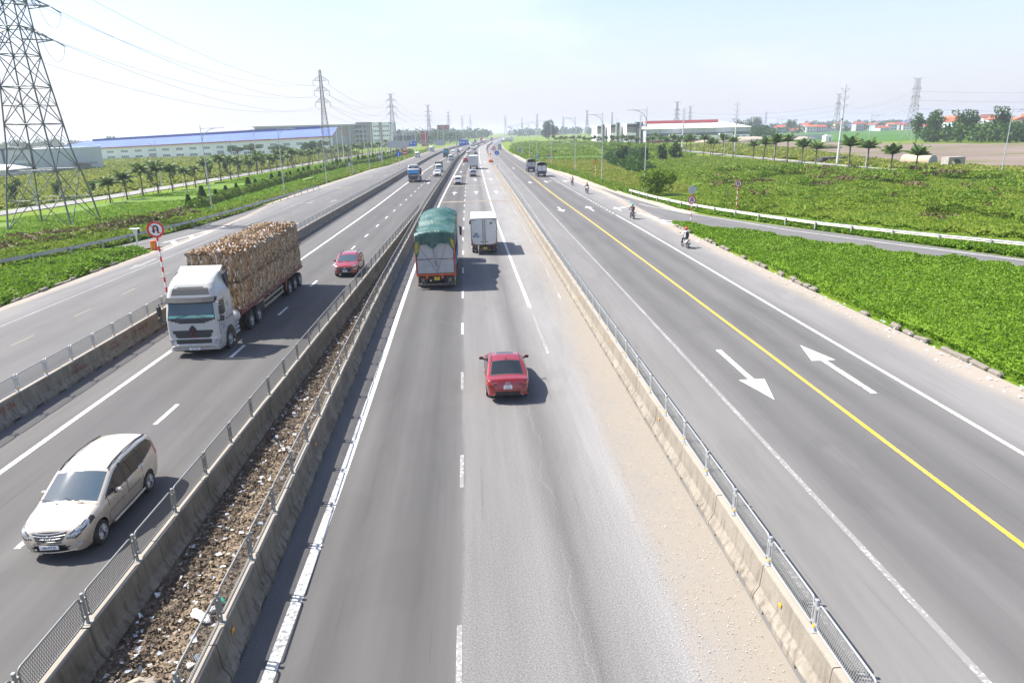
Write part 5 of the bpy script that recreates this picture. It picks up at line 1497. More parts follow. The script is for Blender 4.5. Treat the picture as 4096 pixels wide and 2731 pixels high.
def cab_at(parent, spec, mats, yoff, zscale=1.0):
    """cab whose front stands at y = yoff in the parent's frame"""
    s2 = dict(spec)
    s2['front'] = [(z, f + yoff) for z, f in spec['front']]; s2['rear'] = [(z, f + yoff) for z, f in spec['rear']]
    s2['zones'] = [(k, [(a - yoff, b) for a, b in v]) if k.startswith('side') else (k, v) for k, v in spec['zones']]
    if 'arch' in spec: s2['arch'] = (spec['arch'][0] - yoff, spec['arch'][1], spec['arch'][2])
    cab(parent, s2, mats)
blue_cab = paint('blue cab paint', (.03, .10, .30), .2)
cab_at(gt, dict(HEAVY, z=(.32, 3.2), res=.12, front=[(.32, 0), (2, 0), (3.2, -.35)], width=[(.32, 1.2), (3.2, 1.15)]), dict(cabmats, cab_body=blue_cab, bumper=blue_cab), 12.2)
mb = MB()
for sd in (-1, 1): mb.box((sd * 1.5, 12.0, 2.3), (.2, .14, .75), bev=.05); mb.tube([(sd * 1.15, 11.9, 2.7), (sd * 1.48, 12.0, 2.65)], .03, 4)
mb.build('wing_mirror', plastic, gt)['kind'] = 'stuff'
strapb = mat('black strap', (.02, .02, .022), .8)
for y, l in ((.3, 1.3), (.9, .8), (2.0, 1.1), (3.3, .9), (4.7, 1.1), (6.2, .7)):
    mb = MB(); mb.tube([(1.32, y, 3.3), (1.36, y + .03, 2.6), (1.33, y - .02, 3.0 - l), (1.4, y - .15, 2.6 - l)], .02, 4); mb.build('strap', strapb, gt)

# ---- generic box and covered trucks
SMALL = dict(z=(.38, 2.15), res=.09, nf=14, ns=12, front=[(.38, -.03), (.6, 0), (1.1, -.02), (1.2, -.05), (1.85, -.3), (2.05, -.42), (2.15, -.6)], rear=[(.38, -1.6), (2.15, -1.6)], width=[(.38, .84), (1.1, .87), (1.9, .80), (2.15, .72)], corner=[(.38, .15), (2.15, .2)],
    zones=[('front.windshield', [(0, 1.2), (.76, 1.2), (.70, 1.88), (0, 1.9)]), ('side.side_window', [(.25, 1.2), (1.25, 1.2), (1.25, 1.85), (.5, 1.85)]), ('wrap.headlight', [(.52, .74), (.86, .74), (.86, .95), (.55, .93)]), ('front.grille', [(0, .8), (.45, .8), (.45, .92), (0, .92)]), ('front.lower_grille', [(0, .45), (.6, .45), (.6, .58), (0, .58)])])
MED = dict(SMALL, z=(.45, 2.7), front=[(.45, -.03), (.7, 0), (1.4, -.02), (1.5, -.05), (2.3, -.25), (2.6, -.4), (2.7, -.6)], rear=[(.45, -1.8), (2.7, -1.8)], width=[(.45, 1.02), (1.4, 1.05), (2.4, .98), (2.7, .9)],
    zones=[('front.windshield', [(0, 1.5), (.94, 1.5), (.88, 2.32), (0, 2.35)]), ('side.side_window', [(.3, 1.5), (1.4, 1.5), (1.4, 2.3), (.55, 2.3)]), ('wrap.headlight', [(.62, .82), (1.04, .82), (1.04, 1.06), (.66, 1.04)]), ('front.grille', [(0, .9), (.55, .9), (.55, 1.2), (0, 1.2)]), ('front.lower_grille', [(0, .52), (.8, .52), (.8, .7), (0, .7)])])
dusty_red = mat('dusty tail lamp', (.15, .05, .045), .5)
def simple_truck(name, label, cat, loc, rotz, spec, cabcol, L_, bw, bh, bz, kind, boxm, doorm=None, wr=.42, group=None, roofm=None, framem=None, sidem=None):
    """front faces +y with its bumper at y=L_/2; kind: box, covered, tipper, flat"""
    t = thing(name, label, cat, loc, rotz, group)
    cab_at(t, spec, dict(cabmats, cab_body=cabcol, bumper=cabcol), L_ / 2)
    cl = -spec['rear'][0][1] + .12; y1 = L_ / 2 - cl; y0 = -L_ / 2
    fm = framem or galv_dull
    mb = MB(); mb.b2((-.4, y0 + .2, bz - .28), (.4, L_ / 2 - .3, bz - .04)); mb.build('chassis', plastic, t)
    if kind == 'box':
        mb = MB(); mb.box((0, (y0 + y1) / 2, bz + bh / 2), (bw, y1 - y0, bh), bev=.03); mb.build('cargo_box', boxm, t)
        for sd in (-1, 1):
            mb = MB(); mb.box((sd * bw * .245, y0 - .015, bz + bh / 2), (bw * .475, .03, bh - .16), bev=.01); d = mb.build('rear_door', doorm or boxm, t)
            mb = MB(); mb.cyl((sd * .09, y0 - .05, bz + .1), (sd * .09, y0 - .05, bz + bh - .1), .018, n=5); mb.build('lock_rod', fm, d)
        mb = MB()
        for sd in (-1, 1): mb.box((sd * (bw / 2 - .03), y0 - .012, bz + bh / 2), (.06, .04, bh))
        mb.box((0, y0 - .012, bz + bh - .04), (bw - .13, .04, .07)); mb.box((0, y0 - .012, bz + .04), (bw - .13, .04, .08)); mb.build('door_frame', fm, t)['kind'] = 'stuff'
    elif kind == 'covered':
        hh = bh * .38
        mb = MB(); mb.box((0, (y0 + y1) / 2, bz + .05), (bw, y1 - y0, .1)); mb.build('load_floor', fm, t)
        for sd in (-1, 1):
            mb = MB(); mb.box((sd * (bw / 2 - .02), (y0 + y1) / 2, bz + .1 + hh / 2), (.05, y1 - y0, hh)); mb.build('side_board', sidem or boxm, t)
        n = 9; prof = [(bw / 2 * math.cos(a), bz + bh - .28 + .28 * math.sin(a)) for a in np.linspace(0, PI, n)]
        pr = [(bw / 2 + .01, bz + hh * .9)] + [(x, z) for x, z in prof] + [(-bw / 2 - .01, bz + hh * .9)]
        ring = [(x * .97, z - .03) for x, z in pr[::-1]]
        mb = MB(); mb.prism(pr + ring, 'XZ', y0 + .05, y1); mb.build('canvas_cover', boxm, t)
        for sd in (-1, 1):
            mb = MB(); mb.box((sd * bw * .23, y0 + .02, bz + bh * .42), (bw * .42, .05, bh * .52), bev=.02); mb.build('rear_door', doorm or greypanel, t)
        mb = MB(); mb.box((0, y0, bz + .08), (bw, .07, .30), bev=.02); mb.build('tail_board', sidem or boxm, t)
        mb = MB(); mb.b2((-bw / 2 + .1, y1 - .1, bz + .2), (bw / 2 - .1, y1 - .06, bz + bh - .1)); mb.build('front_board', boxm, t)
    elif kind == 'tipper':
        mb = MB(); mb.box((0, (y0 + y1) / 2, bz + .06), (bw, y1 - y0, .12))
        mb.build('load_floor', boxm, t)
        for sd in (-1, 1):
            mb = MB(); mb.box((sd * (bw / 2 - .03), (y0 + y1) / 2, bz + bh / 2), (.07, y1 - y0, bh)); s_ = mb.build('side_board', boxm, t)
            for k in range(5):
                mb = MB(); mb.box((sd * (bw / 2 + .03), y0 + .3 + (y1 - y0 - .6) * k / 4, bz + bh / 2), (.07, .12, bh)); mb.build('rib', boxm, s_)
        mb = MB(); mb.box((0, y1 - .04, bz + bh / 2 + .15), (bw - .15, .07, bh + .3)); mb.build('head_board', boxm, t)
        mb = MB(); mb.box((0, y0 + .04, bz + bh / 2), (bw - .15, .07, bh)); mb.build('tail_board', boxm, t)
    for sd in (-1, 1):
        mb = MB(); mb.box((sd * (bw / 2 - .28), y0 + .05, bz - .16), (.34, .06, .14), bev=.02); mb.build('tail_light', dusty_red, t)
        mb = MB(); mb.box((sd * (bw / 2 - .3), y0 + .5, bz - .35), (.4, .02, .4)); mb.build('mud_flap', plastic, t)
        mb = MB(); mw = max(spec['width'], key=lambda q: q[1])[1]; zt = spec['z'][1]; mb.box((sd * (mw + .2), L_ / 2 - .12, zt * .72), (.15, .1, .36), bev=.04); mb.tube([(sd * (mw - .05), L_ / 2 - .2, zt * .8), (sd * (mw + .18), L_ / 2 - .12, zt * .82)], .02, 4); mb.build('wing_mirror', plastic, t)
    mb = MB(); mb.box((0, y0 + .08, bz - .42), (bw * .85, .07, .1)); mb.build('under_run_bar', fm, t)
    mw = max(spec['width'], key=lambda q: q[1])[1]
    for sd in (-1, 1):
        wheel(t, sd * (mw - .13), L_ / 2 - (.75 if wr < .45 else 1.4), wr, .22, sd, galv_dull, steel=True)
        wheel(t, sd * (bw / 2 - .18), y0 + 1.35, wr, .24, sd, galv_dull, steel=True); wheel(t, sd * (bw / 2 - .45), y0 + 1.35, wr, .22, sd, galv_dull, steel=True)
        if kind == 'tipper' and wr > .45:
            wheel(t, sd * (bw / 2 - .18), y0 + 2.7, wr, .24, sd, galv_dull, steel=True); wheel(t, sd * (mw - .13), L_ / 2 - 3.2, wr, .24, sd, galv_dull, steel=True)
    return t
box_white = mat('white box panel', (.66, .66, .645), .5, var=.04, dirt=.14, vscale=.9)
box_door = mat('off-white door panel', (.74, .725, .66), .5, var=.05, dirt=.2, vscale=.9)
canvas = mat('grey-green canvas', (.10, .105, .095), .85, var=.2, vscale=1.5, dirt=.35, dirtcol=(.2, .19, .16))
navy = mat('navy side board', (.035, .05, .10), .55, dirt=.3)
wt = simple_truck('box_truck', 'white box truck with 19H 077.56 on its rear doors', 'truck', (.62, 62.65, 0), 0, MED, cabwhite, 7.1, 2.26, 2.32, .82, 'box', box_white, box_door, framem=mat('grimy door frame', (.12, .115, .10), .6))
txm = mat('blue door lettering', (.05, .12, .28), .6)
for z, tx in ((1.80, '19H'), (1.60, '077.56')):
    c_ = text_mesh(tx, .27, txm, 'door_lettering', wt, (-.68, -3.585, z), (PI / 2, 0, 0), extrude=.001, bold=.012, sx=.75); c_['kind'] = 'stuff'
mb = MB(); mb.cyl((.62, -3.58, 2.72), (.62, -3.59, 2.72), .11, n=16); mb.build('green_badge', mat('green badge', (.06, .28, .09), .5), wt)
for sd in (-1, 1):
    mb = MB(); mb.prism([(sd * 1.06, .92), (sd * .76, .92), (sd * .76, .96), (sd * 1.0, 1.02), (sd * 1.02, 1.36), (sd * 1.06, 1.36)], 'XZ', -3.59, -3.583); mb.build('reflective_corner', redtri, wt)
    mb = MB(); mb.prism([(sd * 1.04, 3.02), (sd * .66, 3.02), (sd * .72, 2.95), (sd * 1.04, 2.92)], 'XZ', -3.6, -3.582); mb.build('marker_lamp', greyframe, wt)
    for zz in (1.15, 2.0, 2.75):
        mb = MB(); mb.box((sd * 1.02, -3.6, zz), (.2, .03, .05), bev=.01); mb.build('hinge', galv, wt)
    mb = MB(); mb.box((sd * .2, -3.62, 1.14), (.24, .04, .045), bev=.01); mb.build('door_handle', plastic, wt)
plate(wt, '19H\n077.56', .06, -3.5, .56, -1, .34, .2, m=yellow_p)
w2 = simple_truck('box_truck', 'white container-box truck ahead of the silver minivan', 'truck', (-.15, 206.2, 0), 0, MED, cabwhite, 8.0, 2.5, 2.75, 1.05, 'box', box_white, mat('pale grey door', (.56, .57, .56), .5, dirt=.1), wr=.48)
plate(w2, '29H 485.60', 0, -4.05, 1.2, -1, .9, .18)
for sd in (-1, 1):
    for k in range(3):
        mb = MB(); mb.box((sd * (.42 + .33 * k), -4.045, 2.45), (.02, .03, 2.4)); mb.build('door_rib', greyframe, w2)
gv = paint('blue-grey truck paint', (.10, .12, .17), .3, .2)
tip1 = thing('tipper_truck', 'blue-grey tipper truck with white high roof and purple-bowed mirrors', 'truck', (-13.35, 154.1, 0), PI)
def tipper(t, col, roofcol, bodym, tail=-7.6):
    sp2 = dict(HEAVY, z=(.32, 3.6), res=.09, nf=18, ns=14, zones=[z for z in HEAVY['zones'] if 'roof_panel' not in z[0] and 'sun_shade' not in z[0]] + [('front.name_board', [(0, 2.98), (.9, 2.98), (.88, 3.28), (0, 3.3)])])
    cab_at(t, sp2, dict(cabmats, cab_body=col, bumper=col, windshield=glassm('sky-blue windscreen', (.02, .30, .62), .05)), 0)
    mb = MB(); mb.box((0, -1.35, 3.62), (1.9, 1.2, .28), bev=.1); mb.build('roof_spoiler', roofcol, t)
    heavy_extras(t, col, roofcol, plastic)
    for sd in (-1, 1):
        mb = MB(); mb.box((sd * 1.2, -4.9, 2.05), (.07, 5.0, 1.35)); s_ = mb.build('side_board', bodym, t)
        for k in range(6):
            mb = MB(); mb.box((sd * 1.26, -2.6 - .92 * k, 2.05), (.08, .13, 1.35)); mb.build('rib', bodym, s_)
    mb = MB(); mb.box((0, -4.9, 1.4), (2.4, 5.0, .1)); mb.build('load_floor', bodym, t)
    mb = MB(); mb.box((0, -2.42, 2.3), (2.4, .08, 1.9)); mb.build('head_board', bodym, t)
    mb = MB(); mb.box((0, -7.4, 2.05), (2.4, .08, 1.35)); mb.build('tail_board', bodym, t)
    mb = MB(); mb.b2((-.5, -7.2, .75), (.5, -.6, 1.1)); mb.build('chassis', plastic, t)
    truck_wheels(t, (-1.42, -3.2, -5.4, -6.75), 2.42)
tipper(tip1, gv, cabwhite, mat('grey tipper steel', (.075, .075, .08), .6, .2, dirt=.3))
text_mesh('VTMS', .26, white_p, 'name_lettering', tip1, (0, -.27, 3.13), (PI / 2 + .25, 0, PI), bold=.006)['kind'] = 'stuff'
text_mesh('SITRAK', .2, chrome, 'badge', tip1, (0, .02, 1.52), (PI / 2, 0, PI), bold=.004)['kind'] = 'stuff'
plate(tip1, '99H-025.44', 0, .09, .46, 1, .52, .13, m=yellow_p)
bow = mat('purple ribbon', (.32, .05, .38), .6)
for sd in (-1, 1): lump('ribbon_bow', (sd * 1.48, .02, 2.55), (.12, .08, .2), bow, tip1, seed=3 + sd, n=6)
tip2 = thing('tipper_truck', 'green tipper truck with blue windscreen further up the left carriageway', 'truck', (-12.2, 309.5, 0), PI)
tipper(tip2, paint('green truck paint', (.02, .10, .06), .2), mat('dark green visor', (.02, .06, .04), .5), canvas)
simple_truck('covered_truck', 'small white truck with rounded grey-green cover behind the white crossover', 'truck', (-9.75, 195.4, 0), PI + .02, SMALL, white_car, 6.2, 1.95, 2.0, .8, 'covered', canvas, wr=.36)
simple_truck('covered_truck', 'small white truck with black cover beside the overhead sign post', 'truck', (-8.95, 276.2, 0), PI, SMALL, white_car, 5.6, 1.85, 1.6, .75, 'covered', mat('black canvas', (.03, .03, .032), .85), wr=.36)
simple_truck('box_truck', 'small white box truck alone on the left service road', 'truck', (-25.4, 320.5, 0), PI - .02, SMALL, white_car, 5.4, 1.9, 1.75, .75, 'box', box_white, wr=.36)
simple_truck('box_truck', 'tall white box truck coming along the left service road by the speed limit sign', 'truck', (-24.4, 415.5, 0), PI - .04, MED, white_car, 7.2, 2.3, 2.35, .9, 'box', box_white)
rdoor = mat('pale rear door', (.62, .62, .60), .55, dirt=.2)
ra = simple_truck('covered_truck', 'right-hand covered truck with pale rear doors and navy tail on the right service road', 'truck', (15.45, 163.6, 0), .01, MED, navy, 6.0, 2.15, 2.35, .95, 'covered', canvas, rdoor, sidem=navy)
rb = simple_truck('covered_truck', 'left-hand covered truck with navy tail a little ahead on the right service road', 'truck', (14.75, 184, 0), .01, MED, navy, 6.0, 2.1, 2.3, .95, 'covered', canvas, greypanel, sidem=navy)
plate(ra, '99C 201.06', 0, -3.06, .62, -1, .36, .2); plate(rb, '34C 117.52', 0, -3.06, .62, -1, .36, .2)
simple_truck('covered_truck', 'grey curtain-sided truck far up the right service road', 'truck', (15.5, 423, 0), -.02, MED, white_car, 7.5, 2.2, 2.5, .95, 'box', mat('light grey box', (.40, .41, .40), .6), greypanel)
simple_truck('cargo_truck', 'dark covered truck far along the middle carriageway', 'truck', (22.6, 876, 0), -.07, MED, white_car, 7.5, 2.3, 2.6, .95, 'covered', canvas)
simple_truck('box_truck', 'far red truck where the left carriageway bends', 'truck', (9.6, 842, 0), PI - .06, MED, paint('red truck paint', (.42, .03, .04), .1), 9, 2.5, 3.1, 1.0, 'box', mat('red box', (.40, .05, .06), .5))
# coach, seen from the front
bus = thing('coach', 'far dark-fronted coach ahead of the red truck', 'coach', (2.0, 736, 0), PI - .04)
cab(bus, dict(z=(.4, 3.4), res=.15, nf=12, ns=10, front=[(.4, 5.0), (1.2, 5.05), (3.2, 4.8), (3.4, 4.5)], rear=[(.4, -5), (3.4, -5)], width=[(.4, 1.2), (3.2, 1.2), (3.4, 1.05)], corner=[(.4, .25), (3.4, .3)], zones=[('front.windshield', [(0, 1.3), (1.1, 1.3), (1.1, 2.9), (0, 2.9)]), ('side.side_window', [(-4.8, 1.7), (4.8, 1.7), (4.8, 2.8), (-4.8, 2.8)]), ('wrap.headlight', [(.8, .7), (1.2, .7), (1.2, .95), (.8, .95)])]), dict(cabmats, cab_body=silver))
for sd in (-1, 1):
    for y in (3.2, -3): wheel(bus, sd * 1.05, y, .48, .28, sd, galv_dull, steel=True)
# container lorry turning out at the far right
sm = thing('container_lorry', 'container lorry with long white box crossing the far end of the right service road', 'lorry', (34.5, 722, 0), PI / 2 + .75)
cab_at(sm, MED, dict(cabmats, cab_body=paint('teal cab', (.10, .28, .26), .1)), 8.2)
mb = MB(); mb.b2((-1.25, -7.5, 1.25), (1.25, 5.6, 4.05)); mb.build('container', mat('cream container', (.70, .64, .60), .6, var=.05), sm)
mb = MB(); mb.b2((-.6, -7.4, .8), (.6, 7.5, 1.2)); mb.build('chassis', plastic, sm)
for y in (6.9, 3.6, -4.5, -6.0):
    for sd in (-1, 1): wheel(sm, sd * 1.05, y, .48, .28, sd, galv_dull, steel=True)
# =================================================================== street furniture
lampgrey = mat('lamp post galvanising', (.43, .46, .475), .5, .3, var=.06, vscale=.4)
lamp_head = mat('lamp head', (.5, .51, .52), .5)
def lamp_parts(h, arm, double=False):
    mb = MB(); mb.cyl((0, 0, 0), (0, 0, 1.35), .13, .12, n=10); mb.cyl((0, 0, 1.35), (0, 0, h), .10, .045, n=10); mb.box((0, 0, .02), (.42, .42, .04)); mb.cyl((0, 0, h), (0, 0, h + .12), .06, .03, n=6)
    pole = mb.mesh('pole', lampgrey)
    mb = MB(); mb.cyl((0, 0, 1.4), (0, 0, 1.62), .125, n=10); band = mb.mesh('band', amber_band)
    mb = MB()
    up = [(arm * (1 - math.cos(a)), 0, h - 2.3 + 2.0 * math.sin(a)) for a in np.linspace(0, PI / 2, 9)]
    mb.tube(up, .045, 6); mb.tube([(0, 0, h - .35), (arm * .35, 0, h - .30), up[-1]], .03, 5); mb.tube([(arm * .13, 0, h - 1.2), (arm * .18, 0, h - .33)], .022, 4)
    br = mb.mesh('arm', lampgrey)
    mb = MB(); mb.box((arm * 1.22, 0, h - .28), (abs(arm) * .48, .26, .09), bev=.03); head = mb.mesh('lamp_head', lamp_head)
    return pole, band, br, head
LP = {}
def lamp(x, y, h, arm, label, group, rotz=0):
    k = (h, arm)
    if k not in LP: LP[k] = lamp_parts(h, arm)
    t = thing('street_lamp', label, 'street lamp', (x, y, -.1), rotz, group)
    for n_, m_ in zip(('pole', 'band', 'arm', 'lamp_head'), LP[k]): link(n_, m_, t)
RL = [(28.1, 114.6), (25.9, 141.7), (25.3, 175.7), (23.0, 209.6), (21.5, 239.9), (21.1, 267.4), (21.2, 304.5), (21.6, 344.6), (21.6, 376), (22.2, 410), (23.6, 445), (25.5, 480), (27.5, 515), (30, 555), (33, 600), (37, 650), (42, 705), (48, 770)]
for i, (x, y) in enumerate(RL):
    lamp(x, y, 13.4, -2.2, '%s tall curved-arm street lamp counted from the near end beside the right service road' % ordw(i), 'street lamps along the right service road')
LL = [(-37.6, 101), (-35.5, 132.1), (-33.6, 161), (-32.9, 192.3), (-32.3, 219.9), (-31.9, 248.5), (-31.8, 277.4), (-31.7, 306.4), (-31.5, 336), (-31.4, 368.4), (-29.5, 400), (-27.5, 432), (-25.3, 465), (-22.5, 500), (-18.5, 540), (-14, 585), (-9, 635), (-3, 690), (4, 750)]
for i, (x, y) in enumerate(LL):
    lamp(x, y, 12.0, 2.2, '%s tall curved-arm street lamp counted from the near end beside the left service road' % ordw(i), 'street lamps along the left service road')
for i, (x, y) in enumerate([(94.6, 119.2), (93.6, 161), (92.2, 209), (91.4, 250), (93.2, 290), (95.4, 335), (98, 375)]):
    lamp(x - 1.6, y, 12.2, 2.2, '%s street lamp counted from the near end beside the far right palm-lined side road' % ordw(i), 'street lamps along the right side road')
for i, (x, y) in enumerate([(-69.2, 122), (-66.6, 165), (-64.8, 210), (-63.2, 255), (-60.8, 305), (-58, 360), (-54, 420)]):
    lamp(x - 5.4, y, 10.0, -1.8, '%s slim street lamp counted from the near end beside the left palm-lined side road' % ordw(i), 'street lamps along the left side road')

# ---- road signs
sign_white = mat('sign face white', (.74, .75, .76), .4, dirt=.06)
sign_grey = mat('sign back aluminium', (.50, .52, .53), .45, .4, var=.06, vscale=2)
sign_yel = mat('sign face yellow', (.80, .47, .02), .4)
def striped_pole(t, h, z0=0.0, r=.045, step=.32, base=None):
    mb = MB(); n = int(h / step); k = 0
    for i in range(n):
        a, b = z0 + h - (i + 1) * step, z0 + h - i * step
        if a < z0: a = z0
        mb.cyl((0, 0, a), (0, 0, b), r, n=8, mi=(i % 2), caps=False)
    mb.cyl((0, 0, z0), (0, 0, z0 + h - n * step + .001), r * .98, n=8, mi=0)
    return mb.build('pole', [red_p if base is None else base, white_p], t)
def disc(t, name, z, r, m, back=sign_grey, y=0.0, yaw=0.0):
    mb = MB(); mb.cyl((0, y - .055, z), (0, y - .035, z), r, n=28); o = mb.build(name, [m], t)
    return o
def ring_sign(t, z, r, kind, txt=None, f=-1):
    """round sign facing -y (towards the camera)"""
    d = disc(t, 'sign_disc', z, r, sign_white)
    mb = MB(); ri = r * .74; n = 32
    vs = [(q * math.cos(2 * PI * k / n), -.06, z + q * math.sin(2 * PI * k / n)) for q in (ri, r) for k in range(n)]; mb.add(vs, [(k, (k + 1) % n, n + (k + 1) % n, n + k) for k in range(n)])
    mb.build('red_rim', red_p, d, fix=False)
    s = r / .5; w = .055 * s; yy = -.062
    mb = MB()
    def bar(a, b, wd=w, m=0, y=yy):
        a, b = Vector((a[0] * s, 0, a[1] * s)), Vector((b[0] * s, 0, b[1] * s)); d_ = (b - a).normalized(); p = Vector((-d_.z, 0, d_.x)) * wd
        mb.add([(q.x, y, q.z + z) for q in (a - p, b - p, b + p, a + p)], [(0, 1, 2, 3)], m)
    if kind in ('uturn', 'uturn_r'):
        q = -1 if kind == 'uturn' else 1
        bar((-q * .12, -.22), (-q * .12, .12)); bar((q * .12, -.06), (q * .12, .12))
        for k in range(6):
            a0, a1 = PI * k / 6, PI * (k + 1) / 6; bar((.12 * math.cos(a0), .10 + .12 * math.sin(a0)), (.12 * math.cos(a1), .10 + .12 * math.sin(a1)))
        mb.add([(x * s, yy, zz * s + z) for x, zz in ((q * .12 - .12, -.06), (q * .12 + .12, -.06), (q * .12, -.24))], [(0, 1, 2)])
        bar((q * .25, -.27), (-q * .25, .27), .026 * s, 0, yy - .004) if False else None
    elif kind == 'right':
        bar((-.1, -.2), (-.1, .1)); bar((-.1, .1), (.12, .1)); mb.add([(x * s, yy, zz * s + z) for x, zz in ((.1, -.0), (.1, .2), (.25, .1))], [(0, 1, 2)])
    if mb.f: mb.build('symbol', black_p, d, fix=False)['kind'] = 'stuff'
    if kind in ('uturn', 'uturn_r', 'right'):
        q = 1 if kind == 'uturn' else -1
        mb = MB(); bar((-q * .26, .27), (q * .26, -.27), .026 * s, 0, yy - .004); mb.build('red_slash', red_p, d, fix=False)
    if txt: text_mesh(txt, r * .75, black_p, 'sign_number', d, (0, yy - .002, z), (PI / 2, 0, 0), bold=.008)['kind'] = 'stuff'
    return d
def sign(label, x, y, z0=0.0, rot=0.0): return thing('road_sign', label, 'road sign', (x, y, z0), rot)
t = sign('large no U-turn sign on the left barrier behind the bale truck', -18.2, 40.0, .9, .12); striped_pole(t, 4.1, 0, .055, .30); ring_sign(t, 4.45, .47, 'uturn')
t = sign('no U-turn sign below a grey sign back at the right island tip', 24.3, 76.9); striped_pole(t, 3.7, 0, .05, .36); ring_sign(t, 2.36, .48, 'uturn_r'); d = disc(t, 'sign_back', 3.46, .46, sign_grey)
mb = MB(); mb.box((0, -.065, 3.46), (.05, .02, .9)); mb.box((0, -.065, 3.66), (.5, .02, .05)); mb.box((0, -.065, 3.26), (.5, .02, .05)); mb.build('bracket', galv_dull, d)
t = sign('no U-turn sign on a tall striped pole behind the white guard rail', 33.2, 86.6); striped_pole(t, 3.3, 0, .05, .34); ring_sign(t, 3.23, .48, 'uturn')
t = sign('blue keep-straight sign on a striped pole on the left barrier near the tipper truck', -18.5, 175.5, .9); striped_pole(t, 4.6, 0, .05, .42); d = disc(t, 'sign_disc', 4.6, .62, blue_p); mb = MB(); mb.add([(-.08, -.06, 4.2), (.08, -.06, 4.2), (.08, -.06, 4.8), (-.08, -.06, 4.8), (0, -.06, 5.03)], [(0, 1, 2, 3), (3, 2, 4)]); mb.build('arrow', sign_white, d, fix=False)
t = sign('no entry sign under a no right turn sign on the left barrier', -18.6, 192, .9); striped_pole(t, 5.2, 0, .05, .42); d = disc(t, 'sign_disc', 4.45, .6, red_p); mb = MB(); mb.b2((-.42, -.07, 4.33), (.42, -.058, 4.57)); mb.build('white_bar', sign_white, d); ring_sign(t, 5.5, .6, 'right')
t = sign('speed limit sign on a striped pole on the left barrier opposite the small box truck', -18.7, 286.5, .9); striped_pole(t, 3.2, 0, .05, .42); ring_sign(t, 3.3, .58, 'num', '60')
t = sign('no right turn sign on a striped pole at the near end of the barrier gap', 5.95, 211, .5); striped_pole(t, 4.8, 0, .05, .42); ring_sign(t, 4.9, .62, 'right')
t = sign('blue keep-straight sign on a striped pole right beside the barrier end', 6.7, 205.5, 0); striped_pole(t, 4.4, 0, .05, .42); d = disc(t, 'sign_disc', 4.35, .64, blue_p); mb = MB(); mb.add([(-.08, -.06, 3.95), (.08, -.06, 3.95), (.08, -.06, 4.55), (-.08, -.06, 4.55), (0, -.06, 4.8)], [(0, 1, 2, 3), (3, 2, 4)]); mb.build('arrow', sign_white, d, fix=False)
t = sign('red-rimmed speed sign half hidden at the start of the far barrier', 5.4, 262, .8); striped_pole(t, 4.2, 0, .05, .42); ring_sign(t, 4.45, .5, 'num', '80')
t = sign('slim striped post without a sign beside the warning flasher', 5.75, 251, 0); striped_pole(t, 5.4, 0, .05, .42)
t = sign('red-ringed speed limit sign beside the far lamp posts on the right verge', 21.7, 318); striped_pole(t, 2.8, 0, .05, .36); ring_sign(t, 3.1, .48, 'num', '50')
def tri_sign(t, z, s, sym):
    mb = MB(); mb.prism([(-s, z - s * .58), (s, z - s * .58), (0, z + s * 1.15)], 'XZ', -.05, -.03); d = mb.build('sign_plate', red_p, t)
    k = .76; mb = MB(); mb.prism([(-s * k, z - s * .45), (s * k, z - s * .45), (0, z + s * k * 1.08)], 'XZ', -.058, -.052); mb.build('yellow_face', sign_yel, d)
    mb = MB()
    if sym == '!': mb.add([(-.03, -.062, z - .1), (.03, -.062, z - .1), (.05, -.062, z + .25), (-.05, -.062, z + .25), (-.04, -.062, z - .25), (.04, -.062, z - .25), (.04, -.062, z - .16), (-.04, -.062, z - .16)], [(0, 1, 2, 3), (4, 5, 6, 7)])
    else:
        for a in (-.1, .1): mb.add([(a - .03, -.062, z - .25), (a + .03, -.062, z - .25), (a * .6 + .03, -.062, z + .2), (a * .6 - .03, -.062, z + .2)], [(0, 1, 2, 3)])
    mb.build('symbol', black_p, d, fix=False)['kind'] = 'stuff'
t = sign('yellow triangular road-narrows sign on a striped pole on the right verge', 26.1, 150.5); striped_pole(t, 3.0, 0, .055, .34); tri_sign(t, 3.5, .5, 'n')
t = sign('yellow triangular warning sign above a small blue plate on the right verge', 22.8, 214); striped_pole(t, 3.0, 0, .055, .34); tri_sign(t, 3.3, .45, '!'); mb = MB(); mb.b2((-.48, -.05, 2.45), (.48, -.03, 3.0)); d = mb.build('blue_plate', blue_p, t)
for k, tx in enumerate(('LỐI VÀO', 'ĐI THẲNG')): text_mesh(tx, .2, sign_white, 'plate_lettering', d, (0, -.054, 2.86 - .24 * k), (PI / 2, 0, 0), sx=.8)['kind'] = 'stuff'
pale_blue = mat('faded blue sign', (.10, .27, .58), .45)
for lab_, x, y, z0, z1 in (('pale blue rectangular sign with white text by the two covered trucks', 21.5, 240, .95, 2.4), ('small pale blue rectangular sign further up the right verge', 21.8, 337, .7, 2.1)):
    t = sign(lab_, x, y); striped_pole(t, z1 + .1, 0, .05, .34); mb = MB(); mb.b2((-.48, -.06, z0), (.48, -.04, z1)); d = mb.build('sign_plate', pale_blue, t)
    for k, tx in enumerate(('QUỐC LỘ', 'KHU CN', '500M', 'ĐI CHẬM')): text_mesh(tx, .24, sign_white, 'plate_lettering', d, (0, -.064, z1 - .2 - .33 * k), (PI / 2, 0, 0), sx=.75)['kind'] = 'stuff'
t = sign('grey back of a triangular sign on a striped pole in the left verge hedge', -32.5, 186); striped_pole(t, 3.1, 0, .05, .34); mb = MB(); mb.prism([(-.5, 2.6), (.5, 2.6), (0, 3.6)], 'XZ', -.05, -.03); mb.build('sign_back', sign_grey, t)
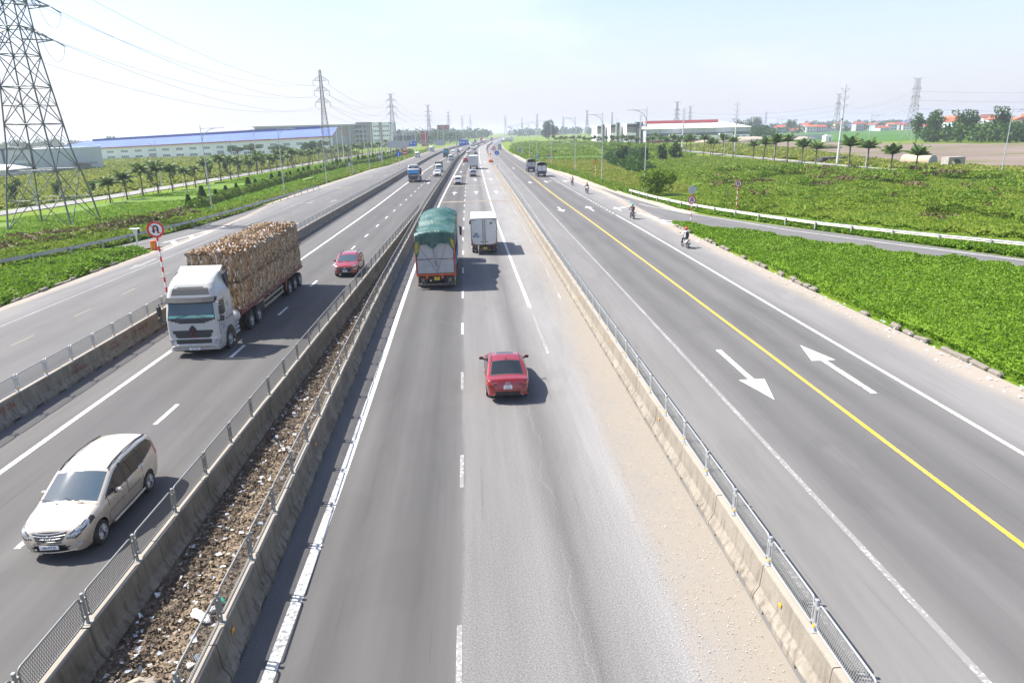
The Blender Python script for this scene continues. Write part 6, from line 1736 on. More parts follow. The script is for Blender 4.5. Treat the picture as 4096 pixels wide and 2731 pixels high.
t = sign('grey back of a round sign on a striped pole in the left verge', -32.1, 242); striped_pole(t, 2.6, 0, .05, .34); disc(t, 'sign_back', 3.0, .6, sign_grey)
# white solar lamp post on the left island
t = thing('solar_lamp', 'short white post with flat solar top at the tip of the left island', 'solar lamp', (-33.2, 68.6, 0), .1)
mb = MB(); mb.box((0, 0, .95), (.10, .10, 1.9)); mb.build('post', white_p, t); mb = MB(); mb.box((0, 0, 2.02), (.9, .5, .06), bev=.02); mb.build('solar_panel', white_p, t); mb = MB(); mb.prism([(-.22, 1.98), (.22, 1.98), (.13, 1.5), (-.13, 1.5)], 'XZ', -.12, .12); mb.build('lamp_box', white_p, t); mb = MB(); mb.box((.28, .12, 1.75), (.2, .1, .5), bev=.03); mb.build('sign_box', plastic, t)
org = mat('orange plastic', (.68, .10, .02), .5, dirt=.15)
def crash_drum(label, x, y, r=.3):
    t = thing('crash_drum', label, 'traffic drum', (x, y, 0)); mb = MB(); mb.lathe([(r * .96, 0), (r, .1), (r * .97, .45), (r, .5), (r * .94, .88), (r * .5, .93), (.001, .93)], n=16); mb.build('drum_body', org, t)
    mb = MB()
    for k in range(4): mb.prism([(-r + .06 + .12 * k, .15), (-r + .12 + .12 * k, .15), (-r + .22 + .12 * k, .75), (-r + .16 + .12 * k, .75)], 'XZ', -r - .012, -r - .004)
    mb.build('chevron_plate', sign_yel, t)['kind'] = 'stuff'
crash_drum('orange drum with yellow stripes at the tip of the left grass island', -31.35, 67.9)
for i, (x, y) in enumerate(((5.4, 246.4), (6.1, 246.8), (5.8, 247.6))):
    crash_drum(('left', 'right', 'rear')[i] + ' orange striped drum of the three at the barrier gap', x, y, .38)
t = thing('warning_flasher', 'orange warning flasher on a short post behind the crash drums', 'flasher', (5.85, 248.2, 0)); mb = MB(); mb.cyl((0, 0, 0), (0, 0, 2.6), .05, n=8); mb.build('post', galv_dull, t); mb = MB(); mb.lathe([(.02, 2.6), (.2, 2.7), (.24, 2.95), (.15, 3.15), (.001, 3.2)], n=12); mb.build('lamp_head', org, t)

# ---- overhead sign gantries
t = thing('sign_gantry', 'overhead sign post in the median carrying three blue lane signs on its right arm', 'sign gantry', (-7.0, 299, 0))
mb = MB(); mb.cyl((0, 0, 0), (0, 0, 8.3), .24, .19, n=12); mb.box((0, 0, .5), (.8, .8, 1.0), bev=.05); mb.build('post', galv_dull, t)
for sd, l in ((1, 5.2), (-1, 16.2)):
    mb = MB()
    for zz in (7.3, 6.1): mb.cyl((0, 0, zz), (sd * l, 0, zz), .09, .07, n=6)
    k = 0
    while k < l - .8: mb.cyl((sd * k, 0, 7.3 if int(k) % 2 else 6.1), (sd * (k + 1), 0, 6.1 if int(k) % 2 else 7.3), .035, n=4); k += 1
    mb.build('arm', galv_dull, t)['kind'] = 'stuff'
def car_icon(mb, cx, cz, s, y):
    mb.add([(cx + a * s, y, cz + b * s) for a, b in ((-.42, -.2), (.42, -.2), (.42, .05), (.3, .08), (.2, .32), (-.2, .32), (-.3, .08), (-.42, .05))], [tuple(range(8))])
    for q in (-.27, .27): mb.add([(cx + (q + a) * s, y, cz + b * s) for a, b in ((-.1, -.34), (.1, -.34), (.1, -.18), (-.1, -.18))], [(0, 1, 2, 3)])
def bike_icon(mb, cx, cz, s, y):
    for q in (-.28, .28):
        n = 10; mb.add([(cx + (q + r_ * math.cos(2 * PI * k / n)) * s, y, cz + (-.1 + r_ * math.sin(2 * PI * k / n)) * s) for r_ in (.12, .19) for k in range(n)], [(k, (k + 1) % n, n + (k + 1) % n, n + k) for k in range(n)])
    for a, b in (((-.28, -.1), (.0, .12)), ((.0, .12), (.28, -.1)), ((.2, .2), (.28, -.1)), ((-.15, .16), (.05, .14))):
        d_ = Vector((b[0] - a[0], 0, b[1] - a[1])).normalized(); p = Vector((-d_.z, 0, d_.x)) * .04
        mb.add([(cx + (q[0] + e * p.x) * s, y, cz + (q[1] + e * p.z) * s) for q, e in ((a, -1), (b, -1), (b, 1), (a, 1))], [(0, 1, 2, 3)])
for i in range(3):
    x0 = 1.05 + 1.33 * i; mb = MB(); mb.b2((x0, -.22, 5.15), (x0 + 1.27, -.17, 7.3)); d = mb.build('lane_sign', blue_p, t)
    mb = MB()
    if i < 2: car_icon(mb, x0 + .63, 6.25, 1.15, -.225)
    else: car_icon(mb, x0 + .63, 6.2, .8, -.225); bike_icon(mb, x0 + .63, 6.95, .75, -.225); bike_icon(mb, x0 + .63, 5.45, .75, -.225)
    mb.build('sign_symbol', sign_white, d, fix=False)['kind'] = 'stuff'
mb = MB(); mb.b2((-8.85, -.15, 5.25), (-4.9, -.1, 7.6)); d = mb.build('sign_back', sign_grey, t)
for k in range(6):
    mb = MB(); mb.b2((-8.8 + .77 * k, -.22, 5.25), (-8.73 + .77 * k, -.155, 7.6)); mb.build('stiffener', galv_dull, d)
t = thing('sign_gantry', 'blue lane sign with car and bicycle symbols held over the left service road', 'sign gantry', (-31.0, 303, 0))
mb = MB(); mb.tube([(0, 0, 0), (0, 0, 5.0), (.5, 0, 6.6), (1.8, 0, 7.2), (7.0, 0, 7.4)], .13, 8); mb.build('curved_post', galv_dull, t)
for i in range(2):
    x0 = 4.1 + 1.42 * i; mb = MB(); mb.b2((x0, -.22, 5.0), (x0 + 1.36, -.17, 7.2)); d = mb.build('lane_sign', blue_p, t); mb = MB()
    if i == 0: car_icon(mb, x0 + .68, 6.5, 1.1, -.225); bike_icon(mb, x0 + .68, 5.5, .9, -.225)
    else: bike_icon(mb, x0 + .68, 6.8, .8, -.225); car_icon(mb, x0 + .68, 6.1, .75, -.225); bike_icon(mb, x0 + .68, 5.4, .75, -.225)
    mb.build('sign_symbol', sign_white, d, fix=False)['kind'] = 'stuff'
t = thing('sign_gantry', 'large grey sign back on two curved posts over the left service road', 'sign gantry', (-32.3, 249, 0))
for dy in (0, .7):
    mb = MB(); mb.tube([(0, dy, 0), (0, dy, 4.6), (.5, dy, 6.4), (1.6, dy, 7.3), (10.5, dy, 7.4)], .12, 8); mb.build('curved_post', galv_dull, t)
mb = MB(); mb.b2((2.4, -.1, 5.7), (10.0, -.05, 7.9)); d = mb.build('sign_back', sign_grey, t)
for k in range(10):
    mb = MB(); mb.b2((2.5 + .8 * k, -.18, 5.7), (2.57 + .8 * k, -.105, 7.9)); mb.build('stiffener', galv_dull, d)

# ---- lattice pylons
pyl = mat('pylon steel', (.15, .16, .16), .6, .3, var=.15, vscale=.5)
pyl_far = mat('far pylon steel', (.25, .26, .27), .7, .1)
insul = mat('insulator glass', (.07, .11, .10), .3)
def pylon(label, x, y, H, halfs, arms, rot=0, detail=2, group=None, tension=False, th=1.0, rl=.085, m=pyl, top=None):
    """halfs: (z, half width); arms: (z, reach). detail 2 near, 1 mid, 0 far"""
    t = thing('pylon', label, 'pylon', (x, y, -.1), rot, group)
    hw = lambda z: float(np.interp(z, [a for a, b in halfs], [b for a, b in halfs]))
    lv = [0.0]; z = 0
    while z < H - .6:
        z += max(1.1 if detail else 2.4, hw(z) * (1.9 if tension else 1.45 if detail else 2.0)); lv.append(min(z, H))
    lv[-1] = H
    for sx, sy in ((-1, -1), (1, -1), (1, 1), (-1, 1)):
        mb = MB()
        zs = [a for a, b in halfs]
        for a, b in zip(zs[:-1], zs[1:]): mb.cyl((sx * hw(a), sy * hw(a), a), (sx * hw(b), sy * hw(b), b), rl * th * (1 - .45 * a / H), rl * th * (1 - .45 * b / H), n=4)
        mb.build('leg', m, t)
    C4 = ((-1, -1), (1, -1), (1, 1), (-1, 1))
    for a, b in zip(lv[:-1], lv[1:]):
        mb = MB(); r = rl * .5 * th
        for k in range(4):
            p, q = C4[k], C4[(k + 1) % 4]; ha, hb = hw(a), hw(b)
            mb.cyl((p[0] * ha, p[1] * ha, a), (q[0] * hb, q[1] * hb, b), r, n=4, caps=False); mb.cyl((q[0] * ha, q[1] * ha, a), (p[0] * hb, p[1] * hb, b), r, n=4, caps=False)
            if detail > 1:
                mb.cyl((p[0] * hb, p[1] * hb, b), (q[0] * hb, q[1] * hb, b), r, n=4, caps=False)
                if ha > 1.9:                                         # redundant members in the wide lower panels
                    c = ((p[0] * (ha + hb) / 2 + q[0] * (ha + hb) / 2) / 2, (p[1] * (ha + hb) / 2 + q[1] * (ha + hb) / 2) / 2, (a + b) / 2)
                    for e in (p, q):
                        mb.cyl(c, (e[0] * (ha + hb) / 2, e[1] * (ha + hb) / 2, (a + b) / 2), r * .7, n=4, caps=False)
                        mb.cyl(((c[0] + e[0] * hb) / 2, (c[1] + e[1] * hb) / 2, (a + 3 * b) / 4), (e[0] * (ha + hb) / 2, e[1] * (ha + hb) / 2, (a + b) / 2), r * .6, n=4, caps=False)
        mb.build('bracing', m, t)['kind'] = 'stuff'
    tips = []
    for z, reach in arms:
        for sx in (-1, 1):
            mb = MB(); h0 = hw(z); tip = (sx * reach, 0, z + .05); r = rl * .55 * th; h1 = hw(z + 1.5)
            for sy in (-1, 1):
                mb.cyl((sx * h0, sy * h0, z), tip, r, n=4, caps=False); mb.cyl((sx * h1, sy * h1, z + 1.5), tip, r, n=4, caps=False)
                if detail:
                    for f in (.35, .68):
                        pa = [sx * h0 + (tip[0] - sx * h0) * f, sy * h0 * (1 - f), z]; pb = [sx * h1 + (tip[0] - sx * h1) * (f - .2), sy * h1 * (1.2 - f), z + 1.5 * (1.2 - f)]
                        mb.cyl(pa, pb, r * .7, n=4, caps=False)
            mb.build('cross_arm', m, t)['kind'] = 'stuff'
            if detail:
                mb = MB()
                if tension:
                    for q in (-1, 1):
                        a_ = Vector(tip); d_ = Vector((.02, q * .97, -.2)).normalized()
                        for k in range(12): mb.lathe([(.03, 0), (.13, .04), (.03, .08)], c=a_ + d_ * (.5 + k * .16), n=6)
                        mb.cyl(a_, a_ + d_ * 2.5, .03, n=4)
                    mb.tube([Vector((sx * reach, q * 2.35, z - .45 - 1.9 * (1 - (q) ** 2) ** .75)) for q in np.linspace(-1, 1, 13)], .02, 4)
                else: mb.cyl(tip, (tip[0], 0, z - 1.35), .06, n=6); mb.cyl((tip[0], -.25, z - 1.38), (tip[0], .25, z - 1.38), .03, n=4)
                mb.build('insulator', insul, t)['kind'] = 'stuff'
            tips.append((x + math.cos(rot) * tip[0], y + math.sin(rot) * tip[0], z - .1 - (0 if tension else 1.35)))
    if top: 
        mb = MB(); 
        for sx in (-1, 1): mb.cyl((sx * hw(H), 0, H), (sx * top, 0, H + .3), rl * .6 * th, n=4); mb.cyl((sx * hw(H - 1.2), 0, H - 1.2), (sx * top, 0, H + .3), rl * .5 * th, n=4)
        mb.build('earth_peak', m, t)['kind'] = 'stuff'
    return tips, (x, y, H)
NH = [(0, 3.75), (4.4, 3.25), (9.3, 2.5), (20.9, 1.55), (33, 1.2), (36, .5)]
T = []
T.append(pylon('huge heavy lattice pylon standing on the left verge, cut by the frame edge', -53.7, 91, 36, NH, [(21.9, 4.2), (25.6, 4.5), (29.4, 4.2)], .04, 2, tension=True, th=1.5))
H2 = [(0, 1.55), (14, .95), (20, .55), (31.3, .32)]
A2 = [(21.1, 2.5), (24.7, 2.5), (28.0, 2.6)]
T.append(pylon('slim lattice pylon behind the palms, second along the left power line', -50.2, 247, 31.3, H2, A2, 0, 2, rl=.075))
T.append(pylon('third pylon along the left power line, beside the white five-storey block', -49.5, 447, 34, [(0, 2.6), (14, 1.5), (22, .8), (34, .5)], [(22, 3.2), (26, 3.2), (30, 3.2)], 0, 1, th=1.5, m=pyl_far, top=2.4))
for i, (x, y, h, w_) in enumerate([(-42, 690, 36, 3.4), (-31, 930, 36, 3.4), (-17, 1170, 36, 3.4), (-4, 1320, 41, 3.6), (-75, 1250, 36, 3), (57, 1250, 36, 3.5)]):
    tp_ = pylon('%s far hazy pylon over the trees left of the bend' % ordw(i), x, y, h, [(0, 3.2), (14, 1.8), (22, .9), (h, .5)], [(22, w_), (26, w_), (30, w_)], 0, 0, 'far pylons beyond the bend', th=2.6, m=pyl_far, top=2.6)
    if i < 3: T.append(tp_)
RT = []
for i, (lab_, x, y, h, det, th) in enumerate([('leaning-looking lattice pylon with splayed base before the right-hand woods', 246, 389, 33, 2, 1.3), ('pylon right of the tall concrete pole above the village', 337, 648, 36, 1, 2.0), ('small far pylon above the village roofs right of the red-roofed hall', 600, 1440, 36, 0, 3), ('pylon rising behind the red-ridged hall, left one of two', 216, 750, 36, 1, 2.2), ('pylon rising behind the red-ridged hall, right one of two', 284, 925, 36, 0, 2.4),
        ('far pylon above the white showrooms', 245, 1250, 38, 0, 2.8), ('far pylon between the two middle lamp posts on the right', 175, 1090, 38, 0, 2.6), ('far pylon left of the round dark tree', 121, 1340, 40, 0, 2.8), ('faint far pylon right of the round dark tree', 203, 1600, 38, 0, 3.2), ('faint far twin pylon beside the right lamps', 122, 1770, 40, 0, 3.4)]):
    hs = [(0, 4.6), (9, 2.2), (20, 1.2), (h, .9)] if i == 0 else [(0, 3.4), (14, 1.9), (22, 1.0), (h, .7)]
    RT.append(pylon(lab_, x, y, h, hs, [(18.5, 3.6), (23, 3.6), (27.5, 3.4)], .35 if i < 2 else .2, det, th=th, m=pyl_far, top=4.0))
# wires
wirem = mat('power line wire', (.13, .135, .15), .6)
def wire(a, b, sag, label, group, r=.02, seg=26):
    a, b = Vector(a), Vector(b); P = []
    for k in range(seg + 1):
        f = k / seg; p = a.lerp(b, f); p.z -= sag * 4 * f * (1 - f); P.append(p)
    mb = MB(); mb.tube(P, r, 4); o = mb.build('power_line', wirem, smooth=True); tag(o, label, 'power line', group)
PH = [l_ + ' wire on the ' + s_ for l_ in ('lower', 'middle', 'upper') for s_ in ('left', 'right')]
for i in range(4):
    ta, tb = T[i][0], T[i + 1][0]
    for k in range(6):
        wire(ta[k], tb[k], (4.2, 5, 5, 5)[i], PH[k] + (' between the huge left pylon and the slim second pylon', ' between the second and third left pylons', ' between the third and fourth left pylons', ' between the fourth and fifth left pylons')[i],
             'wires of the left power line', (.022, .032, .045, .055)[i])
for k in range(6):
    p = T[0][0][k]; wire((p[0] - 4, -40, p[2] + 3), p, 3.5, PH[k] + ' arm of the huge left pylon, leaving the picture', 'wires leaving the picture on the left', .03)
    q = RT[0][0][k]; q2 = RT[1][0][k]; wire(q, q2, 5, PH[k] + ' between the splayed right pylon and the next', 'wires of the right power line', .035); wire((q[0] + 150, q[1] - 190, q[2] + 3), q, 6, PH[k] + ' arm of the splayed right pylon, leaving the picture', 'wires leaving the picture on the right', .03)
    wire(q2, RT[3][0][k], 5, PH[k] + ' strung behind the hall with the red ridge', 'wires behind the red-ridged hall', .045)

# ---- concrete poles with V arms along the right side road, slim poles elsewhere
poleconc = mat('pale concrete pole', (.55, .545, .53), .8, var=.06, vscale=.5)
def vpole(label, x, y, h, lv, th=1.0):
    t = thing('power_pole', label, 'power pole', (x, y, -.1), -.15); mb = MB(); mb.cyl((0, 0, 0), (0, 0, h), .34 * th, .13 * th, n=10); mb.build('pole', poleconc, t)
    mb = MB(); mb.cyl((0, 0, h * .56), (0, 0, h * .56 + .25), .32 * th, n=10); mb.build('clamp_band', plastic, t)
    for k in range(lv):
        z = h * (.70 + .10 * k)
        for sd in (-1, 1):
            mb = MB(); mb.tube([(0, 0, z), (sd * .75, 0, z + .55), (sd * 1.1, 0, z + .95)], .05 * th, 4); mb.tube([(0, 0, z + .9), (sd * 1.1, 0, z + .95)], .035 * th, 4); mb.build('cross_arm', galv_dull, t)
    return t
for lab_, x, y, h in (('nearest tall white concrete pole with three V arms beside the right palms', 97.1, 183.8, 20), ('second tall concrete pole with V arms, in front of the red-ridged hall', 100.5, 268.6, 19.2), ('third concrete pole with V arms before the white hall', 97, 325.5, 19), ('fourth concrete pole with V arms before the showrooms', 100.5, 425, 18.5), ('fifth concrete pole with V arms left of the showrooms', 130, 640, 19)): vpole(lab_, x, y, h, 3, 1.0 if y < 300 else 1.25)
for i, (x, y, h) in enumerate([(-75.4, 250, 13.2), (-47.5, 262, 14), (-56.6, 300, 14.8), (-51.2, 300, 14.5), (-45.5, 300, 14), (-43.2, 305, 15), (-39.8, 310, 13.5), (-41, 350, 14), (-38.5, 395, 14), (-35.5, 440, 14), (-32.5, 490, 14), (-27, 545, 14)]):
    t = thing('power_pole', '%s slim power pole from the left among the palms of the left verge' % ordw(i), 'power pole', (x, y, -.1), 0, 'slim power poles among the left palms'); mb = MB(); mb.cyl((0, 0, 0), (0, 0, h), .2, .1, n=8); mb.build('pole', poleconc, t)
    mb = MB(); mb.box((0, 0, h - .3), (1.7, .09, .09)); mb.box((0, 0, h - 1.1), (1.3, .09, .09)); mb.build('cross_arm', galv_dull, t)['kind'] = 'stuff'
# =================================================================== buildings
def rect(mb, a, b, z0, z1, mi=0, off=0.0, n=(0, -1)):
    """vertical panel between plan points a, b"""
    o = (n[0] * off, n[1] * off)
    mb.add([(a[0] + o[0], a[1] + o[1], z0), (b[0] + o[0], b[1] + o[1], z0), (b[0] + o[0], b[1] + o[1], z1), (a[0] + o[0], a[1] + o[1], z1)], [(0, 1, 2, 3)], mi)
w_white = mat('white cladding', (.86, .86, .85), .6, var=.04, vscale=.08, dirt=.08)
w_grey = mat('grey cladding', (.25, .275, .30), .6, var=.04, vscale=.1)
roof_blue = mat('blue metal roof', (.10, .155, .36), .8, 0, .2, var=.1, vscale=.05)
roof_dblue = mat('dark blue ridge vent', (.035, .08, .26), .5)
fascia_red = mat('red fascia', (.45, .07, .05), .5)
win_grey = mat('grey window band', (.30, .33, .345), .35)
win_dark = mat('dark window', (.035, .04, .045), .2, 0, .5)
skyl = mat('roof skylight strip', (.30, .38, .52), .4)
def slab(name, m, t, c, s, bev=0.0, rz=0.0):
    mb = MB(); mb.box(c, s, 0, bev, rz); return mb.build(name, m, t)
# blue-roofed warehouse on the left: front runs nearly across the view
t = thing('warehouse', 'very long white warehouse with blue roof and red eaves behind the left palms', 'warehouse', (0, 0, 0))
A0, A1 = Vector((-238, 409, 0)), Vector((-82, 420, 0)); fd = (A1 - A0).normalized(); bk = Vector((-fd.y, fd.x, 0)); FL = (A1 - A0).length
def FP(f, b, h): p = A0 + fd * (FL * f) + bk * b; return (p.x, p.y, h)
ev = lambda f: 5.8 + 4.1 * f
mb = MB(); mb.add([FP(0, 0, -.2), FP(1, 0, -.2), FP(1, 0, ev(1)), FP(0, 0, ev(0))], [(0, 1, 2, 3)]); mb.build('front_wall', w_white, t)
mb = MB(); mb.add([FP(0, 0, -.2), FP(0, 70, -.2), FP(0, 70, ev(0)), FP(0, 35, ev(0) + 4.5), FP(0, 0, ev(0))], [(0, 1, 2, 3, 4)]); mb.build('side_wall', w_white, t)
mb = MB(); mb.add([FP(1, 0, -.2), FP(1, 70, -.2), FP(1, 70, ev(1)), FP(1, 35, ev(1) + 5.3), FP(1, 0, ev(1))], [(0, 1, 2, 3, 4)]); mb.build('gable_wall', w_grey, t)
mb = MB(); e = -1.0
for a, b in ((-.8, 35), (70.8, 35)):
    mb.add([FP(0, a, ev(0)), FP(1, a, ev(1)), FP(1, b, ev(1) + 5.4), FP(.035, b, ev(0) + 4.6)], [(0, 1, 2, 3)])
mb.build('roof', roof_blue, t)
mb = MB(); mb.add([FP(.07, 33, ev(.07) + 4.2), FP(.93, 33, ev(.93) + 4.9), FP(.93, 33, ev(.93) + 6.6), FP(.07, 33, ev(.07) + 5.5), FP(.07, 37, ev(.07) + 4.2), FP(.93, 37, ev(.93) + 4.9), FP(.93, 37, ev(.93) + 6.6), FP(.07, 37, ev(.07) + 5.5)], [(0, 1, 2, 3), (4, 5, 6, 7), (3, 2, 6, 7), (0, 3, 7, 4), (1, 2, 6, 5)]); mb.build('ridge_vent', roof_dblue, t)
mb = MB(); mb.add([FP(0, -.85, ev(0) - .35), FP(1, -.85, ev(1) - .35), FP(1, -.85, ev(1) + .25), FP(0, -.85, ev(0) + .25)], [(0, 1, 2, 3)]); mb.build('eave_fascia', fascia_red, t)
for a, b in ((0, 35), (70, 35)):
    mb = MB(); q = .5; mb.add([FP(1.003, a, ev(1) - .3), FP(1.003, b, ev(1) + 5.1), FP(1.003, b, ev(1) + 5.75), FP(1.003, a, ev(1) + .35)], [(0, 1, 2, 3)]); mb.build('gable_fascia', fascia_red, t)
NB = 21
for i in range(NB):
    f = (i + .5) / NB; h = ev(f); w_ = 1.9 / FL
    mb = MB(); mb.add([FP(f - w_, -.12, h * .58), FP(f + w_, -.12, h * .58), FP(f + w_, -.12, h * .74), FP(f - w_, -.12, h * .74)], [(0, 1, 2, 3)]); mb.build('window', win_grey, t)
    if i % 5 == 2:
        mb = MB(); mb.add([FP(f - w_, -.14, 0), FP(f + w_, -.14, 0), FP(f + w_, -.14, h * .42), FP(f - w_, -.14, h * .42)], [(0, 1, 2, 3)]); mb.build('roller_door', mat('grey roller door', (.30, .29, .28), .6), t)
    else:
        mb = MB(); mb.add([FP(f - w_, -.12, h * .16), FP(f + w_, -.12, h * .16), FP(f + w_, -.12, h * .30), FP(f - w_, -.12, h * .30)], [(0, 1, 2, 3)]); wd = mb.build('window', win_dark, t)
        mb = MB()
        for k in range(1, 4): q = f - w_ + 2 * w_ * k / 4; mb.add([FP(q - .12 / FL, -.15, h * .16), FP(q + .12 / FL, -.15, h * .16), FP(q + .12 / FL, -.15, h * .30), FP(q - .12 / FL, -.15, h * .30)], [(0, 1, 2, 3)])
        mb.build('mullion', w_white, wd)['kind'] = 'stuff'
    mb = MB(); f2 = i / NB; mb.cyl(FP(f2, -.15, 0), FP(f2, -.15, ev(f2)), .12, n=5); mb.build('downpipe', w_white, t)
    mb = MB(); mb.add([FP(f, 6, h + .92), FP(f + .8 / FL, 6, h + .92), FP(f + 4.5 / FL, 16, h + 2.36), FP(f + 3.7 / FL, 16, h + 2.36)], [(0, 1, 2, 3)]); mb.build('skylight', skyl, t)
ordr = mat('orange-red shutter', (.48, .14, .10), .6)
for i in range(7):
    b = 6 + 9.6 * i; mb = MB(); mb.add([FP(1.004, b, .4), FP(1.004, b + 3.2, .4), FP(1.004, b + 3.2, 3.2), FP(1.004, b, 3.2)], [(0, 1, 2, 3)]); mb.build('shutter', ordr, t)
    mb = MB(); mb.add([FP(1.004, b, 5.0), FP(1.004, b + 3.2, 5.0), FP(1.004, b + 3.2, 5.35), FP(1.004, b, 5.35)], [(0, 1, 2, 3)]); mb.build('lintel', fascia_red, t)
t = thing('boundary_wall', 'pale blue boundary wall along the foot of the long warehouse', 'wall', (0, 0, 0)); mb = MB(); p0, p1 = A0 - bk * 9, A1 - bk * 9; rect(mb, p0, p1, 0, 1.2); rect(mb, p1 + bk * .2, p0 + bk * .2, 0, 1.2); mb.build('wall_panel', mat('pale blue wall', (.36, .47, .50), .7), t)
# raw concrete block, unfinished frame and white five-storey block behind it
rawc = mat('raw concrete', (.25, .245, .235), .9, var=.2, vscale=.12, dirt=.3)
t = thing('concrete_building', 'long unfinished grey concrete building rising behind the blue warehouse roof', 'building', (0, 0, 0))
mb = MB(); mb.b2((-180, 601, 0), (-97, 640, 18.6)); mb.build('wall', rawc, t); mb = MB(); mb.b2((-97, 600, 0), (-83.8, 640, 20.3)); mb.build('stair_block', rawc, t); mb = MB(); mb.b2((-181, 600.4, 18.0), (-96.8, 602, 19.0)); mb.build('parapet', mat('pale concrete', (.36, .355, .34), .9), t)
for fl in range(5):
    slab('floor_slab', mat('pale concrete', (.36, .355, .34), .9), t, (-92, 599.6, 3.8 * fl + 3.2), (13, .8, .5))
    for k in range(3): slab('opening', win_dark, t, (-96.2 + 3.0 * k, 599.9, 3.8 * fl + 1.7), (1.7, .3, 1.6))
for k in range(16): slab('pilaster', rawc, t, (-178 + 5.2 * k, 600.7, 9), (.7, .6, 18))
t = thing('office_block', 'white five-storey block with small dark windows and a grey stair strip', 'building', (0, 0, 0))
mb = MB(); mb.b2((-83.6, 600, 0), (-67, 630, 19.9)); mb.build('wall', w_white, t); slab('stair_strip', mat('grey render', (.27, .275, .28), .8), t, (-76.6, 599.9, 10), (2.6, .4, 20)); slab('name_panel', win_grey, t, (-68.6, 599.85, 18.9), (2, .3, 1.1))
for fl in range(5):
    for x in (-82.3, -80.9, -79.5, -78.4, -74.4, -72.9, -71.3, -69.9): slab('window', win_dark, t, (x, 599.95, 1.9 + 3.7 * fl), (.75, .2, 1.15))
t = thing('pavilion', 'dark glass building with a cream tiered pavilion on its roof', 'building', (0, 0, 0))
slab('glass_block', mat('dark glazing', (.07, .10, .12), .2), t, (-57, 612, 4.4), (17, 14, 8.8)); slab('pavilion_wall', mat('cream wall', (.55, .52, .45), .7), t, (-62.6, 612, 10.2), (4.6, 5, 3))
for z, s_ in ((11.8, 7), (13.2, 4.5)):
    mb = MB(); mb.lathe([(s_ * .72, z - .2), (s_ * .60, z), (s_ * .15, z + 1.1), (.001, z + 1.3)], n=4); o = mb.build('curved_roof', mat('grey roof tiles', (.17, .165, .16), .8), t); o.location = (-62.6, 612, 0); o.rotation_euler = (0, 0, PI / 4)
# hoardings
hred = mat('maroon hoarding', (.30, .035, .055), .6)
t = thing('billboard', 'maroon billboard with white lettering on a single column', 'billboard', (-28.8, 700, 0)); mb = MB(); mb.cyl((0, .3, 0), (0, .3, 12), .5, n=10); mb.build('column', galv_dull, t); slab('board', hred, t, (0, 0, 14.7), (11.6, .5, 5.9)); slab('picture_strip', mat('grey picture', (.25, .28, .28), .7), t, (0, -.27, 12.9), (11.4, .05, 2.0))
for z, tx, sz in ((16.6, 'GIA PHÚ', .8), (15.5, 'ĐÔ THỊ PHÁT TRIỂN', 1.15), (14.4, '2023', .8)): text_mesh(tx, sz, sign_white, 'board_lettering', t, (0, -.28, z), (PI / 2, 0, 0), bold=.02)['kind'] = 'stuff'
t = thing('red_hoarding', 'red five-sided hoarding with a folded right wing and white letters', 'billboard', (-40.7, 600, 0)); mb = MB(); mb.prism([(-2.5, 0), (1.4, 0), (1.9, 11.2), (-3.3, 12.9)], 'XZ', -.3, .3); mb.build('board', hred, t); mb = MB(); mb.add([(1.5, -.35, 0), (3.0, .8, 0), (3.3, .8, 12.9), (1.9, -.35, 11.3)], [(0, 1, 2, 3)]); mb.build('wing', mat('dark maroon hoarding', (.2, .03, .04), .6), t); text_mesh('CHÀO MỪNG', .7, sign_white, 'board_lettering', t, (-.6, -.33, 10.2), (PI / 2, 0, 0))['kind'] = 'stuff'
# near-left sheds
shed = mat('grey-green shed cladding', (.46, .53, .52), .6, var=.05, vscale=.2); dkblue = mat('dark blue trim', (.04, .07, .13), .5); lean = mat('white sheet roof', (.7, .7, .69), .5)
t = thing('shed', 'tall grey-green shed with dark corner trusses behind the huge pylon', 'shed', (0, 0, 0)); mb = MB(); mb.b2((-185, 233, 0), (-140, 275, 8.4)); mb.build('wall', shed, t); slab('roof_edge', dkblue, t, (-162.5, 232.6, 8.5), (45.6, 1, .4)); slab('green_band', mat('green band', (.17, .25, .235), .6), t, (-162.5, 232.9, 3.4), (45, .3, 1.3))
for x in (-140.2, -149, -158, -167): slab('column', dkblue, t, (x, 232.7, 4.2), (.5, .5, 8.4))
for x in (-144.5, -153.5): slab('window', win_grey, t, (x, 232.85, 5.9), (3.2, .2, 1.6))
t = thing('small_house', 'low white outbuilding with white roof left of the pylon legs', 'house', (0, 0, 0)); mb = MB(); mb.b2((-160, 213, 0), (-136.5, 224, 2.9)); mb.build('wall', mat('off-white wall', (.55, .56, .55), .7), t); mb = MB(); mb.add([(-161, 212.3, 2.85), (-136, 212.3, 2.85), (-138.5, 219, 4.3), (-161, 219, 4.3), (-136, 225, 3.0), (-161, 225, 3.0)], [(0, 1, 2, 3), (3, 2, 4, 5), (1, 4, 2)]); mb.build('roof', lean, t)
for x in (-139.5, -147, -152): slab('window', win_dark, t, (x, 212.95, 1.5), (1.0, .2, 1.3))
t = thing('utility_building', 'low flat-roofed grey building with dark doors before the warehouse', 'building', (0, 0, 0)); mb = MB(); mb.b2((-158, 256, 0), (-139, 264, 2.7)); mb.build('wall', mat('grey plaster', (.38, .38, .36), .8), t); slab('flat_roof', rawc, t, (-148, 260, 2.95), (22, 10, .5))
for x in (-155, -150, -145, -142): slab('door', win_dark, t, (x, 255.9, 1.1), (1.1, .2, 1.8))
o = lump('sack_pile', (0, 0, .7), (5, 1.6, .9), mat('white sacks', (.62, .61, .58), .8, var=.2), None, seed=8, rough=.2); o.location = (-147, 250, 0); tag(o, 'heap of white sacks before the low grey building', 'sacks')

